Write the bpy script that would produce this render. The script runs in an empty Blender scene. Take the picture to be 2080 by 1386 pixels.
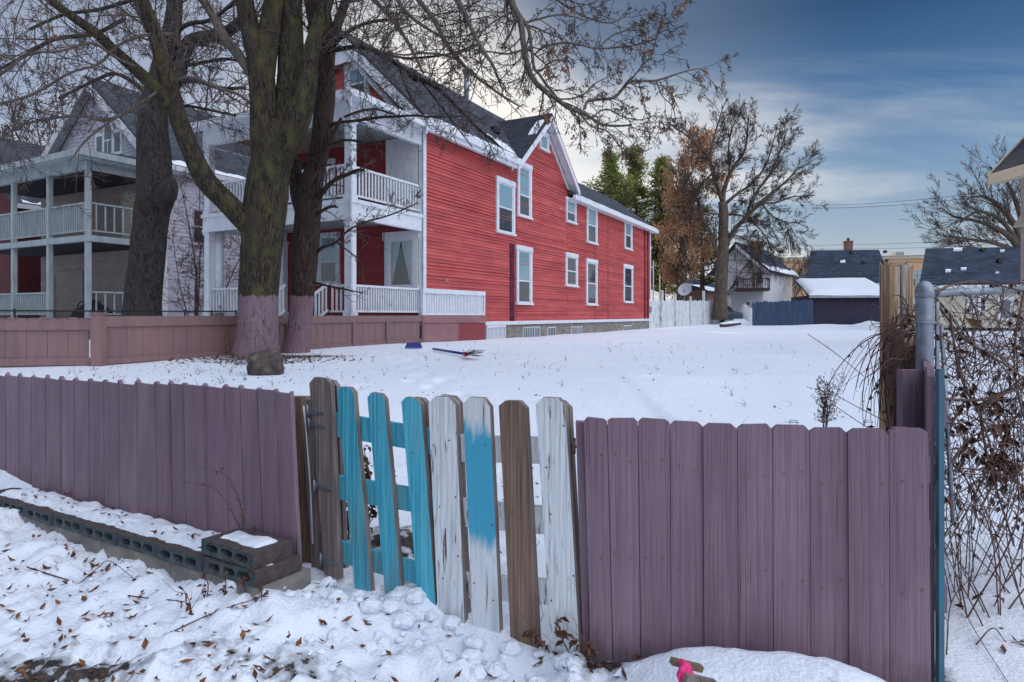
import bpy, math, random
import numpy as np
from mathutils import Vector, noise as mnoise
R = math.radians
rnd = random.Random(11)
S = bpy.context.scene
F, HX, HY, H = 1300.0, 1040.0, 640.0, 1.45      # focal length in photo pixels, principal column, horizon row, eye height
# ---------------- camera
cd = bpy.data.cameras.new('camera'); cam = bpy.data.objects.new('camera', cd); S.collection.objects.link(cam)
cam.location = (0, 0, H); cam.rotation_euler = (R(90), 0, 0)
cd.sensor_width = 36; cd.lens = F/2080*36; cd.shift_y = -(693-HY)/2080; cd.clip_start = .05; cd.clip_end = 3000
S.camera = cam
# ---------------- sun and sky
SUN_AZ, SUN_EL = R(-8), R(13)                     # azimuth from +Y, clockwise seen from above
sl = bpy.data.lights.new('sun', 'SUN'); sun = bpy.data.objects.new('sun', sl); S.collection.objects.link(sun)
sdir = Vector((math.sin(SUN_AZ)*math.cos(SUN_EL), math.cos(SUN_AZ)*math.cos(SUN_EL), math.sin(SUN_EL)))
sun.rotation_euler = sdir.to_track_quat('Z', 'Y').to_euler()
sl.energy = 2.6; sl.angle = R(.6); sl.color = (1, .78, .52)
W = bpy.data.worlds.new('World'); S.world = W; W.use_nodes = True
wt = W.node_tree; wt.nodes.clear()
def N(t, typ, **kw):
    n = t.nodes.new(typ)
    for k, v in kw.items(): setattr(n, k, v)
    return n
def sky():
    t = wt; L = t.links.new
    out = N(t, 'ShaderNodeOutputWorld'); bg = N(t, 'ShaderNodeBackground'); L(bg.outputs[0], out.inputs[0])
    tc = N(t, 'ShaderNodeTexCoord'); nrm = N(t, 'ShaderNodeVectorMath', operation='NORMALIZE'); L(tc.outputs['Generated'], nrm.inputs[0])
    D = nrm.outputs[0]
    def dot(v):
        n = N(t, 'ShaderNodeVectorMath', operation='DOT_PRODUCT'); L(D, n.inputs[0]); n.inputs[1].default_value = v; return n.outputs['Value']
    def mr(x, a, b, c=0, d=1, smooth=True):
        n = N(t, 'ShaderNodeMapRange'); n.interpolation_type = 'SMOOTHSTEP' if smooth else 'LINEAR'
        L(x, n.inputs['Value'])
        for k, v in zip(('From Min', 'From Max', 'To Min', 'To Max'), (a, b, c, d)): n.inputs[k].default_value = v
        return n.outputs['Result']
    def mix(f, a, b, mode='MIX'):
        n = N(t, 'ShaderNodeMix', data_type='RGBA', blend_type=mode)
        if isinstance(f, float): n.inputs[0].default_value = f
        else: L(f, n.inputs[0])
        for s, v in ((6, a), (7, b)):
            if isinstance(v, tuple): n.inputs[s].default_value = (*v, 1)
            else: L(v, n.inputs[s])
        return n.outputs[2]
    def mul(a, b):
        n = N(t, 'ShaderNodeMath', operation='MULTIPLY')
        for i, v in enumerate((a, b)):
            if isinstance(v, float): n.inputs[i].default_value = v
            else: L(v, n.inputs[i])
        return n.outputs[0]
    z = dot((0, 0, 1))
    ramp = N(t, 'ShaderNodeValToRGB'); L(z, ramp.inputs[0]); e = ramp.color_ramp.elements
    e[0].position = 0; e[0].color = (.50, .53, .54, 1); e[1].position = 1; e[1].color = (.022, .055, .14, 1)
    for p, c in ((.06, (.46, .52, .57)), (.13, (.30, .41, .53)), (.2, (.19, .31, .47)), (.29, (.074, .175, .345)), (.40, (.028, .082, .185))):
        x = e.new(p); x.color = (*c, 1)
    col = ramp.outputs[0]
    # clear sky gets deeper away from the sun side
    side = mr(dot((.62, .78, 0)), .82, 1.0, 0, .0)
    # thin cirrus: noise on the cloud plane
    sep = N(t, 'ShaderNodeSeparateXYZ'); L(D, sep.inputs[0])
    zz = N(t, 'ShaderNodeMath', operation='ADD'); L(sep.outputs[2], zz.inputs[0]); zz.inputs[1].default_value = .09
    def div(a):
        n = N(t, 'ShaderNodeMath', operation='DIVIDE'); L(a, n.inputs[0]); L(zz.outputs[0], n.inputs[1]); return n.outputs[0]
    cv = N(t, 'ShaderNodeCombineXYZ'); L(div(sep.outputs[0]), cv.inputs[0]); L(div(sep.outputs[1]), cv.inputs[1])
    mp = N(t, 'ShaderNodeMapping'); L(cv.outputs[0], mp.inputs[0]); mp.inputs['Rotation'].default_value = (0, 0, R(-28)); mp.inputs['Scale'].default_value = (.33, 1.0, 1)
    n1 = N(t, 'ShaderNodeTexNoise'); L(mp.outputs[0], n1.inputs['Vector']); n1.inputs['Scale'].default_value = 1.05; n1.inputs['Detail'].default_value = 9; n1.inputs['Roughness'].default_value = .56; n1.inputs['Distortion'].default_value = .5
    cl = mr(n1.outputs[0], .43, .68)
    cfade = mr(z, .0, .50, 1.0, .34)
    ccol = mix(mr(dot(tuple(sdir)), .72, .99), (.46, .53, .62), (.98, .93, .84))
    col = mix(mul(cl, cfade), col, ccol)
    # broad glow round the low sun
    g = mr(dot(tuple(sdir)), .80, .995)
    gn = mr(n1.outputs[0], .38, .60, .35, 1.0)
    col = mix(mul(mul(mul(g, .95), gn), mr(z, .10, .46, 1, .40)), col, (.84, .86, .88))
    col = mix(mul(mr(dot((-.60, .80, .05)), .62, 1.0), .62), col, (.42, .47, .60))
    g2 = mr(dot(tuple(sdir)), .955, 1.0)
    col = mix(mul(g2, .75), col, (1.12, 1.06, .94))
    # unseen sky overhead and behind the viewer, brightened as fill for shaded surfaces
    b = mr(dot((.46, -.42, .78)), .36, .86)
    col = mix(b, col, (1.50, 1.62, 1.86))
    # nothing below the horizon
    col = mix(mr(z, -.08, -.01), (.25, .27, .32), col)
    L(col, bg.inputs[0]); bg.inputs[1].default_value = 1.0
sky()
S.view_settings.view_transform = 'Standard'; S.view_settings.look = 'None'; S.view_settings.exposure = .12; S.view_settings.gamma = 1

# ---------------- helpers: picture measurement -> world
def P(px, py, d): return Vector(((px-HX)/F*d, d, H-(py-HY)/F*d))
U = Vector((.474, .8805)); V = Vector((-.8805, .474))       # street grid: along the lot, along the street
class Pl:                                                    # a vertical plane: s along t, o out along n
    def __init__(s, ox, oy, tx, ty, flip=False):
        l = math.hypot(tx, ty); s.o = (ox, oy); s.t = (tx/l, ty/l); s.n = (ty/l, -tx/l)
        if flip: s.n = (-s.n[0], -s.n[1])
    def pt(s, a, o, z): return Vector((s.o[0]+s.t[0]*a+s.n[0]*o, s.o[1]+s.t[1]*a+s.n[1]*o, z))
    def S(s, px, o=0):
        k = (px-HX)/F; ox = s.o[0]+s.n[0]*o; oy = s.o[1]+s.n[1]*o
        return (k*oy-ox)/(s.t[0]-k*s.t[1])
    def Z(s, px, py, o=0):
        q = s.pt(s.S(px, o), o, 0); return H-(py-HY)/F*q.y
def PlP(p1, d1, p2, d2, flip=False):
    a = P(p1, 640, d1); b = P(p2, 640, d2); return Pl(a.x, a.y, b.x-a.x, b.y-a.y, flip)

# value noise
def vn(x, y, seed=0):
    xi = np.floor(x); yi = np.floor(y); fx = x-xi; fy = y-yi
    fx = fx*fx*(3-2*fx); fy = fy*fy*(3-2*fy)
    def h(a, b):
        v = np.sin(a*127.1+b*311.7+seed*74.7)*43758.5453; return v-np.floor(v)
    return (h(xi, yi)*(1-fx)+h(xi+1, yi)*fx)*(1-fy)+(h(xi, yi+1)*(1-fx)+h(xi+1, yi+1)*fx)*fy
def fbm(x, y, o=4, seed=0):
    r = 0; a = .5
    for i in range(o): r = r+a*(vn(x, y, seed+i)-.5); x = x*2.03+13.1; y = y*2.03+7.7; a *= .5
    return r
FX = [-9, -4.03, -1.04, -.93, .245, 1.46, 1.50, 12]; FY = [8.4, 5.04, 3.0, 3.12, 2.45, 2.22, 2.0, -6]
def fence_y(x): return np.interp(x, FX, FY)
def sst(a, b, x):
    t = np.clip((x-a)/(b-a), 0, 1); return t*t*(3-2*t)
def ground(x, y, fine=True):
    x = np.asarray(x, float); y = np.asarray(y, float)
    fy = fence_y(x)
    zf = np.interp(x, [-9, -3.5, -2.66, -1.85, -1.1, -.7, 0, .3, .6, 3], [.13, .125, .10, .145, .20, .15, .03, .045, .1, .15])
    zf = zf-.03*np.clip(fy-y, 0, 4)
    m = np.exp(-(np.abs(x-.8)/.50)**3.2)*np.exp(-(np.clip(2.2-y, 0, 5)/.55)**2)
    zf = zf+.2*m
    zi = .14+.05*sst(2.5, 4, y)+.40*sst(3.4, 9.5, y)+.03*sst(9, 14, y)-.08*sst(16, 26, y)+.26*sst(36, 60, y)
    zi = zi+.35*sst(62, 200, y)
    fr = sst(.0, .16, fy-y)                           # 1 in front of the fence
    rt = sst(1.42, 1.62, x)
    zr = .13+.07*(np.clip(y, 0, 9)-2)
    z = np.where(y > 9, zi, zi*(1-fr)+zf*fr)
    z = z*(1-rt*(y < 9))+np.minimum(zr, zi+.12)*rt*(y < 9)
    near = 1-sst(7, 16, np.hypot(x, y))
    hump = .05*fbm(x*.55, y*.55, 3, 3)*(y > 3)
    z = z+hump
    if fine:
        lump = np.clip(fbm(x*5.2, y*5.2, 4, 9)+.04, 0, 1)
        pile = np.clip(fbm(x*2.1+4, y*2.1, 2, 21)+.1, 0, 1)
        cl = sst(-1.6, -.6, x)*(1-sst(.25, .7, x))
        z = z+near*fr*(1-rt)*(1-.8*m)*(.20*lump**.8*(.6+.6*cl)*(1-.75*np.exp(-((x-.05)/.35)**2)*np.exp(-((fy-y)/.3)**2))+.05*pile*cl+.17*np.abs(fbm(x*6.5, y*6.5, 3, 31))+.10*np.abs(fbm(x*14, y*14, 2, 33))+.03*fbm(x*15, y*15, 2, 4))
        gate = np.exp(-((x+.35)/.7)**2)*np.exp(-((y-3.3)/.7)**2)
        z = z+near*(1-fr)*(1-rt)*gate*.30*np.clip(fbm(x*6, y*6, 3, 5)+.1, 0, 1)
        z = z+near*(1-fr*(1-rt))*(.035*fbm(x*2.2, y*2.2, 3, 7)+.008*fbm(x*12, y*12, 2, 8))
        far = (1-near)*(.03*fbm(x*.9, y*.9, 3, 17)); z = z+far
        for (px_, py_) in STEPS: z = z-.035*np.exp(-(((x-px_)/.11)**2+((y-py_)/.17)**2)**2)*(y > 3)
    return z
STEPS = []
for i in range(26): STEPS += [(-2.2+i*.36+.12*(-1)**i, 7.4+i*.62+.1*math.sin(i*1.7))]
for i in range(18): STEPS += [(.2-.16*i+.13*(-1)**i, 4.3+i*.55)]
def gz(x, y): return float(ground(x, y))
def PG(px, py, lo=1.2, hi=120):                       # where the sight line through a pixel meets the ground
    d = lo
    while d < hi:
        q = P(px, py, d)
        if q.z <= gz(q.x, q.y): return q
        d *= 1.01
    return P(px, py, hi)

# ---------------- mesh builder
class MB:
    def __init__(s): s.v = []; s.f = []; s.m = []; s.cur = 0; s.sm = []
    def face(s, *pts, smooth=False):
        i = len(s.v); s.v += [tuple(p) for p in pts]; s.f.append(tuple(range(i, i+len(pts)))); s.m.append(s.cur); s.sm.append(smooth); return s
    def hexa(s, a, b):                                # a: 4 pts, b: 4 pts opposite
        i = len(s.v); s.v += [tuple(p) for p in a]+[tuple(p) for p in b]
        for q in ((0, 3, 2, 1), (4, 5, 6, 7), (0, 1, 5, 4), (1, 2, 6, 5), (2, 3, 7, 6), (3, 0, 4, 7)):
            s.f.append(tuple(i+k for k in q)); s.m.append(s.cur); s.sm.append(False)
        return s
    def box(s, x0, x1, y0, y1, z0, z1):
        return s.hexa([(x0, y0, z0), (x1, y0, z0), (x1, y1, z0), (x0, y1, z0)], [(x0, y0, z1), (x1, y0, z1), (x1, y1, z1), (x0, y1, z1)])
    def pbox(s, pl, a0, a1, z0, z1, o0, o1):
        q = [pl.pt(a0, o0, z0), pl.pt(a1, o0, z0), pl.pt(a1, o1, z0), pl.pt(a0, o1, z0)]
        return s.hexa(q, [Vector((p.x, p.y, z1)) for p in q])
    def prism(s, pts, off):                           # polygon pts swept by vector off
        n = len(pts); i = len(s.v); off = Vector(off)
        s.v += [tuple(p) for p in pts]+[tuple(Vector(p)+off) for p in pts]
        s.f.append(tuple(range(i, i+n))); s.f.append(tuple(range(i+2*n-1, i+n-1, -1)))
        for k in range(n): s.f.append((i+k, i+n+k, i+n+(k+1) % n, i+(k+1) % n))
        s.m += [s.cur]*(n+2); s.sm += [False]*(n+2); return s
    def bar(s, a, b, w, h=None):
        a = Vector(a); b = Vector(b); h = h or w; d = (b-a).normalized()
        up = Vector((0, 0, 1)) if abs(d.z) < .95 else Vector((U.x, U.y, 0))
        x = d.cross(up).normalized()*(w/2); y = x.cross(d).normalized()*(h/2)
        return s.hexa([a-x-y, a+x-y, a+x+y, a-x+y], [b-x-y, b+x-y, b+x+y, b-x+y])
    def tube(s, pts, rad, n=6, cap=True, wob=0, seed=0):
        pts = [Vector(p) for p in pts]
        if not isinstance(rad, (list, tuple)): rad = [rad]*len(pts)
        i0 = len(s.v); up = None; m = len(pts)
        for k, p in enumerate(pts):
            d = (pts[min(k+1, m-1)]-pts[max(k-1, 0)])
            d = d.normalized() if d.length > 1e-9 else Vector((0, 0, 1))
            if up is None: up = d.cross(Vector((.31, .2, .93)) if abs(d.z) < .9 else Vector((1, 0, 0))).normalized()
            x = (up-d*up.dot(d)); x = x.normalized() if x.length > 1e-6 else d.orthogonal().normalized(); up = x; y = d.cross(x)
            for j in range(n):
                a = 2*math.pi*j/n; r = rad[k]
                if wob: r *= 1+wob*mnoise.noise(Vector((math.cos(a)*1.6+seed, math.sin(a)*1.6, p.z*.9)))+wob*.5*mnoise.noise(Vector((math.cos(a)*5+seed, math.sin(a)*5, p.z*2.2)))
                q = p+x*(math.cos(a)*r)+y*(math.sin(a)*r); s.v.append((q.x, q.y, q.z))
        for k in range(m-1):
            for j in range(n):
                a = i0+k*n+j; b = i0+k*n+(j+1) % n; s.f.append((a, b, b+n, a+n)); s.m.append(s.cur); s.sm.append(n > 3)
        if cap:
            s.f.append(tuple(i0+j for j in range(n))[::-1]); s.f.append(tuple(i0+(m-1)*n+j for j in range(n))); s.m += [s.cur]*2; s.sm += [False]*2
        return s
    def rows(s, pl, poly, z0, z1, h=.11, lap=.022, o=0, vary=0):      # lapped clapboards filling a convex (s,z) outline
        def ext(z):
            xs = []
            n = len(poly)
            for k in range(n):
                (a, za), (b, zb) = poly[k], poly[(k+1) % n]
                if abs(za-zb) < 1e-9:
                    if abs(z-za) < 1e-6: xs += [a, b]
                elif min(za, zb)-1e-6 <= z <= max(za, zb)+1e-6: xs.append(a+(b-a)*(z-za)/(zb-za))
            return (min(xs), max(xs)) if xs else None
        z = z0
        while z < z1-.003:
            zt = min(z+h, z1); e0 = ext(z); e1 = ext(zt-.0005)
            if e0 and e1:
                lp = lap*(1+vary*rnd.uniform(-1, 1))
                a, b, c, d = pl.pt(e0[0], o+lp, z), pl.pt(e0[1], o+lp, z), pl.pt(e1[1], o+.002, zt), pl.pt(e1[0], o+.002, zt)
                s.face(a, b, c, d); s.face(pl.pt(e0[0], o, z), pl.pt(e0[1], o, z), b, a)
                s.face(pl.pt(e0[0], o-.02, z), a, d, pl.pt(e1[0], o-.02, zt)); s.face(pl.pt(e0[1], o-.02, z), b, c, pl.pt(e1[1], o-.02, zt))
            z = zt
        return s
    def leafquad(s, p, a, b, bend=.3):
        # folded two-triangle-pair leaf: a = length vector, b = width vector
        n = a.cross(b); n = n.normalized()*a.length*bend if n.length > 1e-12 else Vector((0, 0, 0))
        s.face(p, p+a*.5+b, p+a+n*.4, p+a*.5-n*.5); s.face(p, p+a*.5-n*.5, p+a+n*.4, p+a*.5-b); return s
    def build(s, name, mats, parent=None, loc=None, label=None, cat=None, group=None, kind=None):
        me = bpy.data.meshes.new(name); o = bpy.data.objects.new(name, me); S.collection.objects.link(o)
        if parent is not None:
            o.parent = parent; off = root_loc(parent)
        else:
            if loc is None:
                a = np.array(s.v); loc = ((a[:, 0].min()+a[:, 0].max())/2, (a[:, 1].min()+a[:, 1].max())/2, a[:, 2].min())
            off = Vector(loc); o.location = off
        vv = np.array(s.v, dtype=np.float32)-np.array(off, dtype=np.float32)
        me.from_pydata(vv.tolist(), [], s.f)
        if not isinstance(mats, (list, tuple)): mats = [mats]
        for m in mats: me.materials.append(m)
        me.polygons.foreach_set('material_index', s.m); me.polygons.foreach_set('use_smooth', s.sm); me.update()
        tag(o, label, cat, group, kind); return o
def root_loc(o):
    while o.parent: o = o.parent
    return o.location.copy()
def tag(o, label=None, cat=None, group=None, kind=None):
    for k, v in (('label', label), ('category', cat), ('group', group), ('kind', kind)):
        if v: o[k] = v
    return o
def thing(name, loc, label, cat, group=None):
    o = bpy.data.objects.new(name, None); S.collection.objects.link(o); o.location = loc; o.empty_display_size = .2
    return tag(o, label, cat, group)

# ---------------- materials
def mat(name, c1, c2=None, scale=(8, 8, 8), rough=.7, bump=0, bscale=None, detail=5, lo=.35, hi=.65, spec=.3, metal=0, c3=None, s3=(1, 1, 1), lo3=.55, hi3=.62, rot=0, island=0, bdist=.02, objr=0, splash=None, crack=0):
    """two-tone noise material; c3 = a third colour in patches (stains, bare wood, flaking)"""
    m = bpy.data.materials.new(name); m.use_nodes = True; t = m.node_tree; L = t.links.new
    b = t.nodes['Principled BSDF']; b.inputs['Roughness'].default_value = rough; b.inputs['Metallic'].default_value = metal
    b.inputs['Specular IOR Level'].default_value = spec
    tc = N(t, 'ShaderNodeTexCoord'); vec = tc.outputs['Object']
    if rot:
        mr_ = N(t, 'ShaderNodeMapping'); L(vec, mr_.inputs[0]); mr_.inputs['Rotation'].default_value = (0, 0, rot); vec = mr_.outputs[0]
    def nz(sc, det=detail):
        mp = N(t, 'ShaderNodeMapping'); L(vec, mp.inputs[0]); mp.inputs['Scale'].default_value = sc
        n = N(t, 'ShaderNodeTexNoise'); L(mp.outputs[0], n.inputs['Vector']); n.inputs['Scale'].default_value = 1; n.inputs['Detail'].default_value = det; return n.outputs[0]
    def mrr(x, a, c):
        n = N(t, 'ShaderNodeMapRange'); L(x, n.inputs[0]); n.inputs[1].default_value = a; n.inputs[2].default_value = c; return n.outputs[0]
    def mix(f, a, c):
        n = N(t, 'ShaderNodeMix', data_type='RGBA'); L(f, n.inputs[0])
        for s, v in ((6, a), (7, c)):
            if isinstance(v, tuple): n.inputs[s].default_value = (*v, 1)
            else: L(v, n.inputs[s])
        return n.outputs[2]
    col = None
    if c2:
        col = mix(mrr(nz(scale), lo, hi), c1, c2)
    if c3: col = mix(mrr(nz(s3, 8), lo3, hi3), col or c1, c3)
    if island:
        gi = N(t, 'ShaderNodeNewGeometry'); hs = N(t, 'ShaderNodeHueSaturation')
        n = N(t, 'ShaderNodeMapRange'); L(gi.outputs['Random Per Island'], n.inputs[0]); n.inputs[3].default_value = 1-island; n.inputs[4].default_value = 1+island
        L(n.outputs[0], hs.inputs['Value'])
        if col: L(col, hs.inputs['Color'])
        else: hs.inputs['Color'].default_value = (*c1, 1)
        col = hs.outputs[0]
    if crack:                                          # fine upright checks in the wood
        col = mix(mrr(nz((150, 150, 2.2), 3), .70, .73), col or c1, tuple(x*.25 for x in c1))
    if splash:                                         # dirt thrown up from the ground
        sp = N(t, 'ShaderNodeSeparateXYZ'); L(tc.outputs['Object'], sp.inputs[0])
        ad = N(t, 'ShaderNodeMath', operation='MULTIPLY_ADD'); L(nz((12, 12, 7), 8), ad.inputs[0]); ad.inputs[1].default_value = -.45; L(sp.outputs[2], ad.inputs[2])
        f = mrr(ad.outputs[0], splash[0], splash[0]-.16); m2 = N(t, 'ShaderNodeMath', operation='MULTIPLY'); L(f, m2.inputs[0]); m2.inputs[1].default_value = .75; col = mix(m2.outputs[0], col or c1, splash[1])
    if objr:
        oi = N(t, 'ShaderNodeObjectInfo'); hs = N(t, 'ShaderNodeHueSaturation'); n = N(t, 'ShaderNodeMapRange'); L(oi.outputs['Random'], n.inputs[0]); n.inputs[3].default_value = 1-objr; n.inputs[4].default_value = 1+objr; L(n.outputs[0], hs.inputs['Value']); L(col, hs.inputs['Color']); col = hs.outputs[0]
    if col: L(col, b.inputs['Base Color'])
    else: b.inputs['Base Color'].default_value = (*c1, 1)
    if bump:
        bp = N(t, 'ShaderNodeBump'); bp.inputs['Strength'].default_value = bump; bp.inputs['Distance'].default_value = bdist
        L(nz(bscale or scale), bp.inputs['Height']); L(bp.outputs[0], b.inputs['Normal'])
    m['_'] = 1
    return m
def nodes_of(m): return m.node_tree, m.node_tree.nodes['Principled BSDF'], m.node_tree.links.new
def shingle(name, c, rot):                            # rows follow the slope, bricks along the eave
    m = bpy.data.materials.new(name); m.use_nodes = True; t, b, L = nodes_of(m)
    tc = N(t, 'ShaderNodeTexCoord'); mp = N(t, 'ShaderNodeMapping'); L(tc.outputs['Object'], mp.inputs[0]); mp.inputs['Rotation'].default_value = (0, 0, rot)
    sp = N(t, 'ShaderNodeSeparateXYZ'); L(mp.outputs[0], sp.inputs[0]); cb = N(t, 'ShaderNodeCombineXYZ'); L(sp.outputs[0], cb.inputs[0]); L(sp.outputs[2], cb.inputs[1])
    br = N(t, 'ShaderNodeTexBrick'); L(cb.outputs[0], br.inputs['Vector']); br.inputs['Scale'].default_value = 1
    br.inputs['Brick Width'].default_value = .28; br.inputs['Row Height'].default_value = .1; br.inputs['Mortar Size'].default_value = .008; br.inputs['Bias'].default_value = -.2
    br.inputs['Color1'].default_value = (*c, 1); br.inputs['Color2'].default_value = (*[x*1.7 for x in c], 1); br.inputs['Mortar'].default_value = (*[x*.45 for x in c], 1)
    nz = N(t, 'ShaderNodeTexNoise'); L(tc.outputs['Object'], nz.inputs['Vector']); nz.inputs['Scale'].default_value = 1.3; nz.inputs['Detail'].default_value = 6
    mx = N(t, 'ShaderNodeMix', data_type='RGBA', blend_type='OVERLAY'); mx.inputs[0].default_value = .7; L(br.outputs[0], mx.inputs[6]); L(nz.outputs[0], mx.inputs[7])
    L(mx.outputs[2], b.inputs['Base Color']); b.inputs['Roughness'].default_value = .85; b.inputs['Specular IOR Level'].default_value = .2
    bp = N(t, 'ShaderNodeBump'); bp.inputs['Strength'].default_value = .5; bp.inputs['Distance'].default_value = .02; L(br.outputs['Fac'], bp.inputs['Height']); bp.invert = True; L(bp.outputs[0], b.inputs['Normal'])
    return m
AU = -math.atan2(U.y, U.x); AV = -math.atan2(V.y, V.x)
M = {}
GR = (26, 26, 1.6)                                     # upright wood grain
M['mauve'] = mat('mauve_paint', (.205, .132, .170), (.165, .105, .138), GR, .6, .6, (70, 70, 2.2), c3=(.26, .18, .215), s3=(5, 5, 1.6), lo3=.48, hi3=.8, objr=.09, splash=(-.02, (.085, .062, .066)), crack=1)
M['mauve2'] = mat('mauve_paint_worn', (.235, .140, .142), (.19, .118, .125), (9, 9, 1.2), .7, .3, (40, 40, 2), c3=(.28, .155, .14), s3=(1.1, 1.1, .8), lo3=.5, hi3=.8)
M['pinkpaint'] = mat('faded_pink_paint', (.31, .155, .165), (.25, .12, .13), (2, 2, 4), .7, .2)
M['redpatch'] = mat('red_patch_paint', (.28, .055, .06), (.22, .05, .055), (3, 3, 3), .7, .2)
M['blue'] = mat('turquoise_paint', (.095, .46, .58), (.05, .33, .46), (26, 26, 2.4), .55, .8, (60, 60, 2), c3=(.16, .30, .34), s3=(9, 9, 2.0), lo3=.47, hi3=.72, objr=.10, crack=1)
M['white_peel'] = mat('peeling_white_paint', (.70, .72, .74), (.44, .45, .46), (18, 18, 3.2), .6, .8, (60, 60, 3), lo=.52, hi=.80, c3=(.13, .11, .10), s3=(55, 55, 7.0), lo3=.60, hi3=.68, crack=1, splash=(-.12, (.20, .18, .17)))
M['bare'] = mat('bare_brown_board', (.27, .18, .13), (.13, .085, .065), (60, 60, 2.2), .8, .8, (80, 80, 2), c3=(.26, .17, .13), s3=(12, 12, 2), lo3=.5, hi3=.75)
M['weathered'] = mat('weathered_grey_wood', (.26, .21, .19), (.12, .10, .095), (34, 34, 1.6), .85, .8, (80, 80, 2), c3=(.26, .21, .21), s3=(9, 9, 2), lo3=.5, hi3=.7)
M['postwood'] = mat('weathered_tan_post', (.55, .37, .22), (.24, .14, .08), (60, 60, 2.2), .85, 1, (60, 60, 1.6), c3=(.40, .38, .36), s3=(14, 14, .8), lo3=.50, hi3=.58)
M['metal'] = mat('galvanised_steel', (.30, .33, .38), (.20, .22, .26), (20, 20, 20), .45, .1, metal=.65)
M['rusty'] = mat('rusty_metal', (.16, .10, .08), (.08, .06, .06), (60, 60, 60), .8, .3)
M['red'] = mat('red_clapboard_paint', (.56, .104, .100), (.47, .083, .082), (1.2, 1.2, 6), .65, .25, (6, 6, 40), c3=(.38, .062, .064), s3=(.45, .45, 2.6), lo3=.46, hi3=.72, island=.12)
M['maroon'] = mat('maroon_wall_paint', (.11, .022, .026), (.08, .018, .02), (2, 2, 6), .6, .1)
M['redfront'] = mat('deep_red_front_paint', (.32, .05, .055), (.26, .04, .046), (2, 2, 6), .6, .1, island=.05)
M['redshade'] = mat('dark_red_paint', (.25, .035, .042), (.19, .028, .034), (2, 2, 6), .6, .1)
M['white'] = mat('white_trim_paint', (.72, .74, .79), (.62, .64, .69), (5, 5, 5), .55, .1, c3=(.42, .42, .43), s3=(3, 3, 6), lo3=.64, hi3=.76)
M['whiteold'] = mat('old_white_paint', (.66, .68, .70), (.50, .52, .55), (6, 6, 1.5), .7, .3, c3=(.30, .29, .27), s3=(8, 8, 2), lo3=.58, hi3=.68)
M['flake'] = mat('bare_flaked_wood', (.50, .36, .26), (.62, .50, .42), (20, 20, 20), .8)
M['cinder'] = mat('dark_cinder_face', (.035, .055, .065), (.075, .095, .10), (40, 40, 40), .9, .5, c3=(.10, .12, .12), s3=(12, 12, 12), lo3=.55, hi3=.7)
M['cindertop'] = mat('brown_cinder_top', (.10, .075, .075), (.065, .05, .05), (30, 30, 30), .9, .6)
M['conc'] = mat('stained_concrete', (.27, .245, .215), (.14, .13, .125), (5, 5, 9), .9, .3, c3=(.36, .31, .25), s3=(3, 3, 3), lo3=.5, hi3=.8)
M['rock'] = mat('boulder_stone', (.10, .075, .07), (.04, .033, .03), (9, 9, 9), .9, .8, (14, 14, 14), c3=(.18, .15, .13), s3=(5, 5, 5), lo3=.55, hi3=.7)
M['hole'] = mat('dark_void', (.006, .006, .008))
M['shU'] = shingle('grey_asphalt_shingles', (.050, .055, .070), AU)
M['shV'] = shingle('dark_asphalt_shingles', (.030, .036, .052), AV)
M['shF'] = shingle('navy_asphalt_shingles', (.030, .042, .068), 0)
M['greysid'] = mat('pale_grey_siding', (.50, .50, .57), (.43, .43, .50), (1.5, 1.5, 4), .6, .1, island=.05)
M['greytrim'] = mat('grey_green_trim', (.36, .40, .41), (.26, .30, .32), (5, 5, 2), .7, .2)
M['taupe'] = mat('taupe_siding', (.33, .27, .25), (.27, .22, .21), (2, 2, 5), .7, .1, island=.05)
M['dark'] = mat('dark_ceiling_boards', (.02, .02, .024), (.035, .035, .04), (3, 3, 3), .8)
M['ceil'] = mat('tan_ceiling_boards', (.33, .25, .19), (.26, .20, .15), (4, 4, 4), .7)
M['floorw'] = mat('porch_floor_boards', (.22, .19, .18), (.14, .12, .12), (4, 4, 4), .8)
M['brickc'] = mat('chimney_brick', (.26, .13, .10), (.16, .09, .075), (9, 9, 18), .85, .3)
M['tanbrick'] = mat('tan_brick', (.55, .34, .20), (.46, .28, .17), (3, 3, 5), .8)
M['navy'] = mat('navy_wall_paint', (.030, .034, .065), (.055, .035, .055), (1.5, 1.5, 3), .75, .3, (6, 6, 30), c3=(.02, .03, .07), s3=(1, 1, 1), lo3=.5, hi3=.7)
M['navyf'] = mat('blue_grey_fence_paint', (.045, .075, .14), (.03, .045, .09), (7, 7, 1), .75, .3)
M['brownf'] = mat('brown_fence_stain', (.10, .065, .06), (.07, .05, .045), (7, 7, 1), .8, .3)
M['cream'] = mat('cream_wall_paint', (.55, .50, .38), (.48, .43, .33), (3, 3, 3), .7)
M['curtain'] = mat('white_curtain', (.50, .56, .60), (.30, .36, .40), (22, 22, 1), .8, .5, (22, 22, 1))
M['shade'] = mat('window_blind', (.42, .55, .60), (.34, .46, .52), (1, 1, 30), .6)
M['blk'] = mat('black_metal', (.02, .02, .022), rough=.5)
M['wire'] = mat('black_wire', (.03, .03, .035), rough=.6)
M['pink'] = mat('pink_ribbon', (.85, .05, .25), (.6, .02, .14), (60, 60, 60), .5)
M['plastic_blue'] = mat('blue_plastic', (.02, .035, .20), rough=.4)
M['needle'] = mat('broom_bristles', (.10, .11, .05), (.06, .06, .03), (30, 30, 30), .8)
M['dish'] = mat('grey_dish', (.45, .47, .52), rough=.5)
M['car'] = mat('blue_grey_car_paint', (.05, .08, .11), rough=.25, spec=.6)
M['rubber'] = mat('black_rubber', (.015, .015, .016), rough=.8)
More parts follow.
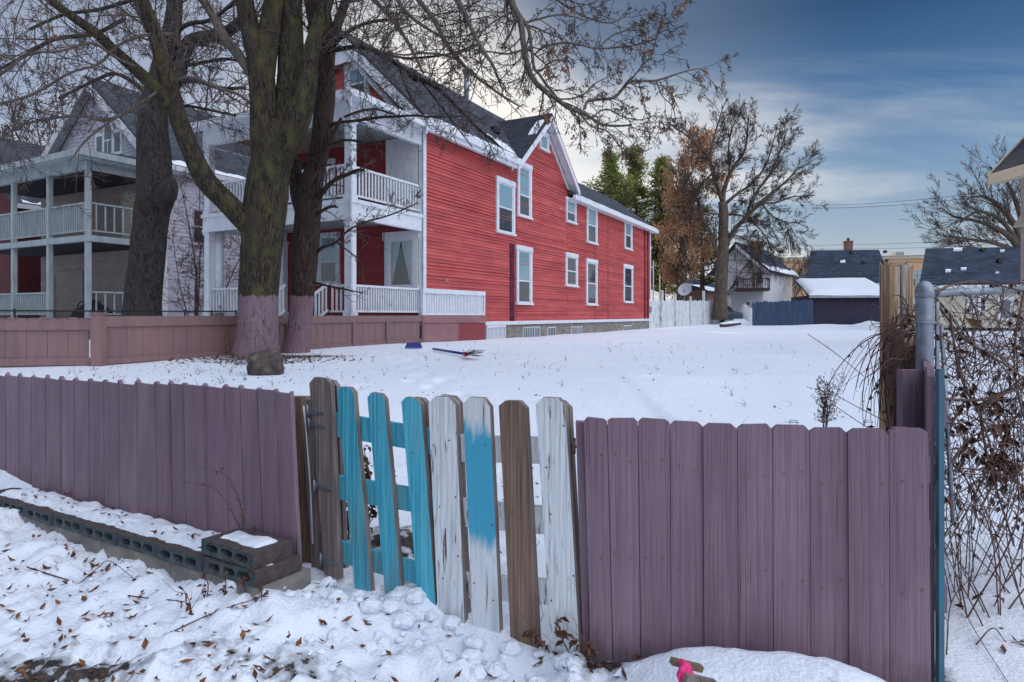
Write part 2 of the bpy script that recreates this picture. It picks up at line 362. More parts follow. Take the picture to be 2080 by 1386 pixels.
M['leaf'] = mat('dead_brown_leaf', (.20, .085, .035), (.09, .035, .02), (20, 20, 20), .8, island=.35)
M['leafv'] = mat('dried_vine_leaf', (.14, .065, .04), (.07, .035, .025), (20, 20, 20), .8, island=.3)
M['seed'] = mat('tan_seed_cluster', (.40, .23, .14), (.24, .13, .08), (8, 8, 8), .8, island=.3)
M['vine'] = mat('vine_bark', (.15, .080, .062), (.06, .038, .036), (90, 90, 9), .8, .3, c3=(.17, .10, .075), s3=(9, 9, 9), lo3=.55, hi3=.65)
M['twig'] = mat('twig_bark', (.10, .072, .062), (.06, .043, .04), (12, 12, 12), .8)
M['twigred'] = mat('red_brown_stem_bark', (.14, .075, .065), (.08, .045, .042), (12, 12, 12), .8)
M['bark_bg'] = mat('brown_grey_bark', (.13, .10, .075), (.065, .052, .042), (8, 8, 2), .9, .6, (12, 12, 3))
M['rust_leaf'] = mat('rusty_hanging_leaf', (.62, .38, .23), (.44, .26, .15), (1, 1, 1), .8, island=.3)
M['pine1'] = mat('pine_needles', (.34, .38, .12), (.20, .26, .09), (.7, .7, .7), .8, island=.35, c3=(.15, .13, .05), s3=(.5, .5, .5), lo3=.45, hi3=.6)
M['bluedull'] = mat('dull_turquoise_edge', (.035, .15, .21), (.05, .10, .14), (8, 8, 3), .6, .3)
M['dirt'] = mat('dark_soil', (.07, .045, .035), (.03, .022, .02), (14, 14, 14), .95, .6)
def bark(name, c1, c2, c3, paint=None, zp=0, moss=None):
    m = bpy.data.materials.new(name); m.use_nodes = True; t, b, L = nodes_of(m)
    tc = N(t, 'ShaderNodeTexCoord')
    def nz(sc, det=6, typ='ShaderNodeTexNoise', dist=0):
        mp = N(t, 'ShaderNodeMapping'); L(tc.outputs['Object'], mp.inputs[0]); mp.inputs['Scale'].default_value = sc
        n = N(t, typ); L(mp.outputs[0], n.inputs['Vector']); n.inputs['Scale'].default_value = 1
        if typ == 'ShaderNodeTexNoise': n.inputs['Detail'].default_value = det; n.inputs['Distortion'].default_value = dist
        return n.outputs[0]
    def mrr(x, a, c):
        n = N(t, 'ShaderNodeMapRange'); L(x, n.inputs[0]); n.inputs[1].default_value = a; n.inputs[2].default_value = c; return n.outputs[0]
    def mix(f, a, c):
        n = N(t, 'ShaderNodeMix', data_type='RGBA'); L(f, n.inputs[0])
        for s, v in ((6, a), (7, c)):
            if isinstance(v, tuple): n.inputs[s].default_value = (*v, 1)
            else: L(v, n.inputs[s])
        return n.outputs[2]
    ridge = nz((34, 34, 5.5), 8, dist=1.2); fr = mrr(ridge, .40, .62)
    col = mix(fr, c2, c1); col = mix(mrr(nz((3, 3, .8)), .5, .68), col, c3)
    if moss: col = mix(mrr(nz((7, 7, 3), 9), .48, .72), col, moss)
    if paint:
        sp = N(t, 'ShaderNodeSeparateXYZ'); L(tc.outputs['Object'], sp.inputs[0])
        ad = N(t, 'ShaderNodeMath', operation='MULTIPLY_ADD'); L(nz((9, 9, 3)), ad.inputs[0]); ad.inputs[1].default_value = .22; L(sp.outputs[2], ad.inputs[2])
        pf = mrr(ad.outputs[0], zp+.13, zp+.09)
        n = N(t, 'ShaderNodeMath', operation='MULTIPLY'); L(pf, n.inputs[0]); L(mrr(ridge, .31, .42), n.inputs[1])
        col = mix(n.outputs[0], col, paint)
    L(col, b.inputs['Base Color']); b.inputs['Roughness'].default_value = .9; b.inputs['Specular IOR Level'].default_value = .2
    bp = N(t, 'ShaderNodeBump'); bp.inputs['Strength'].default_value = 1; bp.inputs['Distance'].default_value = .05; L(ridge, bp.inputs['Height']); L(bp.outputs[0], b.inputs['Normal'])
    return m
M['bark1'] = bark('mossy_bark_mauve_painted_foot', (.085, .068, .050), (.018, .014, .012), (.055, .043, .032), (.25, .17, .20), 1.27, (.095, .088, .034))
M['bark2'] = bark('dark_bark_mauve_painted_foot', (.085, .056, .047), (.020, .014, .013), (.055, .036, .031), (.24, .155, .18), 1.27)
M['bark3'] = bark('grey_brown_bark', (.085, .072, .068), (.022, .018, .018), (.06, .05, .046))
M['bark4'] = bark('pale_limb_bark', (.20, .165, .14), (.11, .09, .08), (.16, .125, .11))
def translucent(m, k=.5):
    t, b, L = nodes_of(m); tr = N(t, 'ShaderNodeBsdfTranslucent'); mx = N(t, 'ShaderNodeMixShader'); mx.inputs[0].default_value = k
    src = b.inputs['Base Color'].links[0].from_socket; L(src, tr.inputs[0]); L(b.outputs[0], mx.inputs[1]); L(tr.outputs[0], mx.inputs[2]); L(mx.outputs[0], t.nodes['Material Output'].inputs[0]); return m
for k_ in ('pine1', 'rust_leaf', 'seed'): translucent(M[k_])
def glass(name, c, rough=.06):
    m = bpy.data.materials.new(name); m.use_nodes = True; t, b, L = nodes_of(m)
    b.inputs['Base Color'].default_value = (*c, 1); b.inputs['Roughness'].default_value = rough; b.inputs['Specular IOR Level'].default_value = 1; b.inputs['IOR'].default_value = 1.6
    tc = N(t, 'ShaderNodeTexCoord'); n = N(t, 'ShaderNodeTexNoise'); L(tc.outputs['Object'], n.inputs['Vector']); n.inputs['Scale'].default_value = 2
    bp = N(t, 'ShaderNodeBump'); bp.inputs['Strength'].default_value = .25; bp.inputs['Distance'].default_value = .02; L(n.outputs[0], bp.inputs['Height']); L(bp.outputs[0], b.inputs['Normal']); return m
M['glass'] = glass('dark_window_glass', (.035, .045, .055)); M['glassb'] = glass('pale_blue_window_glass', (.20, .33, .38))  # two pane colours: dark, and an even pale blue
def halfpaint(z0):
    m = bpy.data.materials.new('board_painted_blue_above_white'); m.use_nodes = True; t, b, L = nodes_of(m); b.inputs['Roughness'].default_value = .6
    tc = N(t, 'ShaderNodeTexCoord'); sp = N(t, 'ShaderNodeSeparateXYZ'); L(tc.outputs['Object'], sp.inputs[0])
    def nz(sc):
        mp = N(t, 'ShaderNodeMapping'); L(tc.outputs['Object'], mp.inputs[0]); mp.inputs['Scale'].default_value = sc
        n = N(t, 'ShaderNodeTexNoise'); L(mp.outputs[0], n.inputs['Vector']); n.inputs['Scale'].default_value = 1; n.inputs['Detail'].default_value = 6; return n.outputs[0]
    def mrr(x, a, c):
        n = N(t, 'ShaderNodeMapRange'); L(x, n.inputs[0]); n.inputs[1].default_value = a; n.inputs[2].default_value = c; return n.outputs[0]
    def mix(f, a, c):
        n = N(t, 'ShaderNodeMix', data_type='RGBA'); L(f, n.inputs[0])
        for s, v in ((6, a), (7, c)):
            if isinstance(v, tuple): n.inputs[s].default_value = (*v, 1)
            else: L(v, n.inputs[s])
        return n.outputs[2]
    ad = N(t, 'ShaderNodeMath', operation='MULTIPLY_ADD'); L(nz((18, 18, 5)), ad.inputs[0]); ad.inputs[1].default_value = .30; L(sp.outputs[2], ad.inputs[2])
    w = mix(mrr(nz((50, 50, 3)), .58, .68), mix(mrr(nz((20, 20, 2)), .45, .75), (.68, .70, .72), (.45, .46, .47)), (.14, .12, .11))
    g = N(t, 'ShaderNodeMath', operation='MULTIPLY'); L(mrr(ad.outputs[0], z0+.10, z0+.18), g.inputs[0]); L(mrr(ad.outputs[0], z0+.62, z0+.56), g.inputs[1])
    L(mix(g.outputs[0], w, (.055, .36, .52)), b.inputs['Base Color'])
    bp = N(t, 'ShaderNodeBump'); bp.inputs['Strength'].default_value = .4; bp.inputs['Distance'].default_value = .01; L(nz((60, 60, 2)), bp.inputs['Height']); L(bp.outputs[0], b.inputs['Normal'])
    return m
def snowmat(name, dirty):
    m = bpy.data.materials.new(name); m.use_nodes = True; t, b, L = nodes_of(m)
    b.inputs['Roughness'].default_value = .65; b.inputs['Specular IOR Level'].default_value = .25
    g = N(t, 'ShaderNodeNewGeometry'); pos = g.outputs['Position']
    def nz(sc, det=6):
        n = N(t, 'ShaderNodeTexNoise'); L(pos, n.inputs['Vector']); n.inputs['Scale'].default_value = sc; n.inputs['Detail'].default_value = det; return n.outputs[0]
    def mrr(x, a, c):
        n = N(t, 'ShaderNodeMapRange'); L(x, n.inputs[0]); n.inputs[1].default_value = a; n.inputs[2].default_value = c; return n.outputs[0]
    def mix(f, a, c):
        n = N(t, 'ShaderNodeMix', data_type='RGBA'); L(f, n.inputs[0])
        for s, v in ((6, a), (7, c)):
            if isinstance(v, tuple): n.inputs[s].default_value = (*v, 1)
            else: L(v, n.inputs[s])
        return n.outputs[2]
    col = mix(mrr(nz(.35), .35, .65), (.80, .83, .90), (.74, .78, .87))
    if dirty:                                          # soil showing through: mask painted per vertex from the plan of the plot
        at = N(t, 'ShaderNodeAttribute'); at.attribute_name = 'soil'
        ad = N(t, 'ShaderNodeMath', operation='MULTIPLY_ADD'); L(nz(16, 10), ad.inputs[0]); ad.inputs[1].default_value = 1.6; L(at.outputs['Fac'], ad.inputs[2])
        f = mrr(ad.outputs[0], 1.28, 1.42)
        soil = mix(mrr(nz(40), .4, .6), (.075, .058, .05), (.03, .026, .028))
        col = mix(f, col, soil)
        f2 = mrr(ad.outputs[0], 1.02, 1.3); sc = N(t, 'ShaderNodeMath', operation='MULTIPLY'); L(f2, sc.inputs[0]); sc.inputs[1].default_value = .55
        f3 = N(t, 'ShaderNodeMath', operation='MAXIMUM'); L(sc.outputs[0], f3.inputs[0]); L(f, f3.inputs[1])
        col = mix(f3.outputs[0], mix(mrr(nz(.35), .35, .65), (.80, .83, .90), (.74, .78, .87)), soil)
    L(col, b.inputs['Base Color'])
    bp = N(t, 'ShaderNodeBump'); bp.inputs['Strength'].default_value = .5; bp.inputs['Distance'].default_value = .02
    h = N(t, 'ShaderNodeMath', operation='ADD'); L(nz(14, 8), h.inputs[0]); L(nz(70, 4), h.inputs[1]); L(h.outputs[0], bp.inputs['Height']); L(bp.outputs[0], b.inputs['Normal'])
    return m
M['snowg'] = snowmat('snow_with_soil_showing', True); M['snow'] = snowmat('settled_snow', False)
# ================= ground
def build_ground():
    xs = np.concatenate([-np.geomspace(400, 16, 22), np.arange(-15.5, -5, .28), np.arange(-5, 2.6, .028), np.arange(2.6, 16, .22), np.geomspace(16.3, 400, 22)])
    ys = np.concatenate([-np.geomspace(60, 1.2, 10), np.arange(.9, 5.2, .026), np.arange(5.2, 9, .06), np.geomspace(9.1, 70, 110), np.geomspace(75, 900, 14)])
    X, Y = np.meshgrid(xs, ys); Z = ground(X, Y)
    nx, ny = len(xs), len(ys); co = np.stack([X, Y, Z], -1).reshape(-1, 3).astype(np.float32)
    i = (np.arange(ny-1)[:, None]*nx+np.arange(nx-1)[None, :]).ravel(); q = np.stack([i, i+1, i+1+nx, i+nx], 1).astype(np.int32)
    me = bpy.data.meshes.new('snow_ground'); me.vertices.add(len(co)); me.vertices.foreach_set('co', co.ravel())
    me.loops.add(len(q)*4); me.loops.foreach_set('vertex_index', q.ravel()); me.polygons.add(len(q))
    me.polygons.foreach_set('loop_start', np.arange(len(q), dtype=np.int32)*4); me.update(calc_edges=True)
    me.polygons.foreach_set('use_smooth', np.ones(len(q), dtype=bool))
    soil = np.zeros(len(co)); x, y = co[:, 0], co[:, 1]
    def blob(cx, cy, rx, ry, a): return a*np.exp(-(((x-cx)/rx)**2+((y-cy)/ry)**2))
    soil += np.clip(1.0-(y-1.55-.42*np.clip(-x-1.0, -1.2, 1.2))/.75, 0, 1)*.85*(1-sst(-1.35, -.75, x))
    for b in ((-.78, 2.27, .12, .10, .62), (-1.08, 2.36, .16, .08, .5), (-1.6, 2.3, .3, .12, .45), (.36, 2.36, .14, .10, .75), (-.93, 2.95, .14, .1, .35), (1.52, 2.25, .06, .22, .75),
              (-5.1, 12.3, 1.1, .7, .62), (-4.0, 12.9, .9, .5, .6), (-4.6, 11.4, .9, .35, .45), (-.62, 3.45, .34, .22, .72), (-.45, 3.05, .18, .12, .45)): soil += blob(*b)
    a = me.attributes.new('soil', 'FLOAT', 'POINT'); a.data.foreach_set('value', soil.astype(np.float32))
    me.materials.append(M['snowg']); o = bpy.data.objects.new('snow_ground', me); S.collection.objects.link(o); o['kind'] = 'structure'
build_ground()

# ================= shared builders
def window(parent, pl, s0, s1, z0, z1, casing=.12, o=0, cm='white', split=.5, up='glassb', low='glass', head=0, label=None, name='window', proud=.08):
    w = MB(); c = casing
    w.pbox(pl, s0, s0+c, z0+.05, z1-c, o, o+proud).pbox(pl, s1-c, s1, z0+.05, z1-c, o, o+proud)
    w.pbox(pl, s0-head, s1+head, z1-c, z1+head, o, o+proud+.015).pbox(pl, s0-.03, s1+.03, z0-.03, z0+.05, o, o+proud+.05)
    wo = w.build(name, M[cm], parent, label=label)
    a0, a1, b0, b1 = s0+c, s1-c, z0+.05, z1-c; f = min(.055, (a1-a0)*.12); zm = b0+(b1-b0)*split
    fr = MB(); fr.pbox(pl, a0, a0+f, b0, b1, o, o+.056).pbox(pl, a1-f, a1, b0, b1, o, o+.056).pbox(pl, a0+f, a1-f, b1-f, b1, o, o+.056).pbox(pl, a0+f, a1-f, b0, b0+f, o, o+.056)
    if split: fr.pbox(pl, a0+f, a1-f, zm-f/2, zm+f/2, o, o+.06)
    fr.build('sash', M[cm], wo)
    if split:
        MB().pbox(pl, a0+f, a1-f, zm+f/2, b1-f, o-.02, o+.046).build('pane', M[up], wo)
        MB().pbox(pl, a0+f, a1-f, b0+f, zm-f/2, o-.02, o+.044).build('pane', M[low], wo)
    else: MB().pbox(pl, a0+f, a1-f, b0+f, b1-f, o-.02, o+.044).build('pane', M[up], wo)
    return wo
class Lot:                                            # a house grid: u away from the viewer, v to the left
    def __init__(s, x, y): s.o = Vector((x, y))
    def xy(s, u, v): p = s.o+U*u+V*v; return p
    def p(s, u, v, z): q = s.xy(u, v); return Vector((q.x, q.y, z))
    def side(s, v=0): q = s.xy(0, v); return Pl(q.x, q.y, U.x, U.y)
    def front(s, u=0): q = s.xy(u, 0); return Pl(q.x, q.y, V.x, V.y, True)
    def box(s, mb, u0, u1, v0, v1, z0, z1):
        return mb.hexa([s.p(u0, v0, z0), s.p(u1, v0, z0), s.p(u1, v1, z0), s.p(u0, v1, z0)], [s.p(u0, v0, z1), s.p(u1, v0, z1), s.p(u1, v1, z1), s.p(u0, v1, z1)])
def slab(mb, a, b, c, d, th=.1):                       # sloping slab, thickness downwards
    n = (b-a).cross(d-a).normalized()
    if n.z < 0: n = -n
    return mb.hexa([p-n*th for p in (a, b, c, d)], [a, b, c, d])
def balusters(mb, pl, s0, s1, z0, z1, step=.13, w=.045, o0=0, th=.04):
    n = max(1, int((s1-s0)/step)); st = (s1-s0)/n
    for i in range(n): s = s0+st*(i+.5); mb.pbox(pl, s-w/2, s+w/2, z0, z1, o0, o0+th)
    return mb
def railing(parent, pl, s0, s1, z0, z1, m, o=0, step=.13, top=.06, name='railing', label=None):
    r = MB(); balusters(r, pl, s0, s1, z0+.05, z1-top, step, o0=o); r.build('balusters', M[m], None) if False else None
    r.pbox(pl, s0, s1, z1-top, z1, o-.03, o+.07).pbox(pl, s0, s1, z0, z0+.055, o-.01, o+.05)
    return r.build(name, M[m], parent, label=label)
def snowstrip(a, b, up, wmin, wmax, parent, th=.045, n=60, seed=0, name='roof_snow', gap=0):
    """snow lying along an eave from a to b, reaching up the slope along up"""
    mb = MB(); a = Vector(a); b = Vector(b); up = Vector(up).normalized(); nn = (b-a).cross(up).normalized()
    if nn.z < 0: nn = -nn
    K = 6; g = []
    for i in range(n+1):
        t = i/n; w = wmin+(wmax-wmin)*(.5+.9*mnoise.noise(Vector((t*(b-a).length*.9, seed, 0)))+.5*mnoise.noise(Vector((t*(b-a).length*4, seed, 3)))); w = max(w, .01)
        row = []
        for k in range(K+1):
            f = k/K; hgt = th*math.sqrt(max(0, 1-(2*f-1)**4)); row.append(a.lerp(b, t)+up*(w*f)+nn*(hgt+.004))
        g.append(row)
    for i in range(n):
        for k in range(K): mb.face(g[i][k], g[i+1][k], g[i+1][k+1], g[i][k+1], smooth=True)
    return mb.build(name, M['snow'], parent)

# ================= the red house
def red_house():
    L_ = Lot(-2.8, 20); T = thing('red_house', (-2.8, 20, .5), 'long red clapboard house with white two-storey porch and white-framed windows', 'house')
    SD, FR = L_.side(), L_.front()
    zb = 1.17
    w = MB(); w.rows(SD, [(0, zb), (6.2, zb), (6.2, 7.62), (0, 7.62)], zb, 7.62, lap=.034, vary=.5).build('wall', M['red'], T)
    apex = 10.05
    w = MB(); w.rows(SD, [(6.2, zb), (11.35, zb), (11.35, 7.65), (8.72, 9.98), (6.2, 7.75)], zb, 9.95, lap=.034, vary=.7).build('wall', M['red'], T, label='gabled side wall with flaking red paint')
    w = MB(); w.rows(SD, [(11.35, zb), (25, zb), (25, 7.1), (11.35, 7.1)], zb, 7.1, lap=.036, vary=.5).build('wall', M['red'], T, label='long rear side wall under the lower roof')
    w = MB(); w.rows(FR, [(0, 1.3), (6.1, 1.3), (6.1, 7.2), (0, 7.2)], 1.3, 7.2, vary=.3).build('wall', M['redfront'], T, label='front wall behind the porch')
    w = MB(); w.rows(FR, [(0, 7.4), (6.1, 7.4), (6.1, 7.8), (3.05, 10.75), (0, 7.8)], 7.4, 10.7).build('wall', M['red'], T, label='triangular attic wall with one window')
    w = MB(); L_.box(w, .03, 24.95, .03, 6.0, .6, 1.1); L_.box(w, .05, 11.3, .05, 6.05, 1.1, 7.7); L_.box(w, 11.3, 24.95, .05, 5.0, 1.1, 7.0)
    w.build('wall_core', M['redshade'], T)
    # trim
    for bb in ((SD, -.06, .13, 1.1, 7.5, .02, .06), (FR, -.06, .10, 1.1, 7.2, .02, .06), (SD, 25-.12, 25.04, 1.05, 7.0, .03, .06), (FR, 5.95, 6.15, 1.3, 7.2, .02, .06)): MB().pbox(*bb).build('corner_board', M['white'], T)
    tr = MB(); tr.pbox(SD, 0, 25, 1.07, 1.17, 0, .07).pbox(SD, 0, 25, 1.17, 1.21, 0, .05); tr.build('sill_board', M['white'], T)
    # seams of the wall
    for u in (6.2, 14.95, 16.9): MB().pbox(SD, u-.02, u+.02, 1.2, 7.0 if u > 7 else 7.4, .0, .032).build('seam_board', M['redshade'], T)
    for px in (1308, 1314):
        s = SD.S(px); MB().tube([SD.pt(s, .08, 1.2), SD.pt(s, .08, 6.9)], .05, 6).build('downspout', M['redshade'], T)
    st = MB(); st.pbox(SD, 5.68, 6.02, 1.2, 4.25, .015, .05).build('dark_strip', mat('plum_black', (.05, .006, .02), (.11, .012, .05), (3, 3, 3), .7, .3, lo=.45, hi=.55), T)  # narrow flat strip on the wall, mottled plum-black
    # foundation
    fd = MB(); fd.pbox(SD, 0, 25, .25, 1.07, -.3, -.02).build('foundation', M['conc'], T)
    for (xl, xr, yt, yb, mt) in ((1062, 1097, 664, 690, 1), (1112, 1128, 664, 686, 0), (1160, 1182, 663, 682, 1), (1267, 1282, 661, 676, 0)):
        s0, s1 = SD.S(xl), SD.S(xr); m = (xl+xr)/2; z1, z0 = SD.Z(m, yt), SD.Z(m, yb)
        bw = MB(); bw.pbox(SD, s0, s1, z0, z1, -.02, .02); bo = bw.build('basement_window', M['whiteold'], T)
        g = MB(); n = 2 if s1-s0 < .5 else 3
        for k in range(n):
            a = s0+.05+(s1-s0-.05)*k/n; g.pbox(SD, a, a+(s1-s0-.05)/n-.05, z0+.06, z1-.05, .0, .026)
        g.build('pane', M['glass'], bo)
        if mt:
            g = MB()
            for k in range(10): a = s0+(s1-s0)*k/10; g.pbox(SD, a, a+.02, z0, z1, .03, .045)
            g.build('grille', M['white'], bo)
    lt = MB(); s0, s1 = SD.S(986), SD.S(1024); lt.pbox(SD, s0, s1, .98, 1.06, .0, .08).pbox(SD, s0, s0+.05, .35, .98, 0, .08).pbox(SD, s1-.05, s1, .35, .98, 0, .08)
    n = 13
    for k in range(n): a = s0+.06+(s1-s0-.12)*k/n; lt.pbox(SD, a, a+.045, .35, .98, .02, .06)
    lt.build('lattice_panel', M['white'], T)
    # windows of the side wall, measured on the wall
    for (xl, xr, yt, yb, sp) in ((1006, 1043, 366, 475, .5), (1049, 1077, 333, 442, .42), (1094, 1112, 270, 306, 0), (1148, 1168, 405, 453, .45), (1190, 1211, 418, 495, .5), (1267, 1282, 446, 507, .5),
                             (1047, 1078, 502, 618, .42), (1147, 1171, 516, 582, .5), (1189, 1211, 528, 620, .5), (1265, 1283.5, 539, 615, .46)):
        s0, s1 = SD.S(xl), SD.S(xr); m = (xl+xr)/2
        c = .16 if yb-yt > 50 else .10
        dark = xl in (1189, 1147, 1265)
        window(T, SD, s0, s1, SD.Z(m, yb), SD.Z(m, yt), c, split=sp, head=.03, up='glass' if dark else 'glassb', proud=.085)
    # paint flakes
    fl = MB()
    for (px, py, w_, h_) in ((1132, 424, 22, 4), (1106, 437, 10, 3), (1130, 431, 6, 3), (906, 570, 6, 5), (951, 420, 4, 3), (1101, 515, 7, 3), (1103, 567, 7, 3), (1077, 624, 7, 5), (1114, 618, 6, 3), (1149, 622, 5, 2), (1254, 622, 4, 2), (1124, 395, 8, 2), (1100, 344, 6, 3), (1128, 367, 8, 2), (1236, 560, 4, 2), (1161, 500, 5, 2), (875, 468, 4, 3), (1098, 328, 4, 2)):
        for k in range(3):
            x = px+rnd.uniform(-.5, .5)*w_; y = py+rnd.uniform(-.6, .6)*h_; s = SD.S(x); z = SD.Z(x, y); a = w_*.3/1300*26; b = h_*.25/1300*26
            fl.prism([SD.pt(s-a, (.037), z), SD.pt(s+a*.2, (.037), z-b), SD.pt(s+a, (.037), z-b*.2), SD.pt(s+a*.5, (.037), z+b), SD.pt(s-a*.4, (.037), z+b*.6)], SD.pt(0, .003, 0)-SD.pt(0, 0, 0))
    # small scattered chips
    for k in range(90):
        u = rnd.uniform(5, 24) if k > 25 else rnd.uniform(8, 12); z = rnd.uniform(1.3, 6.8); a = rnd.uniform(.02, .09); b = rnd.uniform(.006, .016)
        fl.prism([SD.pt(u-a, (.037), z), SD.pt(u, (.037), z-b), SD.pt(u+a, (.037), z+b*.3), SD.pt(u, (.037), z+b)], SD.pt(0, .003, 0)-SD.pt(0, 0, 0))
    fl.build('flaked_patches', M['flake'], T)
    # roofs
    rf = MB(); p = L_.p; ez, rz, rv = 7.52, 10.9, 3.05
    slab(rf, p(-.45, -.42, ez), p(5.95, -.42, ez), p(5.95, rv, rz), p(-.45, rv, rz))
    slab(rf, p(5.95, .12, ez+.54*.974), p(11.7, .12, ez+.54*.974), p(11.7, rv, rz), p(5.95, rv, rz))
    slab(rf, p(-.45, 2*rv+.42, ez), p(11.7, 2*rv+.42, ez), p(11.7, rv, rz), p(-.45, rv, rz))
    rm = rf.build('roof', M['shU'], T)
    rf = MB(); gl, gr, gz_, ga = 5.72, 11.75, 7.5, 10.12; gc = 8.72
    slab(rf, p(gl, -.45, gz_), p(gl, 2.7, gz_), p(gc, 2.7, ga), p(gc, -.45, ga)); slab(rf, p(gr, -.45, gz_), p(gr, 2.7, gz_), p(gc, 2.7, ga), p(gc, -.45, ga))
    rg = rf.build('roof', M['shV'], T, label='roof of the side gable')
    rf = MB(); slab(rf, p(11.35, -.38, 7.08), p(25.45, -.38, 7.08), p(25.45, 2.5, 9.25), p(11.35, 2.5, 9.25)); slab(rf, p(11.35, 5.4, 7.08), p(25.45, 5.4, 7.08), p(25.45, 2.5, 9.25), p(11.35, 2.5, 9.25))
    rr = rf.build('roof', M['shU'], T, label='low roof over the rear wing')
    # eaves, rakes, soffits (each set just below its roof)
    e = MB()
    L_.box(e, -.5, 5.75, -.50, -.36, ez-.26, ez-.02); L_.box(e, -.45, 5.75, -.38, .0, ez-.30, ez-.25); L_.box(e, -.45, 5.75, -.40, -.3, ez-.40, ez-.26)
    L_.box(e, 11.3, 25.5, -.46, -.33, 6.84, 7.04); L_.box(e, 11.3, 25.45, -.36, 0, 6.86, 6.92)
    L_.box(e, 11.38, 25, .0, .06, 6.72, 6.86)
    e.build('eave_board', M['white'], T)
    dn = Vector((0, 0, 1))
    def strip(a, b, out, top, dep, th, e=None):
        e = MB(); strip0(e, a, b, out, top, dep, th); e.build('rake_board', M['white'], T)
    def strip0(e, a, b, out, top, dep, th):                 # board following a rake: from a to b, hung below the roof edge
        a = a-dn*top; b = b-dn*top
        e.hexa([a, b, b-dn*dep, a-dn*dep], [a+out*th, b+out*th, b+out*th-dn*dep, a+out*th-dn*dep])
    fo = Vector((-U.x, -U.y, 0)); so = Vector((-V.x, -V.y, 0))
    strip(p(-.42, -.5, ez-.06), p(-.42, rv, rz), fo, .12, .40, .05); strip(p(-.42, 2*rv+.5, ez-.06), p(-.42, rv, rz), fo, .12, .40, .05)
    strip(p(-.2, .1, ez+.2), p(-.2, rv, rz-.12), fo, .45, .22, .06)
    strip(p(gl-.1, -.42, gz_-.09), p(gc, -.42, ga), so, .12, .27, .05); strip(p(gr+.1, -.42, gz_-.09), p(gc, -.42, ga), so, .12, .27, .05)
    strip(p(gl+.1, 0, gz_+.0), p(gc, 0, ga-.12), so, .20, .22, .05); strip(p(gr-.1, 0, gz_+.0), p(gc, 0, ga-.12), so, .20, .22, .05)
    e = MB()
    slab(e, p(gl, -.43, gz_-.13), p(gl, .0, gz_-.13), p(gc, .0, ga-.13), p(gc, -.43, ga-.13), .03); e.build('soffit', M['white'], T); e = MB(); slab(e, p(gr, -.43, gz_-.13), p(gr, .0, gz_-.13), p(gc, .0, ga-.13), p(gc, -.43, ga-.13), .03); e.build('soffit', M['white'], T); e = MB()
    slab(e, p(-.42, -.4, ez-.13), p(.0, -.4, ez-.13), p(.0, rv, rz-.13), p(-.42, rv, rz-.13), .03)
    e.prism([p(-.30, rv-1.0, rz-1.15), p(-.30, rv+1.0, rz-1.15), p(-.30, rv, rz-.15)], fo*.04)      # apex panel
    e.build('soffit', M['white'], T)
    # snow on roofs
    upm = p(0, rv, rz)-p(0, -.42, ez)
    snowstrip(p(.3, -.40, ez), p(5.8, -.40, ez), upm, .04, .26, rm, th=.025, seed=3)
    a = p(5.75, -.38, ez+.02); snowstrip(p(4.6, -.2, ez+.2), p(5.9, -.2, ez+.2), upm, .5, 1.1, rm, seed=8, n=20)
    snowstrip(p(5.72, .5, gz_), p(5.72, -.05, gz_), p(gc, 0, ga)-p(gl, 0, gz_), .5, .9, rg, seed=2, n=14)
    snowstrip(p(7.3, -.40, gz_+1.38), p(7.3, .0, gz_+1.38), p(gc, 0, ga)-p(gl, 0, gz_), 1.1, 1.4, rg, seed=5, n=10)
    upr = p(0, 2.5, 9.25)-p(0, -.38, 7.08)
    snowstrip(p(11.6, -.36, 7.08), p(25.4, -.36, 7.08), upr, .04, .22, rr, th=.03, seed=11, n=120)
    vp = MB(); vp.tube([p(7.3, 3.0, 10.6), p(7.3, 3.0, 11.95)], .11, 10).tube([p(7.3, 3.0, 11.95), p(7.3, 3.0, 12.12)], .17, 10).build('vent_pipe', M['metal'], T)
    for (u, v) in ((1.9, 1.9), (6.0, .9)):
        vb = MB(); L_.box(vb, u, u+.35, v-.15, v+.15, ez+.98*(v+.42)-.02, ez+.98*(v+.42)+.22); vb.build('roof_vent', M['blk'], T)
    # front attic window
    window(T, FR, 2.1, 3.15, 8.55, 9.8, .17, split=.5, head=.03)
    ltn = MB(); ltn.pbox(FR, .95, 1.1, 8.05, 8.3, .02, .12).build('wall_lamp', M['greytrim'], T)
    # ---- porch
    PF, PS = L_.front(-3.2), L_.side(); d_ = -3.2
    f = MB(); L_.box(f, -3.25, -.03, -.02, 6.05, 1.25, 1.42); L_.box(f, -3.15, -.03, .05, 6.0, .7, 1.25); f.build('porch_floor', M['floorw'], T)
    f = MB(); L_.box(f, -3.05, -.03, .12, 5.9, 4.42, 4.52); f.build('porch_floor', M['floorw'], T, label='upper porch floor')
    b = MB()
    for (z0, z1) in ((4.06, 4.55), (6.74, 7.22)):
        L_.box(b, -3.25, -3.05, -.02, 6.05, z0, z1); L_.box(b, -3.05, -.05, -.02, .14, z0, z1); L_.box(b, -3.05, -.03, 5.9, 6.05, z0, z1)
    L_.box(b, -3.29, -.0, -.06, -.0201, 4.47, 4.58); L_.box(b, -3.29, -3.2501, -.0201, 6.09, 4.47, 4.58)
    L_.box(b, -3.285, -3.2501, -.02, 6.05, 4.02, 4.1)
    b.build('porch_beam', M['white'], T)
    c = MB(); L_.box(c, -3.05, -.03, .14, 5.9, 4.36, 4.42); L_.box(c, -3.05, -.03, .14, 2.9, 7.1, 7.14); c.build('porch_ceiling', M['greytrim'], T)
    c = MB(); L_.box(c, -3.05, -.03, 2.9, 5.9, 7.1, 7.14); c.build('porch_ceiling', M['ceil'], T, label='tan boarded half of the upper porch ceiling')
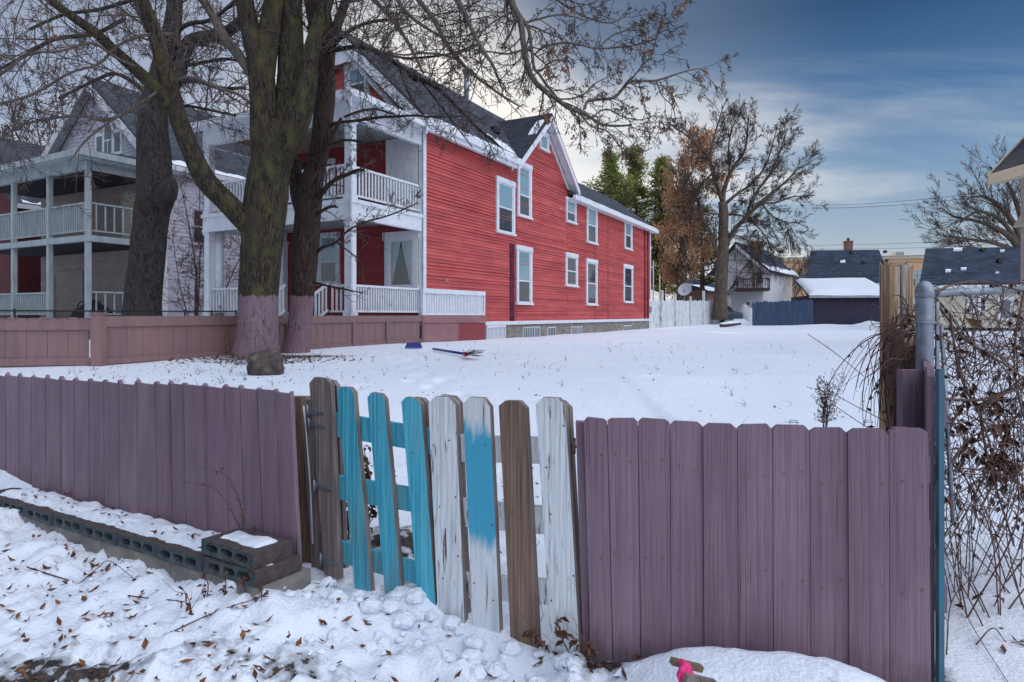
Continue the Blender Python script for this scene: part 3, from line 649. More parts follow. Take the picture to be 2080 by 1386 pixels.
    r = MB(); q = [p(-3.68, -.45, 7.27), p(-3.68, 6.5, 7.27), p(.0, 6.5, 7.27), p(.0, -.45, 7.27)]
    t_ = [p(-.3, .9, 7.52), p(-.3, 5.2, 7.52), p(.1, 5.2, 7.52), p(.1, .9, 7.52)]
    r.face(q[0], q[1], t_[1], t_[0]).face(q[0], t_[0], t_[3], q[3]).face(q[1], q[2], t_[2], t_[1]).face(*q[::-1]); ro = r.build('porch_roof', M['shV'], T)
    g = MB(); L_.box(g, -3.78, -3.66, -.52, 6.58, 7.12, 7.29); L_.box(g, -3.66, -.5, -.54, -.43, 7.12, 7.29); L_.box(g, -3.66, -3.26, -.43, 6.5, 7.2, 7.25); L_.box(g, -3.26, -.0, -.43, -.03, 7.2, 7.25)
    g.build('porch_gutter', M['white'], T)
    dsp = MB(); dsp.tube([p(-3.7, -.42, 7.15), p(-3.6, -.35, 6.95), p(-3.32, -.10, 6.7), p(-3.32, -.10, 1.5)], .045, 6).build('downspout', M['white'], T)
    snowstrip(p(-3.6, .2, 7.31), p(-3.6, 6.2, 7.31), p(-.3, 3, 7.52)-p(-3.68, 3, 7.27), .05, .3, ro, th=.025, seed=4)
    for (u0, v0) in ((-3.22, .0), (-3.22, 5.80), (-.25, 5.85)):
        for (z0, z1) in ((1.42, 4.06), (4.55, 6.74)):
            k = MB(); w_ = .22; L_.box(k, u0, u0+w_, v0, v0+w_, z0, z1); L_.box(k, u0-.03, u0+w_+.03, v0-.03, v0+w_+.03, z0, z0+.14); L_.box(k, u0-.03, u0+w_+.03, v0-.03, v0+w_+.03, z1-.12, z1)
            k.build('porch_post', M['white'], T)
    MB().tube([p(-2.9, 5.72, 1.42), p(-2.9, 5.72, 4.06)], .12, 12).build('porch_column', M['white'], T)
    railing(T, PF, .22, 5.78, 4.68, 5.55, 'white', o=-.12); railing(T, PS, -2.98, -.02, 4.68, 5.50, 'white', o=-.12)
    railing(T, PF, 3.0, 5.78, 1.52, 2.28, 'white', o=-.12); railing(T, PF, .22, .85, 1.52, 2.28, 'white', o=-.12); railing(T, PS, -2.98, -.02, 1.52, 2.28, 'white', o=-.12, step=.105)
    for v in (.85, 2.5):
        sr = MB(); a, b_ = p(-3.2, v, 2.30), p(-4.35, v, 1.62); sr.bar(a, b_, .06, .06)
        for k in range(9):
            q0 = a.lerp(b_, (k+.5)/9); sr.bar(q0, q0-dn*.75, .04)
        sr.bar(a-dn*.72, b_-dn*.72, .05); sr.bar(b_+dn*.06, b_-dn*.9, .09); sr.build('stair_railing', M['white'], T)
    stp = MB()
    for k in range(4): L_.box(stp, -3.25-.28*(k+1), -3.25-.28*k, .85, 2.5, .5, 1.28-.19*k)
    stp.build('stairs', M['floorw'], T)
    # front wall openings
    wl = MB(); wl.pbox(FR, .14, 1.33, 4.53, 7.08, .025, .05).pbox(FR, 1.33, 1.40, 4.53, 7.08, .025, .07)
    for k in range(8): wl.pbox(FR, .2+k*.14, .21+k*.14, 4.53, 7.08, .05, .056)
    wl.build('white_panel', M['white'], T)
    w = window(T, FR, .12, 1.47, 2.3, 4.05, .2, split=0, head=.05, up='glass', label='porch window with white lace curtains')
    cu = MB()
    for (a, b_, c0, c1) in ((1.22, .80, 1.22, 1.15), (.38, .80, .38, .45)):
        cu.face(FR.pt(a, .05, 3.83), FR.pt(b_, .05, 3.83), FR.pt(c1, .05, 2.42), FR.pt(c0, .05, 2.42))
    cu.build('curtain', M['curtain'], w)
    window(T, FR, 3.4, 4.4, 2.5, 4.25, .13, split=.45, up='glassb'); window(T, FR, 4.42, 5.3, 2.5, 4.25, .13, split=.45, up='glassb')
    window(T, FR, 3.6, 4.35, 5.1, 6.75, .1, split=.5, up='glass')
    do = MB(); do.pbox(FR, 4.7, 5.5, 4.53, 6.75, .02, .06).build('door', M['blk'], T)
    dfm = MB(); dfm.pbox(FR, 4.6, 4.7, 4.53, 6.85, .02, .08).pbox(FR, 5.5, 5.6, 4.53, 6.85, .02, .08).build('door_frame', M['white'], T)
    # hanging chain of the porch swing
    ch = MB(); q0 = FR.pt(.62, 1.1, 4.3)
    for k in range(56): z = 4.30-k*.05; ch.box(q0.x-.012, q0.x+.012, q0.y-.006-(k % 2)*.008, q0.y+.006+(k % 2)*.008, z, z+.042)
    ch.build('chain', M['blk'], T)
    mb = MB(); s = SD.S(1317); mb.pbox(SD, 24.6, 24.85, 1.6, 2.0, .03, .2).build('meter_box', M['greytrim'], T)
red_house()

# ================= grey house with a two-storey porch
def grey_house():
    L_ = Lot(-15.32, 23.1); p = L_.p; T = thing('grey_house', (-15.32, 23.1, .7), 'pale grey sided house with dim two-storey porch and arched attic window', 'house')
    FRp, FR, SD = L_.front(0), L_.front(2.87), L_.side(); ez, rz, rv = 7.45, 11.7, 4.6
    MB().rows(SD, [(2.87, .8), (19, .8), (19, 7.35), (2.87, 7.35)], .8, 7.35, h=.15, lap=.02).build('wall', M['greysid'], T)
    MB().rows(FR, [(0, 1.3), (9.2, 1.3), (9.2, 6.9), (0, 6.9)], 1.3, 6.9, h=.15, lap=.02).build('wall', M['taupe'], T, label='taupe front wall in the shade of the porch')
    MB().rows(FR, [(0, 7.2), (9.2, 7.2), (9.2, 7.55), (rv, 11.45), (0, 7.55)], 7.2, 11.4, h=.15, lap=.02).build('wall', M['greysid'], T, label='gable wall above the porch')
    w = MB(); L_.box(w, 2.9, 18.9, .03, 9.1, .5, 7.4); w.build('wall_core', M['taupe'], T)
    rf = MB(); slab(rf, p(2.35, -.45, ez), p(19.4, -.45, ez), p(19.4, rv, rz), p(2.35, rv, rz)); slab(rf, p(2.35, 2*rv+.45, ez), p(19.4, 2*rv+.45, ez), p(19.4, rv, rz), p(2.35, rv, rz))
    rm = rf.build('roof', M['shU'], T)
    snowstrip(p(3, -.43, ez), p(19, -.43, ez), p(0, rv, rz)-p(0, -.45, ez), .1, .6, rm, th=.03, seed=21, n=80)
    e = MB(); dn = Vector((0, 0, 1)); fo = Vector((-U.x, -U.y, 0))
    for v0 in (-.5, 2*rv+.5):
        a, b = p(2.38, v0, ez-.05)-dn*.11, p(2.38, rv, rz)-dn*.11; e.hexa([a, b, b-dn*.42, a-dn*.42], [a+fo*.05, b+fo*.05, b+fo*.05-dn*.42, a+fo*.05-dn*.42])
    e.build('rake_board', M['whiteold'], T); e = MB(); slab(e, p(2.40, -.4, ez-.11), p(2.86, -.4, ez-.11), p(2.86, rv, rz-.11), p(2.40, rv, rz-.11), .03); e.build('soffit', M['whiteold'], T); e = MB(); slab(e, p(2.40, 2*rv+.4, ez-.11), p(2.86, 2*rv+.4, ez-.11), p(2.86, rv, rz-.11), p(2.40, rv, rz-.11), .03); e.build('soffit', M['whiteold'], T); e = MB()
    L_.box(e, 2.4, 19.4, -.52, -.4, ez-.22, ez-.03); L_.box(e, 2.9, 19, -.4, 0, ez-.28, ez-.22)
    e.build('eave_board', M['whiteold'], T)
    cb = MB(); cb.pbox(SD, 2.85, 3.02, .8, 7.2, .02, .05).pbox(FR, -.05, .14, 1.3, 6.9, .02, .05).build('corner_board', M['whiteold'], T)
    # attic window: arch between two lights
    c0, z0 = FR.S(222.5, 0), FR.Z(222.5, 316); k = MB(); wv = .42
    def arch(r, o0, o1, zs, zc, mb):
        pts = [FR.pt(c0-r, o0, zs), FR.pt(c0+r, o0, zs)]+[FR.pt(c0+r*math.cos(a), o0, zc+r*math.sin(a)*1.15) for a in [math.pi*i/14 for i in range(15)]]
        mb.prism(pts, FR.pt(0, o1, 0)-FR.pt(0, o0, 0))
    arch(.38, .02, .07, z0, z0+1.05, k); k.pbox(FR, c0-.98, c0-.38, z0, z0+1.0, .02, .06).pbox(FR, c0+.38, c0+.98, z0, z0+1.0, .02, .06).pbox(FR, c0-1.0, c0+1.0, z0-.06, z0, .02, .09)
    wo = k.build('window', M['white'], T, label='white arched attic window between two narrow lights')
    k = MB(); arch(.26, .07, .076, z0+.08, z0+1.02, k); k.pbox(FR, c0-.86, c0-.45, z0+.08, z0+.88, .06, .066).pbox(FR, c0+.45, c0+.86, z0+.08, z0+.88, .06, .066); k.build('pane', M['glass'], wo)
    k = MB(); k.pbox(FR, c0-.26, c0+.26, z0+.6, z0+.66, .077, .09).pbox(FR, c0-.02, c0+.02, z0+.08, z0+.6, .077, .088); k.build('muntin', M['white'], wo)
    # porch
    f = MB(); L_.box(f, -.05, 2.85, -.05, 9.3, 1.15, 1.32); L_.box(f, .05, 2.85, .05, 9.2, .5, 1.15); f.build('porch_floor', M['floorw'], T)
    b = MB(); L_.box(b, -.05, .12, -.05, 9.3, 4.12, 4.34); L_.box(b, .12, 2.85, -.05, .12, 4.12, 4.34); L_.box(b, -.05, .14, -.05, 9.3, 6.72, 7.02); L_.box(b, .14, 2.85, -.05, .14, 6.72, 7.02)
    L_.box(b, -.45, 2.85, -.45, 9.7, 7.02, 7.1); L_.box(b, -.55, -.45, -.55, 9.8, 7.08, 7.3); L_.box(b, -.45, 2.4, -.55, -.45, 7.08, 7.3)
    b.build('porch_beam', M['greytrim'], T)
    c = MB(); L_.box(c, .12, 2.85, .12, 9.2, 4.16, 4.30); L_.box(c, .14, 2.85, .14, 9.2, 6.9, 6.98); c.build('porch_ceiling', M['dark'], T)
    r = MB(); r.face(p(-.5, -.5, 7.28), p(-.5, 9.7, 7.28), p(2.87, 9.7, 7.75), p(2.87, .6, 7.75)).face(p(-.5, -.5, 7.28), p(2.87, .6, 7.75), p(2.87, -.5, 7.28)).build('porch_roof', M['shV'], T)
    for v in (0, 2.58, 5.23, 7.9):
        for (z0, z1) in ((1.32, 4.12), (4.34, 6.72)):
            k = MB(); L_.box(k, -.02, .14, v, v+.16, z0, z1); k.build('porch_post', M['greytrim'], T)
    S2 = L_.side()
    for (z0, z1) in ((4.5, 5.56), (1.45, 2.32)):
        for (v0, v1) in ((.2, 2.58), (2.78, 5.23), (5.43, 7.9)):
            if z0 < 2 and v0 < 1: continue
            railing(T, FRp, v0, v1, z0, z1, 'greytrim', o=-.12, step=.14)
        railing(T, S2, .2, 2.8, z0, z1, 'greytrim', o=-.14, step=.3)
    window(T, FR, .95, 1.85, 1.9, 3.75, .13, cm='greytrim', up='glass'); window(T, FR, .1, .55, 1.7, 3.75, .1, cm='cream', up='shade', split=0)
    window(T, FR, .1, .7, 4.9, 6.5, .1, cm='greytrim', up='glass'); window(T, FR, 5.6, 8.0, 1.7, 3.4, .12, cm='taupe', up='taupe', low='taupe')
    d = MB(); d.pbox(FR, 1.7, 2.6, 4.4, 6.45, .02, .06).build('door', M['cream'], T); d = MB(); d.pbox(FR, 1.55, 1.7, 4.4, 6.6, .02, .08).pbox(FR, 2.6, 2.75, 4.4, 6.6, .02, .08).pbox(FR, 1.7, 2.6, 6.45, 6.6, .02, .08).build('door_frame', M['greytrim'], T)
    window(T, SD, 4.0, 5.0, 4.4, 6.0, .12, cm='greysid', up='glass'); window(T, SD, 8.2, 9.2, 1.6, 3.4, .12, cm='white', up='glass')
    rl = MB(); L_.box(rl, 1.1, 2.2, .5, 1.7, 4.34, 4.9)
    return L_, T
GL, GT = grey_house()
def porch_things():
    # garden furniture heaped on the grey porch
    p = GL.p
    o = p(1.0, 1.7, 1.32); T = thing('covered_bicycle', o, 'dark bicycle under a crumpled black tarp on the grey lower porch', 'bicycle')
    mb = MB()
    def ring(c, r, ax):
        mb.tube([c+ax*(r*math.cos(a))+Vector((0, 0, r*math.sin(a))) for a in [2*math.pi*i/20 for i in range(21)]], .02, 5)
    ax = Vector((V.x, V.y, 0)); c1 = o+ax*-.5+Vector((0, 0, .34)); c2 = o+ax*.55+Vector((0, 0, .34)); ring(c1, .32, ax); ring(c2, .32, ax); mb.build('wheels', M['rubber'], T)
    f = MB(); s_ = o+ax*.1+Vector((0, 0, .85)); b_ = o+Vector((0, 0, .32)); h_ = o+ax*-.35+Vector((0, 0, .95))
    for a, b in ((c2, s_), (s_, b_), (b_, c2), (b_, h_), (s_, h_), (h_, c1)): f.tube([a, b], .017, 5)
    f.tube([h_-ax*.05+Vector((0, 0, .08)), h_+Vector((U.x*.25, U.y*.25, .1))], .014, 5); f.build('frame', M['blk'], T)
    tp = MB(); g = []
    for i in range(13):
        row = []
        for j in range(7):
            x = -1+i/6; y = -.5+j/6; hh = .25+.45*math.exp(-(x*1.2)**2-(y*2)**2)+.22*mnoise.noise(Vector((x*3, y*3, 1)))
            q = o+ax*(x*.9+.2)+Vector((U.x, U.y, 0))*(y*.9+.2); row.append(Vector((q.x, q.y, o.z+max(.03, hh*(1-max(abs(x), abs(2*y))**6)))))
        g.append(row)
    for i in range(12):
        for j in range(6): tp.face(g[i][j], g[i+1][j], g[i+1][j+1], g[i][j+1], smooth=True)
    tp.build('tarp', M['rubber'], T)
    o = p(2.3, .9, 1.32); T = thing('wooden_box_stand', o, 'small orange-brown wooden box on a stand by the grey porch wall', 'box')
    k = MB(); GL.box(k, 2.15, 2.45, .75, 1.1, 1.9, 2.4); k.build('box', mat('orange_brown_wood', (.30, .12, .06), (.2, .08, .04), (8, 8, 8)), T)
    k = MB()
    for (a, b) in ((2.17, .78), (2.4, .78), (2.17, 1.05), (2.4, 1.05)): GL.box(k, a, a+.03, b, b+.03, 1.32, 1.9)
    k.build('legs', M['brownf'], T)
    b = MB(); b.tube([p(2.0, 1.5, 1.35), p(2.5, 1.2, 2.75)], .02, 5); b.build('broom_pole', M['blk'], label='dark pole leaning on the grey porch wall beside the box', cat='pole')
porch_things()

# ================= house at the far left edge
def left_house():
    L_ = Lot(-15.32, 23.1); p = L_.p; a, b = 11.6, 19.6; T = thing('maroon_house', p(3, a, .6), 'maroon house with dark roof at the left edge beyond the grey porch', 'house')
    SD, FR = L_.side(a), L_.front(3)
    MB().rows(SD, [(3, .6), (16, .6), (16, 6.9), (3, 6.9)], .6, 6.9, h=.15).build('wall', M['maroon'], T)
    MB().rows(FR, [(a, .6), (b, .6), (b, 7.0), ((a+b)/2, 10.4), (a, 7.0)], .6, 10.3, h=.15).build('wall', M['maroon'], T)
    w = MB(); L_.box(w, 3.05, 15.9, a+.05, b-.05, .4, 6.95); w.build('wall_core', M['maroon'], T)
    rf = MB(); rv = (a+b)/2; slab(rf, p(2.5, a-.5, 6.85), p(16.4, a-.5, 6.85), p(16.4, rv, 10.9), p(2.5, rv, 10.9)); slab(rf, p(2.5, b+.5, 6.85), p(16.4, b+.5, 6.85), p(16.4, rv, 10.9), p(2.5, rv, 10.9)); ro = rf.build('roof', M['shU'], T)
    snowstrip(p(3, a-.45, 6.86), p(16, a-.45, 6.86), p(0, rv, 10.9)-p(0, a-.5, 6.85), .1, .5, ro, seed=31)
    e = MB(); L_.box(e, 2.5, 16.4, a-.58, a-.48, 6.6, 6.82); e.build('eave_board', M['white'], T)
    window(T, SD, 4.0, 6.4, 1.9, 3.7, .12, up='taupe', low='taupe', cm='taupe'); window(T, SD, 7.4, 8.4, 4.6, 6.2, .12)
left_house()

# ================= houses and sheds far behind
def fr_pl(px1, d1, px2, d2): return PlP(px1, d1, px2, d2)
def zp(py, d): return H-(py-HY)/F*d
def white_house():
    A = P(1452, 640, 56); B = P(1549, 640, 55); C = P(1609, 640, 63)
    F1 = Pl(A.x, A.y, B.x-A.x, B.y-A.y); F2 = Pl(B.x, B.y, C.x-B.x, C.y-B.y); T = thing('white_house', (B.x, B.y, .8), 'white gabled house with a brown balcony behind the tall bare tree', 'house')
    w1 = (B-A).length; w2 = (C-B).length; g = .8; e = zp(545, 55); c = F1.S(1493); az = zp(492, 55.5)
    MB().rows(F1, [(0, g), (w1, g), (w1, e), (c, az-.1), (0, e-.3)], g, az-.15, h=.2, lap=.03).build('wall', M['white'], T)
    MB().rows(F2, [(0, g), (w2, g), (w2, e), (0, e)], g, e, h=.2, lap=.03).build('wall', M['white'], T)
    rf = MB(); bk = Vector((F2.t[0], F2.t[1], 0))*(w2+.6); rl = Vector((F1.t[0], F1.t[1], 0)); o = Vector((F1.n[0], F1.n[1], 0))*.5
    ap = F1.pt(c, 0, az); er = F1.pt(w1+.5, 0, e-.25); el = F1.pt(-.6, 0, e-.5); slab(rf, er+o, ap+o, ap+bk, er+bk, .15); slab(rf, el+o, ap+o, ap+bk, el+bk, .15)
    ro = rf.build('roof', M['shF'], T)
    k = MB(); k.hexa([er+o-Vector((0, 0, .16)), ap+o-Vector((0, 0, .16)), ap+o-Vector((0, 0, .5)), er+o-Vector((0, 0, .5))], [q-o*.1 for q in (er+o-Vector((0, 0, .16)), ap+o-Vector((0, 0, .16)), ap+o-Vector((0, 0, .5)), er+o-Vector((0, 0, .5)))]); k.build('rake_board', M['white'], T)
    snowstrip(er+o*.5, er+bk, ap-er, .3, 1.2, ro, th=.1, seed=3, n=30)
    k = MB(); q = F1.pt(F1.S(1545), -3, 0); k.box(q.x-.35, q.x+.35, q.y-.3, q.y+.3, 4, zp(492, 58)); k.box(q.x-.4, q.x+.4, q.y-.35, q.y+.35, zp(494, 58), zp(491, 58)); k.build('chimney', M['brickc'], ro)
    window(T, F1, F1.S(1489), F1.S(1497), zp(531, 55), zp(510, 55), .1, up='glass', split=0); window(T, F1, F1.S(1538), F1.S(1548), zp(575, 55), zp(552, 55), .1, cm='redshade', up='glass', split=0)
    for px in (1512, 1531): window(T, F1, F1.S(px), F1.S(px+14), zp(622, 55), zp(610, 55), .1, up='glass', split=0)
    for (a, b, yt, yb) in ((1572, 1578, 554, 571), (1582, 1587, 562, 575), (1590, 1595, 558, 586), (1598, 1604, 560, 576)): window(T, F2, F2.S(a), F2.S(b), zp(yb, 59), zp(yt, 59), .12, up='glass', split=.5)
    # balcony
    s0, s1 = F1.S(1496, 1.8), F1.S(1564, 1.8); z0, z1 = zp(591, 53.4), zp(567, 53.4); b = MB(); b.pbox(F1, s0, s1, z0, z0+.25, 0, 1.8)
    for s in (s0, (s0+s1)/2, s1-.12): b.pbox(F1, s, s+.12, z0+.25, z1, 1.68, 1.8)
    b.pbox(F1, s0, s1, z1, z1+.08, 1.66, 1.82); b.pbox(F1, s0, s0+.08, z1, z1+.08, 0, 1.66); b.pbox(F1, s1-.08, s1, z1, z1+.08, 0, 1.66); balusters(b, F1, s0+.12, s1-.12, z0+.25, z1, .16, .06, 1.7)
    b.build('balcony', M['brownf'], T)
white_house()
def brick_building():
    A = P(1500, 640, 98); B = P(1900, 640, 92); T = thing('brick_building', (A.x, A.y, 1), 'tan brick flat-roofed building far behind the dark-roofed houses', 'building')
    F1 = Pl(A.x, A.y, B.x-A.x, B.y-A.y); w = (B-A).length; h = 9.6
    MB().pbox(F1, 0, w, .8, h, -14, 0).build('wall', M['tanbrick'], T)
    MB().pbox(F1, -.2, w+.2, h, h+.5, -14.2, .3).build('cornice', mat('pale_cornice', (.42, .36, .28), (.36, .3, .24), (3, 3, 3)), T)
    MB().pbox(F1, F1.S(1835), F1.S(1852), h+.5, h+1.3, -5, -3).build('roof_box', M['greytrim'], T)
    for px in (1553, 1579, 1620, 1812, 1828, 1846, 1864, 1886):
        for (z0, z1) in ((5.6, 7.9), (1.9, 4.2)): window(T, F1, F1.S(px), F1.S(px)+1.0, z0, z1, .12, cm='greytrim', up='glassb')
brick_building()
def garage():
    A = P(1646, 640, 50); B = P(1808, 640, 49); F1 = Pl(A.x, A.y, B.x-A.x, B.y-A.y); w = (B-A).length; T = thing('navy_garage', (A.x, A.y, .7), 'low dark navy garage under a thick white snow-covered roof', 'garage')
    k = MB(); z = .6; zt = zp(600, 50); k.rows(F1, [(0, z), (w, z), (w, zt), (0, zt)], z, zt, h=.18, lap=.02); k.pbox(F1, .02, w-.02, z, zt, -6, -.02); k.build('wall', M['navy'], T)
    r = MB(); a, b = F1.pt(-.15, .35, zt-.05), F1.pt(w+.15, .35, zt-.05); c, d = F1.pt(w+.05, -5, zp(569, 55)), F1.pt(.15, -5, zp(569, 55)); slab(r, a, b, c, d, .12); ro = r.build('roof', M['shF'], T)
    s = MB(); g = []; nx, ny = 40, 16
    for i in range(nx+1):
        row = []
        for j in range(ny+1):
            f, t = i/nx, j/ny; q = a.lerp(b, f).lerp(d.lerp(c, f), t); e = 1-max(abs(2*f-1)**14, abs(2*t-1)**10); q.z += .28*e+.02+.05*mnoise.noise(q*.6); row.append(q)
        g.append(row)
    for i in range(nx):
        for j in range(ny): s.face(g[i][j], g[i+1][j], g[i+1][j+1], g[i][j+1], smooth=True)
    s.build('roof_snow', M['snow'], ro)
    k = MB(); k.pbox(F1, -.18, w+.18, zt-.22, zt-.05, .36, .42).build('eave_board', M['greytrim'], T)
garage()
def dark_gable(name, label, px0, px1, d0, d1, ye, yr, ox, wall, g=.7, chim=None, wins=(), snow=None):
    A = P(px0, 640, d0); B = P(px1, 640, d0-(px1-px0)*.004); F1 = Pl(A.x, A.y, B.x-A.x, B.y-A.y); w = (B-A).length; T = thing(name, (A.x, A.y, g), label, 'house'); dv = Vector((A.x, A.y, 0)).normalized(); F0 = F1.pt; F1.pt = lambda s_, o_, z_: F0(s_, 0, z_)-dv*o_
    ze, zr = zp(ye, d0), zp(yr, d1); dd = d1-d0
    k = MB(); k.rows(F1, [(.3, g), (w-.3, g), (w-.3, ze), (.3, ze)], g, ze, h=.2, lap=.02, o=-.5); k.pbox(F1, .32, w-.32, g, ze, -2*dd, -.53)
    k.prism([F1.pt(.34, -.6, ze), F1.pt(.34, -dd, zr-.2), F1.pt(.34, -2*dd, ze)], (F1.t[0]*(w-.68), F1.t[1]*(w-.68), 0)); k.build('wall', M[wall], T)
    r = MB(); slab(r, F1.pt(0, 0, ze), F1.pt(w, 0, ze), F1.pt(w-ox, -dd, zr), F1.pt(ox, -dd, zr), .15); slab(r, F1.pt(0, -2*dd, ze), F1.pt(w, -2*dd, ze), F1.pt(w-ox, -dd, zr), F1.pt(ox, -dd, zr), .15); ro = r.build('roof', M['shF'], T)
    k = MB(); k.pbox(F1, -.1, w+.1, ze-.28, ze-.08, 0.02, .1).build('gutter', M['whiteold'], T)
    if chim:
        q = P(chim, 640, d1-.6); k = MB(); k.box(q.x-.3, q.x+.3, q.y-.3, q.y+.3, zr-1.2, zr+.75).box(q.x-.35, q.x+.35, q.y-.35, q.y+.35, zr+.75, zr+.9); co = k.build('chimney', M['brickc'], ro)
        k = MB(); k.tube([(q.x, q.y, zr+.9), (q.x, q.y, zr+1.2)], .14, 8).build('chimney_pot', M['rusty'], co)
    for (px, f) in ((px0+(px1-px0)*.3, .88), (px0+(px1-px0)*.52, .55), (px0+(px1-px0)*.68, .9), (px0+(px1-px0)*.77, .6)):
        s = F1.S(px, -dd*f); q = F1.pt(s, -dd*f, ze+(zr-ze)*f); MB().box(q.x-.12, q.x+.12, q.y-.12, q.y+.12, q.z-.05, q.z+.22).build('roof_vent', M['blk'], ro)
    for (px, f, sz) in snow or ():
        s = F1.S(px, -dd*f); q = F1.pt(s, -dd*f, ze+(zr-ze)*f); up = F1.pt(0, -dd, zr)-F1.pt(0, 0, ze); snowstrip(q, q+Vector((F1.t[0], F1.t[1], 0))*sz, up, sz*.5, sz*1.1, ro, th=.12, n=8, seed=px)
    for (xl, xr, yt, yb) in wins: window(T, F1, F1.S(xl, -.5), F1.S(xr, -.5), zp(yb, d0+.5), zp(yt, d0+.5), .12, o=-.5, up='glass', split=0)
    return T
dark_gable('dark_roofed_house', 'house whose broad slate-dark roof and brick chimney rise behind the snowy garage', 1636, 1812, 57, 63, 574, 510, .5, 'white', chim=1723, snow=((1679, .58, .45),))
dark_gable('cream_house', 'cream-walled house with a wide dark roof behind the chain-link gate', 1868, 2110, 37, 41, 577, 507, .35, 'cream', g=.75, wins=((1955, 1972, 600, 635), (1978, 1996, 600, 635), (2018, 2050, 604, 650)), snow=((1900, .3, .3), (1928, .35, .3), (1976, .85, .25), (2004, .25, .2), (1880, .9, .5)))
def far_garage():
    A = P(1372, 640, 68); B = P(1434, 640, 66); F1 = Pl(A.x, A.y, B.x-A.x, B.y-A.y); w = (B-A).length; T = thing('brown_garage', (A.x, A.y, .9), 'small brown garage with a snowy roof edge under the rusty tree', 'garage')
    MB().pbox(F1, 0, w, .7, 4.0, -6, 0).build('wall', mat('brown_stucco', (.26, .15, .12), (.2, .11, .09), (4, 4, 4)), T)
    r = MB(); slab(r, F1.pt(-1.2, .6, 5.3), F1.pt(-1.2, -6, 5.3), F1.pt(w+.5, -6, 3.9), F1.pt(w+.5, .6, 3.9), .2); ro = r.build('roof', M['shF'], T)
    snowstrip(F1.pt(w+.4, .5, 3.93), F1.pt(w+.4, -5, 3.93), F1.pt(-1.2, .6, 5.3)-F1.pt(w+.5, .6, 3.9), 2.4, 3.2, ro, th=.12, n=20)
    A = P(1430, 640, 72); B = P(1462, 640, 72); F1 = Pl(A.x, A.y, B.x-A.x, B.y-A.y); w = (B-A).length; T = thing('blue_grey_shed', (A.x, A.y, .9), 'pale shed with a blue-grey roof between the brown garage and the white house', 'shed')
    MB().pbox(F1, 0, w, .7, 3.8, -5, 0).build('wall', M['cream'], T)
    r = MB(); slab(r, F1.pt(-.6, .5, 3.7), F1.pt(w+.4, .5, 3.7), F1.pt(w, -3, 5.4), F1.pt(-2.2, -3, 5.8), .2); r.build('roof', M['shF'], T)
    window(T, F1, .3, .9, 2.0, 3.2, .1, up='glassb', split=0)
far_garage()
def right_house():
    x, y = P(2073, 640, 18).x, 18; T = thing('tan_house', (x, 14, .4), 'corner of a tan house with pale upswept eaves at the right edge', 'house')
    k = MB(); k.box(x, x+8, 8, y, .2, 5.6); k.build('wall', mat('tan_grey_wall', (.42, .36, .33), (.36, .31, .29), (3, 3, 3)), T)
    r = MB(); slab(r, Vector((x-.5, 7.5, 5.55)), Vector((x-.5, y+.4, 5.55)), Vector((x+4.2, y+.4, 10.6)), Vector((x+4.2, 7.5, 10.6)), .2); slab(r, Vector((x+8.9, 7.5, 5.55)), Vector((x+8.9, y+.4, 5.55)), Vector((x+4.2, y+.4, 10.6)), Vector((x+4.2, 7.5, 10.6)), .2); r.build('roof', M['shF'], T)
    k = MB(); q0, q1 = Vector((x-.56, y+.42, 5.52)), Vector((x+4.2, y+.42, 10.62)); k.hexa([q0, q1, q1-Vector((0, 0, .5)), q0-Vector((0, 0, .42))], [q_+Vector((0, .06, 0)) for q_ in (q0, q1, q1-Vector((0, 0, .5)), q0-Vector((0, 0, .42)))]); k.box(x-.58, x-.5, 7.5, y+.4, 5.2, 5.5).build('rake_board', M['cream'], T)
    k = MB(); slab(k, Vector((x-.44, 7.5, 5.36)), Vector((x-.44, y+.36, 5.36)), Vector((x+4.2, y+.36, 10.35)), Vector((x+4.2, 7.5, 10.35)), .22); k.build('soffit', M['cream'], T)
    k = MB(); slab(k, Vector((x-.14, 8, 3.95)), Vector((x-.14, y+.1, 3.95)), Vector((x+.05, y+.1, 4.25)), Vector((x+.05, 8, 4.25)), .07); k.build('ledge', M['cream'], T)
right_house()
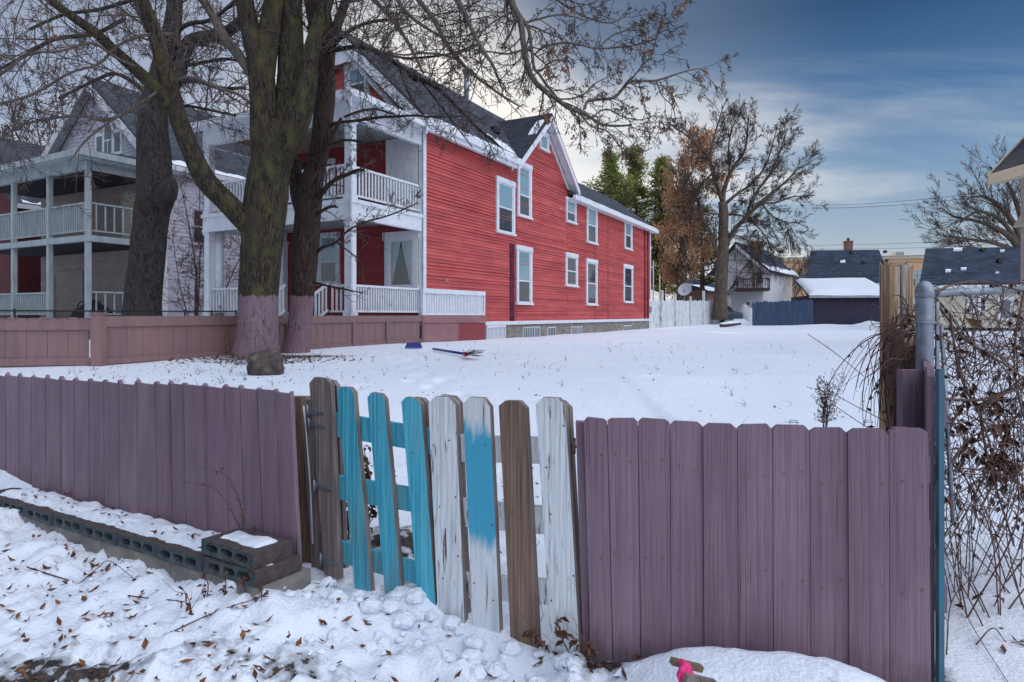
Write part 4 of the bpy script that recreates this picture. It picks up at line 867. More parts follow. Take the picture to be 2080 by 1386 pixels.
def fence_run(name, label, pts, zt, zb, m, step, wd, posts=(), snow=False, ragged=.05, group=None, parts=True):
    """picket fence through world points pts (x, y); zt/zb tops and feet at both ends"""
    a, b = pts; l = math.hypot(b[0]-a[0], b[1]-a[1]); pl = Pl(a[0], a[1], b[0]-a[0], b[1]-a[1]); T = thing(name, (a[0], a[1], zb[0]), label, 'fence', group)
    k = MB(); n = int(l/step)
    for i in range(n):
        s = i*step; f = s/l; t = zt[0]+(zt[1]-zt[0])*f+rnd.uniform(-ragged, ragged); z0 = zb[0]+(zb[1]-zb[0])*f-.3; lean = rnd.uniform(-.01, .01)
        o = rnd.uniform(0, .012); c = wd*.2
        q = [pl.pt(s, o, z0), pl.pt(s+wd, o, z0), pl.pt(s+wd+lean, o, t-c), pl.pt(s+wd-c+lean, o, t), pl.pt(s+c+lean, o, t), pl.pt(s+lean, o, t-c)]
        k.prism(q, pl.pt(0, .02, 0)-pl.pt(0, 0, 0))
    k.build('pickets', M[m], T)
    r = MB()
    for f in (.18, .8): r.hexa([pl.pt(0, -.05, zb[0]+(zt[0]-zb[0])*f), pl.pt(l, -.05, zb[1]+(zt[1]-zb[1])*f), pl.pt(l, -.002, zb[1]+(zt[1]-zb[1])*f), pl.pt(0, -.002, zb[0]+(zt[0]-zb[0])*f)],
                            [pl.pt(0, -.05, zb[0]+(zt[0]-zb[0])*f+.09), pl.pt(l, -.05, zb[1]+(zt[1]-zb[1])*f+.09), pl.pt(l, -.002, zb[1]+(zt[1]-zb[1])*f+.09), pl.pt(0, -.002, zb[0]+(zt[0]-zb[0])*f+.09)])
    r.build('rails', M[m], T)
    for (s, h, w_, ln) in posts:
        f = s/l; z = zb[0]+(zb[1]-zb[0])*f-.3; q = MB(); q.hexa([pl.pt(s, .022, z), pl.pt(s+w_, .022, z), pl.pt(s+w_, .022+w_, z), pl.pt(s, .022+w_, z)], [pl.pt(s+ln, .022, h), pl.pt(s+w_+ln, .022, h), pl.pt(s+w_+ln, .022+w_, h), pl.pt(s+ln, .022+w_, h)]); q.build('post', M[m], T)
    return T, pl
a, b = P(1318, 640, 41.8), P(1484, 640, 54)
tmp = Pl(a.x, a.y, b.x-a.x, b.y-a.y)
fence_run('white_fence', 'white plank fence with uneven posts running back from the red house corner', ((a.x, a.y), (b.x, b.y)), (2.42, 2.62), (.5, .75), 'whiteold', .16, .15,
          [(tmp.S(px, .05), zp(yy, dd), ww, ln) for (px, yy, dd, ww, ln) in ((1341, 591, 44, .18, 0), (1371, 598, 46, .14, -.15), (1402, 603, 48, .12, -.1), (1427, 592, 50, .16, 0), (1458, 600, 52, .14, -.2), (1479, 606, 53.6, .16, 0))])
a, b = P(1528, 640, 47.5), P(1652, 640, 48.8)
fence_run('blue_grey_fence', 'dark blue-grey upright board fence beside the snowy garage', ((a.x, a.y), (b.x, b.y)), (2.40, 2.62), (.7, .75), 'navyf', .15, .14, ragged=.07)
a, b = P(1484, 640, 58), P(1530, 640, 60)
fence_run('brown_fence', 'short dark brown fence behind the parked car', ((a.x, a.y), (b.x, b.y)), (2.4, 2.4), (1, 1), 'brownf', .15, .14)
def poles():
    for (px, y0, d) in ((1327, 530, 46), (1340, 560, 47)):
        q = P(px, 640, d); mb = MB(); mb.tube([(q.x, q.y, .5), (q.x, q.y, zp(y0, d))], .045, 6).build('thin_pole', M['cream'], label='pale pole standing by the rear corner of the red house, %s one' % ('taller' if px == 1327 else 'shorter'), cat='pole')
poles()
def car():
    q = P(1493, 640, 51); z = gz(q.x, q.y); T = thing('parked_car', (q.x, q.y, z), 'dark blue-grey car half hidden by the end of the white fence, snow on top', 'car')
    pr = [(-.0, .35), (0, .8), (.25, .95), (1.0, 1.02), (1.6, 1.45), (2.9, 1.5), (3.7, 1.05), (4.3, .95), (4.4, .4)]
    ax = Vector((-.35, .94, 0)); sd = Vector((.94, .35, 0))
    b = MB(); b.prism([Vector((q.x, q.y, z))+ax*s-sd*.8+Vector((0, 0, h)) for s, h in pr], sd*1.6); b.build('body', M['car'], T)
    g = MB(); g.prism([Vector((q.x, q.y, z))+ax*s-sd*.815+Vector((0, 0, h)) for s, h in ((1.2, 1.05), (1.65, 1.38), (2.85, 1.42), (3.4, 1.08))], sd*1.63); g.prism([Vector((q.x, q.y, z))+ax*1.03-sd*.65+Vector((0, 0, 1.07)), Vector((q.x, q.y, z))+ax*1.03+sd*.65+Vector((0, 0, 1.07)), Vector((q.x, q.y, z))+ax*1.55+sd*.6+Vector((0, 0, 1.45)), Vector((q.x, q.y, z))+ax*1.55-sd*.6+Vector((0, 0, 1.45))], Vector((-.02*ax.x, -.02*ax.y, .02))); g.build('windows', M['glass'], T)
    for s in (.8, 3.5):
        for t in (-.82, .64):
            c = Vector((q.x, q.y, z+.32))+ax*s+sd*t; w = MB(); w.tube([c, c+sd*.18], .32, 16); wo = w.build('wheel', M['rubber'], T); w = MB(); w.tube([c-sd*.01, c+sd*.19], .18, 12); w.build('rim', M['metal'], wo)
    s = MB(); g_ = []
    for i in range(9):
        row = []
        for j in range(7):
            f = i/8; t = j/6; k = 1-max(abs(2*f-1)**6, abs(2*t-1)**6); p_ = Vector((q.x, q.y, z+1.47))+ax*(1.6+1.3*f)+sd*(-.7+1.4*t); p_.z += .16*k; row.append(p_)
        g_.append(row)
    for i in range(8):
        for j in range(6): s.face(g_[i][j], g_[i+1][j], g_[i+1][j+1], g_[i][j+1], smooth=True)
    s.build('snow_cap', M['snow'], T)
car()
def mound(px, py, d, wx, wy, h, name, label, seed):
    q = P(px, 640, d); z = gz(q.x, q.y); mb = MB(); g = []
    for i in range(17):
        row = []
        for j in range(17):
            a = -1+i/8; b = -1+j/8; r = math.hypot(a, b); k = max(0, 1-r*r)**.8*(1+.5*mnoise.noise(Vector((a*2, b*2, seed)))); row.append(Vector((q.x+a*wx, q.y+b*wy, z-.08+h*k)))
        g.append(row)
    for i in range(16):
        for j in range(16): mb.face(g[i][j], g[i+1][j], g[i+1][j+1], g[i][j+1], smooth=True)
    o = mb.build(name, M['snow'], kind='structure')
mound(1516, 650, 54, 1.1, 2, 1.6, 'snow_bank', '', 1); mound(1500, 650, 50, 1.0, 1, .5, 'snow_bank', '', 5); mound(1700, 655, 47, 4, 1.2, .18, 'snow_bank', '', 7); mound(1780, 655, 45, 2.2, 1.5, .42, 'snow_bank', '', 9)
mb = MB(); a, b = P(1464, 640, 44), P(1503, 640, 45); za = gz(a.x, a.y)+.12; mb.tube([(a.x, a.y, za), ((a.x+b.x)/2, (a.y+b.y)/2, za+.08), (b.x, b.y, za+.14)], [.12, .15, .12], 8).build('fallen_log', M['brownf'], label='short log lying in the snow near the end of the white fence', cat='log')
mb = MB(); mb.tube([(a.x, a.y+.02, za+.09), ((a.x+b.x)/2, (a.y+b.y)/2, za+.17), (b.x, b.y, za+.21)], [.11, .14, .1], 8).build('snow_cap', M['snow'], kind='stuff')
def dish():
    q = P(1391, 640, 50); z = gz(q.x, q.y); zc = zp(588, 50); T = thing('satellite_dish', (q.x, q.y, z), 'grey satellite dish on a mast behind the white fence', 'satellite dish')
    d = MB(); n_ = Vector((-.5, -.75, .45)).normalized(); x = n_.orthogonal().normalized(); y = n_.cross(x); c = Vector((q.x, q.y, zc)); g = []
    for i in range(6):
        r = .55*i/5; g.append([c+x*(r*math.cos(a))+y*(r*math.sin(a))+n_*(.18*(i/5)**2-.18) for a in [2*math.pi*k/20 for k in range(20)]])
    for i in range(5):
        for k in range(20): d.face(g[i][k], g[i+1][k], g[i+1][(k+1) % 20], g[i][(k+1) % 20], smooth=True)
    d.build('reflector', M['dish'], T); d = MB(); d.tube([c-n_*.15, c+n_*.5+Vector((0, 0, -.12))], .02, 5).tube([c+n_*.46+Vector((0, 0, -.12)), c+n_*.56+Vector((0, 0, -.12))], .05, 6).build('feed_arm', M['greytrim'], T)
    d = MB(); d.tube([(q.x, q.y+.1, z-.2), (q.x, q.y+.1, zc)], .04, 6).build('mast', M['metal'], T)
dish()
def wires():
    k = 0
    for (x0, y0, d0, x1, y1, d1) in ((1630, 417, 60, 2100, 377, 40), (1630, 423, 60, 2100, 386, 40), (1500, 497, 70, 2100, 480, 55), (1500, 503, 70, 2100, 493, 55), (1640, 520, 70, 2100, 505, 55),
                                     (1480, 528, 46, 2100, 520, 34), (1480, 552, 46, 2100, 547, 34), (1985, 430, 20, 2075, 345, 18)):
        a, b = P(x0, y0, d0), P(x1, y1, d1); mb = MB(); mb.tube([a.lerp(b, t/8)-Vector((0, 0, .35*(1-(2*t/8-1)**2) if k < 7 else 0)) for t in range(9)], .016 if d0 > 30 else .008, 4)
        mb.build('power_line', M['wire'], label=('topmost thin power line across the sky, right of the tall tree', 'power line just under the topmost one in the right sky', 'power line skimming over the dark roof chimney', 'power line grazing the dark roof ridge, under the one over the chimney', 'power line crossing the upper slope of the dark roofs', 'power line crossing the middle of the dark roofs', 'lowest power line, crossing the dark roofs near their eaves', 'service wire slanting down to the tan house eave')[k], cat='power line', group='power lines at right' if k < 7 else None); k += 1
wires()
# ================= near fences
def board(pl, xs_t, xs_b, yt, yb, name, m, parent, o=0, th=.02, ear=.22, step=.012, zb=None, label=None, bend=0, edge=None):
    """one dog-eared board on plane pl; tops/feet given by their measured left and right edges"""
    a0, a1 = pl.S(xs_t[0], o+th), pl.S(xs_t[1], o+th); b0, b1 = pl.S(xs_b[0], o+th), pl.S(xs_b[1], o+th)
    zt = pl.Z((xs_t[0]+xs_t[1])/2, yt, o+th); z0 = pl.Z((xs_b[0]+xs_b[1])/2, yb, o+th) if zb is None else zb
    e = (a1-a0)*ear; mb = MB(); j = lambda: rnd.uniform(-.003, .003)
    m1 = ((a0+b0)/2+bend, (zt+z0)/2); m2 = ((a1+b1)/2+bend, (zt+z0)/2)
    q = [(b0, z0+j()*2), (b1, z0+j()*2), m2, (a1, zt-e*.9+j()), (a1-e, zt+j()), (a0+e, zt+j()), (a0, zt-e*.9+j()), m1]
    off = pl.pt(0, th, 0)-pl.pt(0, 0, 0); mb.prism([pl.pt(s, o, z) for s, z in q], off)
    ms = [M[m] if isinstance(m, str) else m]
    if edge: mb.m[2:] = [1]*(len(mb.m)-2); ms.append(M[edge])
    return mb.build(name, ms, parent, label=label)
GPl = PlP(650, 3.2, 1170, 2.45); RPl = PlP(1175, 2.42, 1890, 2.22); LPl = PlP(590, 3.0, 0, 5.04, True)
def near_left_fence():
    T = thing('mauve_fence', (-2.5, 4.0, .1), 'near left mauve board fence standing behind the low block row', 'fence')
    ed = [-190, -150, -112, -78, -45, -15, 12, 38, 64, 92, 122, 150, 180, 210, 240, 276, 315, 343, 372, 412, 454, 487, 522, 556, 590]
    for i in range(len(ed)-1):
        a, b = ed[i], ed[i+1]; y = 765+.054*(a+b)/2+rnd.uniform(-3, 3)
        if 92 <= a < 240: y = 771+(a-92)*.06
        sh = lambda x: x+22*max(0, x/590)**2
        z = LPl.Z((a+b)/2, y); board(LPl, (a+.7, b-.7), (sh(a)+.7, sh(b)-.7), y, 0, 'board', 'mauve', T, o=rnd.uniform(0, .014), ear=rnd.uniform(.06, .13), zb=max(z-.92, .02)-.05, bend=rnd.uniform(-.003, .003))
    r = MB()
    for a in ed[1:-1]:  # strips added behind the joints so the gaps read dark
        s0, s1 = LPl.S(a), LPl.S(a+22*max(0, a/590)**2); zt_ = LPl.Z(a, 765+.054*a+14); r.hexa([LPl.pt(s1-.014, -.014, zt_-.95), LPl.pt(s1+.014, -.014, zt_-.95), LPl.pt(s1+.014, -.0025, zt_-.95), LPl.pt(s1-.014, -.0025, zt_-.95)], [LPl.pt(s0-.014, -.014, zt_), LPl.pt(s0+.014, -.014, zt_), LPl.pt(s0+.014, -.0025, zt_), LPl.pt(s0-.014, -.0025, zt_)])
    for f in (.25, .62, .88):
        s0, s1 = LPl.S(580), LPl.S(-200); z0, z1 = .1+.95*f, -.05+.95*f
        r.hexa([LPl.pt(s0, -.055, z0), LPl.pt(s1, -.055, z1), LPl.pt(s1, -.0145, z1), LPl.pt(s0, -.0145, z0)], [LPl.pt(s0, -.055, z0+.08), LPl.pt(s1, -.055, z1+.08), LPl.pt(s1, -.0145, z1+.08), LPl.pt(s0, -.0145, z0+.08)])
    r.build('rails', M['mauve'], T)  # real rails together with the added joint strips
near_left_fence()
def near_right_fence():
    T = thing('mauve_fence', (.8, 2.3, .08), 'near right mauve board panel between the picket gate and the metal post', 'fence')
    et = [1185, 1233.5, 1296, 1361, 1428, 1498, 1569, 1645, 1722, 1806, 1886]; eb = [1201, 1246, 1302, 1364, 1431, 1501, 1572, 1648, 1726, 1808, 1893]; yt = [850, 850, 852, 857, 862, 863, 865, 869, 871, 869]
    for i in range(10):
        board(RPl, (et[i]+.6, et[i+1]-.6), (eb[i]+.6, eb[i+1]-.6), yt[i], 0, 'board', 'mauve', T, o=rnd.uniform(0, .011), ear=rnd.uniform(.11, .17), zb=.085 if i == 0 else (.12 if i < 3 else .02))
    board(RPl, (1169, 1186), (1187, 1200), 857, 0, 'edge_post', 'mauve', T, o=-.05, th=.045, ear=.02, zb=.06)
    r = MB()
    for i in range(1, 10):  # added backing behind each joint, darkening the gaps between boards
        s0, s1 = RPl.S(et[i], -.003), RPl.S(eb[i], -.003); zt_ = RPl.Z(et[i], yt[i]+14, 0); r.hexa([RPl.pt(s1-.013, -.014, .06), RPl.pt(s1+.013, -.014, .06), RPl.pt(s1+.013, -.0025, .06), RPl.pt(s1-.013, -.0025, .06)], [RPl.pt(s0-.013, -.014, zt_), RPl.pt(s0+.013, -.014, zt_), RPl.pt(s0+.013, -.0025, zt_), RPl.pt(s0-.013, -.0025, zt_)])
    for f in (.22, .60, .85): s0, s1 = RPl.S(1187, -.05), RPl.S(1880, -.05); r.pbox(RPl, s0, s1, .1+.9*f, .19+.9*f, -.055, -.0145)
    r.build('rails', M['mauve'], T)  # holds the rails and the added joint backing
    n = MB()
    for i in range(10):
        for z in (.93, .56): 
            for f in (.25, .75): s = RPl.S(et[i]+(et[i+1]-et[i])*f); q = RPl.pt(s, .0285, z+rnd.uniform(-.02, .02)-.008*i); n.tube([q, q+Vector((RPl.n[0], RPl.n[1], 0))*.0025], .0035, 6)
    n.build('nail_heads', M['rusty'], T)
    k = MB()
    for px in (1615, 1768): s = RPl.S(px); z = RPl.Z(px, 866, 0); k.tube([RPl.pt(s-.012, -.02, z), RPl.pt(s-.012, -.02, z+.018), RPl.pt(s+.012, -.02, z+.018), RPl.pt(s+.012, -.02, z)], .0015, 4).tube([RPl.pt(s-.018, -.02, z+.011), RPl.pt(s+.018, -.02, z+.011)], .0015, 4)
    k.build('wire_staple', M['metal'], T)
near_right_fence()
def gate():
    T = thing('picket_gate', (-.35, 2.8, .08), 'sagging picket gate of blue, white and bare brown slats', 'gate')
    Gd = GPl
    B = lambda xt, xb, yt, yb, m, lb, o=0, ear=.24, bend=0: board(Gd, xt, xb, yt, yb, 'picket', m, T, o=o, th=.026, ear=ear, label=lb, bend=bend, edge='weathered')
    B((628, 671), (659, 690), 767, 1172, 'weathered', 'weathered grey-brown picket with a chalky edge')
    B((648, 684), (672, 701), 772, 1150, 'mauve', 'mauve backing picket behind the weathered one', o=-.05)
    B((684, 718), (721, 755), 786, 1208, 'blue', 'turquoise picket nearest the hinges')
    B((746, 781), (785, 819), 799, 1247, 'blue', 'turquoise picket in the middle of the three')
    B((815, 855), (853, 888), 808, 1271, 'blue', 'turquoise picket next to the first white picket')
    B((832, 866), (864, 893), 808, 1262, 'weathered', 'dark backing picket behind the third turquoise one', o=-.05)
    B((870, 925), (891, 945), 806, 1290, 'white_peel', 'peeling white picket beside the turquoise ones')
    B((884, 933), (908, 950), 804, 1240, 'white_peel', 'peeling white backing picket', o=-.055)
    B((940, 995), (962, 1016), 809, 1297, halfpaint(.52-.08), 'white picket with its upper half sprayed bright blue')
    B((1013, 1068), (1038, 1094), 814, 1323, 'bare', 'bare brown knotty picket')
    B((1088, 1148), (1120, 1178), 809, 1330, 'white_peel', 'wide peeling white picket at the latch end')
    B((1100, 1157), (1128, 1184), 812, 1325, 'weathered', 'grey backing picket at the latch end', o=-.05)
    for (xa, ya, xb, yb, h, ha, m) in ((664, 836, 850, 868, 48, 40, 'blue'), (850, 868, 930, 884, 50, 48, 'blue'), (930, 884, 1110, 889, 54, 54, 'white_peel'), (676, 965, 900, 1003, 48, 46, 'blue'), (900, 1010, 1112, 1031, 56, 56, 'white_peel'), (690, 1099, 868, 1150, 44, 44, 'blue'), (868, 1158, 1118, 1180, 50, 50, 'white_peel')):
        k = MB(); o0, o1 = -.026, -.003; s0, s1 = Gd.S(xa, o1), Gd.S(xb, o1); z0, z1 = Gd.Z(xa, ya, o1), Gd.Z(xb, yb, o1); z2, z3 = Gd.Z(xa, ya+h, o1), Gd.Z(xb, yb+h, o1)
        k.hexa([Gd.pt(s0, o0, z2), Gd.pt(s1, o0, z3), Gd.pt(s1, o1, z3), Gd.pt(s0, o1, z2)], [Gd.pt(s0, o0, z0), Gd.pt(s1, o0, z1), Gd.pt(s1, o1, z1), Gd.pt(s0, o1, z0)])
        k.build('rail', M[m], T)
    # strap hinges
    for (y, pz) in ((836, 0), (863, 1), (987, 0), (1132, 1)):
        h = MB(); off = .03; a = Gd.S(629+(y-836)*.09, off); b = Gd.S(657+(y-836)*.09, off); z = Gd.Z(640, y, off)
        h.prism([Gd.pt(a-.012, off-.003, z-.02), Gd.pt(a, off-.003, z-.016), Gd.pt(b, off-.003, z-.012), Gd.pt(b+.006, off-.003, z-.004), Gd.pt(a, off-.003, z+.018), Gd.pt(a-.012, off-.003, z+.02)], Vector((GPl.n[0], GPl.n[1], 0))*.003)
        h.tube([Gd.pt(a-.012, off+.004, z-.03), Gd.pt(a-.012, off+.004, z+.03)], .006, 6); h.build('hinge', M['metal'], T)
    h = MB(); q = Gd.pt(Gd.S(1160), .0, Gd.Z(1160, 905)); h.tube([q, q+Vector((.03, -.03, 0))], .006, 6).tube([q+Vector((.01, -.01, -.03)), q+Vector((.01, -.01, .03))], .008, 6).build('latch', M['rusty'], T)
    # nail heads and rust spots
    n = MB()
    for (px, py) in ((880, 905), (912, 895), (925, 1010), (893, 1030), (930, 1130), (985, 905), (1000, 1067), (963, 1185), (1002, 1220), (900, 1175), (1055, 930), (1040, 1040), (1110, 950), (1118, 1045), (1165, 1170), (1120, 1220), (700, 880), (770, 870), (838, 920), (1145, 865)):
        s = Gd.S(px, .027); q = Gd.pt(s, .0245, Gd.Z(px, py, .027)); n.tube([q, q+Vector((GPl.n[0], GPl.n[1], 0))*.003], .004, 6)
    n.build('nail_heads', M['rusty'], T)
gate()
def hinge_post():
    T = thing('gate_post', (-1.0, 3.2, .1), 'split brown post carrying the picket gate hinges', 'post')
    pl = PlP(590, 3.32, 680, 3.22)
    board(pl, (612, 641), (634, 664), 812, 1172, 'board', 'weathered', T, th=.04, ear=.03, label='outer brown board'); board(pl, (589, 622), (612, 642), 806, 1172, 'board', 'bare', T, o=-.07, th=.05, ear=.02, label='core board widened to close the dark gap')  # core board extended so the gap beside the fence reads dark
    w = MB(); w.tube([pl.pt(pl.S(628), .042, .99), pl.pt(pl.S(632), .044, .9), pl.pt(pl.S(641), .042, .6), pl.pt(pl.S(646), .042, .3)], [.006, .004, .005, .006], 5).build('paint_drip', M['whiteold'], T)
hinge_post()
def right_end():
    # side fence seen end-on, running back from the panel corner
    pl = Pl(1.468, 2.262, .70, 1.25); T = thing('side_fence', (1.5, 2.8, .1), 'mauve side fence seen end-on behind the right panel, running back', 'fence')
    for i in range(11):
        s = i*.142; k = MB(); zt = 1.262+.010*i; c = .03; z0 = .1
        k.prism([pl.pt(s, 0, z0), pl.pt(s+.138, 0, z0), pl.pt(s+.138, 0, zt-c), pl.pt(s+.108, 0, zt), pl.pt(s+.03, 0, zt), pl.pt(s, 0, zt-c)], pl.pt(0, .022, 0)-pl.pt(0, 0, 0)); k.build('board', M['mauve' if i else 'mauve'], T)
    k = MB()
    for z in (.4, 1.05): k.pbox(pl, .02, 1.5, z, z+.09, .024, .06)
    k.build('rails', M['mauve'], T)
    k = MB(); k.box(1.478, 1.497, 2.215, 2.235, .02, 1.262).build('blue_edge_strip', M['bluedull'], label='narrow turquoise strip on the edge of the right corner board', cat='strip')
    k = MB(); a, b = P(1834, 0, 2.42), P(1887, 0, 2.42); k.box(a.x, b.x, 2.42, 2.46, .1, H-(752-640)/F*2.42).build('corner_board', M['mauve'], label='upright mauve board rising behind the right end of the panel', cat='board')
    k = MB(); a, b = P(1816, 0, 2.6), P(1836, 0, 2.6); k.box(a.x, b.x, 2.6, 2.66, .1, H-(672-640)/F*2.6).build('corner_post', M['bare'], label='dark red-brown post wrapped in vines behind the right panel', cat='post')
    # weathered tan post
    d = 2.95; T = thing('wooden_post', (P(1832, 0, d).x, d, .3), 'thick split tan post with a jagged top beside the metal post', 'post')
    def chunk(x0, x1, yt, name, m, y0, dy, jag, lb, seed):
        mb = MB(); a, b = P(x0, 0, d).x, P(x1, 0, d).x; cx, cy = (a+b)/2, y0+dy/2; n, K = 26, 26; rings = []
        for zi in range(K+1):
            z = .3+(zp(yt, d)-.3)*zi/K; ring = []
            for k in range(n):
                t = 2*math.pi*k/n; c_, s_ = math.cos(t), math.sin(t); ex = (abs(c_)**3+abs(s_)**3)**(-1/3)
                w = 1+.10*mnoise.noise(Vector((c_*2+seed, s_*2, z*2.2)))+.16*mnoise.noise(Vector((c_*7+seed, s_*7, z*1.1)))-(.10*max(0, mnoise.noise(Vector((c_*3, s_*3+seed, z*9)))) if zi > K*.6 else 0)
                zz = z+(jag*(.3+mnoise.noise(Vector((c_*3+seed, s_*3, 2)))+.8*mnoise.noise(Vector((c_*9+seed, s_*9, 2)))) if zi == K else 0); ring.append((cx+c_*ex*w*(b-a)/2, cy+s_*ex*w*dy/2, zz))
            rings.append(ring)
        for i in range(K):
            for k in range(n): mb.face(rings[i][k], rings[i][(k+1) % n], rings[i+1][(k+1) % n], rings[i+1][k])
        top = Vector((cx, cy, zp(yt, d)-.03))
        for k in range(n): mb.face(rings[-1][k], rings[-1][(k+1) % n], top)
        mb.build(name, M[m], T, label=lb)
    M['greyp'] = mat('grey_split_wood', (.42, .40, .38), (.20, .18, .17), (70, 70, 3), .9, 1, (60, 60, 3), c3=(.33, .24, .17), s3=(20, 20, 2), lo3=.5, hi3=.62)
    chunk(1802, 1833, 543, 'post_half', 'postwood', d, .085, .045, 'left half with rot at the top', 1); chunk(1826, 1854, 540, 'post_half', 'greyp', d+.012, .09, .03, 'grey weathered half', 7); chunk(1848, 1864, 546, 'post_half', 'postwood', d+.02, .07, .03, 'narrow right splinter', 13)
    # galvanised gate post, rail, tension bar and mesh
    T = thing('chain_link_fence', (1.63, 2.5, .2), 'galvanised chain-link fence with a domed post, choked by dry vines', 'fence')
    d = 2.5; x = P(1878, 0, d).x; k = MB(); rr = .031; zt = zp(590, d); k.tube([(x, d, .25), (x, d, zt), (x, d, zt+.012)], rr, 18).build('post', M['metal'], T)
    k = MB(); k.tube([(x, d, zt-.03), (x, d, zt), (x, d, zt+.018), (x, d, zt+.032), (x, d, zt+.038)], [.034, .034, .029, .018, .003], 18).build('post_cap', M['metal'], T)
    a, b = P(1900, 596, 2.55), P(2140, 586, 3.1); k = MB(); k.tube([a, b], .0165, 12).build('top_rail', M['metal'], T)
    k = MB(); xb = P(1902, 0, 2.56).x; k.box(xb-.006, xb+.006, 2.55, 2.56, .3, 1.52).tube([P(1912, 660, 2.58), P(1936, 1060, 2.58)], .008, 8); k.build('tension_bar', M['metal'], T)
    for z in (1.42, 1.20, .95, .55): k = MB(); k.tube([(x+.034*math.cos(t), d+.034*math.sin(t), z) for t in [i*math.pi/5 for i in range(11)]], .006, 5).tube([(x+.034, d, z), (xb, 2.55, z-.003)], .005, 5).build('tension_band', M['metal'], T)
    k = MB(); pl2 = Pl(xb, 2.56, b.x-a.x, b.y-a.y); n = 24
    for i in range(-22, n): 
        s = i*.055
        for dr in (1, -1):
            pts = []
            for j in range(0, 23):
                t = j/22; ss = s+dr*t*1.2 if dr > 0 else s+1.2-t*1.2; 
                if 0 <= ss <= 1.15: pts.append(pl2.pt(ss, .0015*dr, .32+1.2*t))
            if len(pts) > 1: k.tube(pts, .0011, 3, cap=False)
    k.build('wire_mesh', M['metal'], T)
right_end()
def mid_fence():
    # boundary fence: line through the front yard, returning to the left street side
    zt = 1.45; T = thing('mauve_fence', (-6.94, 10.7, .55), 'mauve boundary fence with cap board behind the two big trees', 'fence')
    A, B_ = P(204, 0, 10.72), P(856, 0, 19.9); pl = Pl(A.x, A.y, B_.x-A.x, B_.y-A.y); l = math.hypot(B_.x-A.x, B_.y-A.y)
    k = MB(); n = int(l/.15)
    for i in range(n):
        s = i*.15
        k.pbox(pl, s, s+.146, .3, 1.28, 0, .02+.004*(i % 2))
    k.build('panel', M['mauve2'], T)
    k = MB(); k.pbox(pl, 0, l, 1.25, 1.43, .026, .06).pbox(pl, 0, l, .62, .72, .028, .05); k.build('cap_board', M['mauve2'], T)
    for s in (4.2, 6.6, 8.1, 10.0): MB().pbox(pl, s, s+.12, .3, 1.30, .03, .075).build('batten', M['mauve2'], T)
    # pink and red patched end
    A2, B2 = P(856, 0, 19.85), P(985, 0, 22.9); p2 = Pl(A2.x, A2.y, B2.x-A2.x, B2.y-A2.y); l2 = math.hypot(B2.x-A2.x, B2.y-A2.y); s1 = p2.S(930)
    k = MB(); k.pbox(p2, 0, s1, .35, 1.18, 0, .03).pbox(p2, 0, l2, 1.19, 1.43, 0, .06).pbox(p2, s1*.98, s1, .35, 1.18, .031, .045); k.build('panel', M['pinkpaint'], T, label='pale pink patched boards')
    k = MB(); k.pbox(p2, s1+.01, l2, .35, 1.18, 0, .03).build('panel', M['redpatch'], T, label='dark red patch at the fence end')
    # white baluster section standing on it
    k = MB(); k.pbox(p2, .02, l2-.05, 2.13, 2.28, -.06, .06).pbox(p2, .02, l2-.05, 1.44, 1.5, -.04, .04).pbox(p2, l2-.12, l2-.05, 1.5, 2.13, -.05, .05).pbox(p2, .02, .1, 1.5, 2.13, -.05, .05)
    k.build('white_rail_section', M['white'], None, label='white rail section with close balusters against the red wall', cat='railing') if False else None
    R_ = thing('white_rail_section', (A2.x, A2.y, 1.43), 'low white rail with close balusters against the red wall', 'railing')
    k.build('rail_frame', M['white'], R_); k = MB(); balusters(k, p2, .12, l2-.14, 1.5, 2.13, .085, .058, -.02, .04); k.build('balusters', M['white'], R_)
    # left return
    T = thing('mauve_fence', (-8.4, 10.5, .5), 'scalloped mauve fence section with square post at far left', 'fence')
    A3, B3 = P(-120, 0, 10.2), P(192, 0, 10.7); p3 = Pl(A3.x, A3.y, B3.x-A3.x, B3.y-A3.y); l3 = math.hypot(B3.x-A3.x, B3.y-A3.y); k = MB(); n = int(l3/.15)
    for i in range(n):
        s = i*.15; zt = 1.40+.012*(i % 3 == 0); k.prism([p3.pt(s, 0, .3), p3.pt(s+.146, 0, .3), p3.pt(s+.146, 0, zt-.03), p3.pt(s+.11, 0, zt), p3.pt(s+.036, 0, zt), p3.pt(s, 0, zt-.03)], p3.pt(0, .02+.004*(i % 2), 0)-p3.pt(0, 0, 0))
    k.build('panel', M['mauve2'], T); k = MB(); k.pbox(p3, 0, l3, 1.20, 1.36, .027, .055).pbox(p3, 0, l3, .62, .74, .027, .05); k.build('cap_board', M['mauve2'], T)
    k = MB(); q = P(200, 0, 10.65); k.box(q.x-.08, q.x+.08, q.y-.08, q.y+.08, .3, 1.46).box(q.x-.095, q.x+.095, q.y-.095, q.y+.095, 1.46, 1.49); k.build('post', M['mauve2'], T)
    # dark chain-link behind it
    T = thing('wire_fence', (-9, 12.0, .6), 'dark wire fence with a thin rail in front of the grey house', 'fence')
    a, b = P(-60, 631, 12.2), P(480, 633, 17.0); k = MB(); k.tube([a, b], .018, 6).build('top_rail', M['blk'], T); k = MB()
    for i in range(9): q = a.lerp(b, i/8); k.tube([(q.x, q.y, .5), (q.x, q.y, q.z+.04)], .022, 6)
    k.build('posts', M['blk'], T)
    k = MB(); n = 110
    for i in range(n):
        f = i/n; q = a.lerp(b, f); r = a.lerp(b, min(1, f+.06)); k.tube([q, (r.x, r.y, r.z-.6)], .002, 3, cap=False); k.tube([(q.x, q.y, q.z-.6), r], .002, 3, cap=False)
    k.build('wire_mesh', M['blk'], T)
mid_fence()
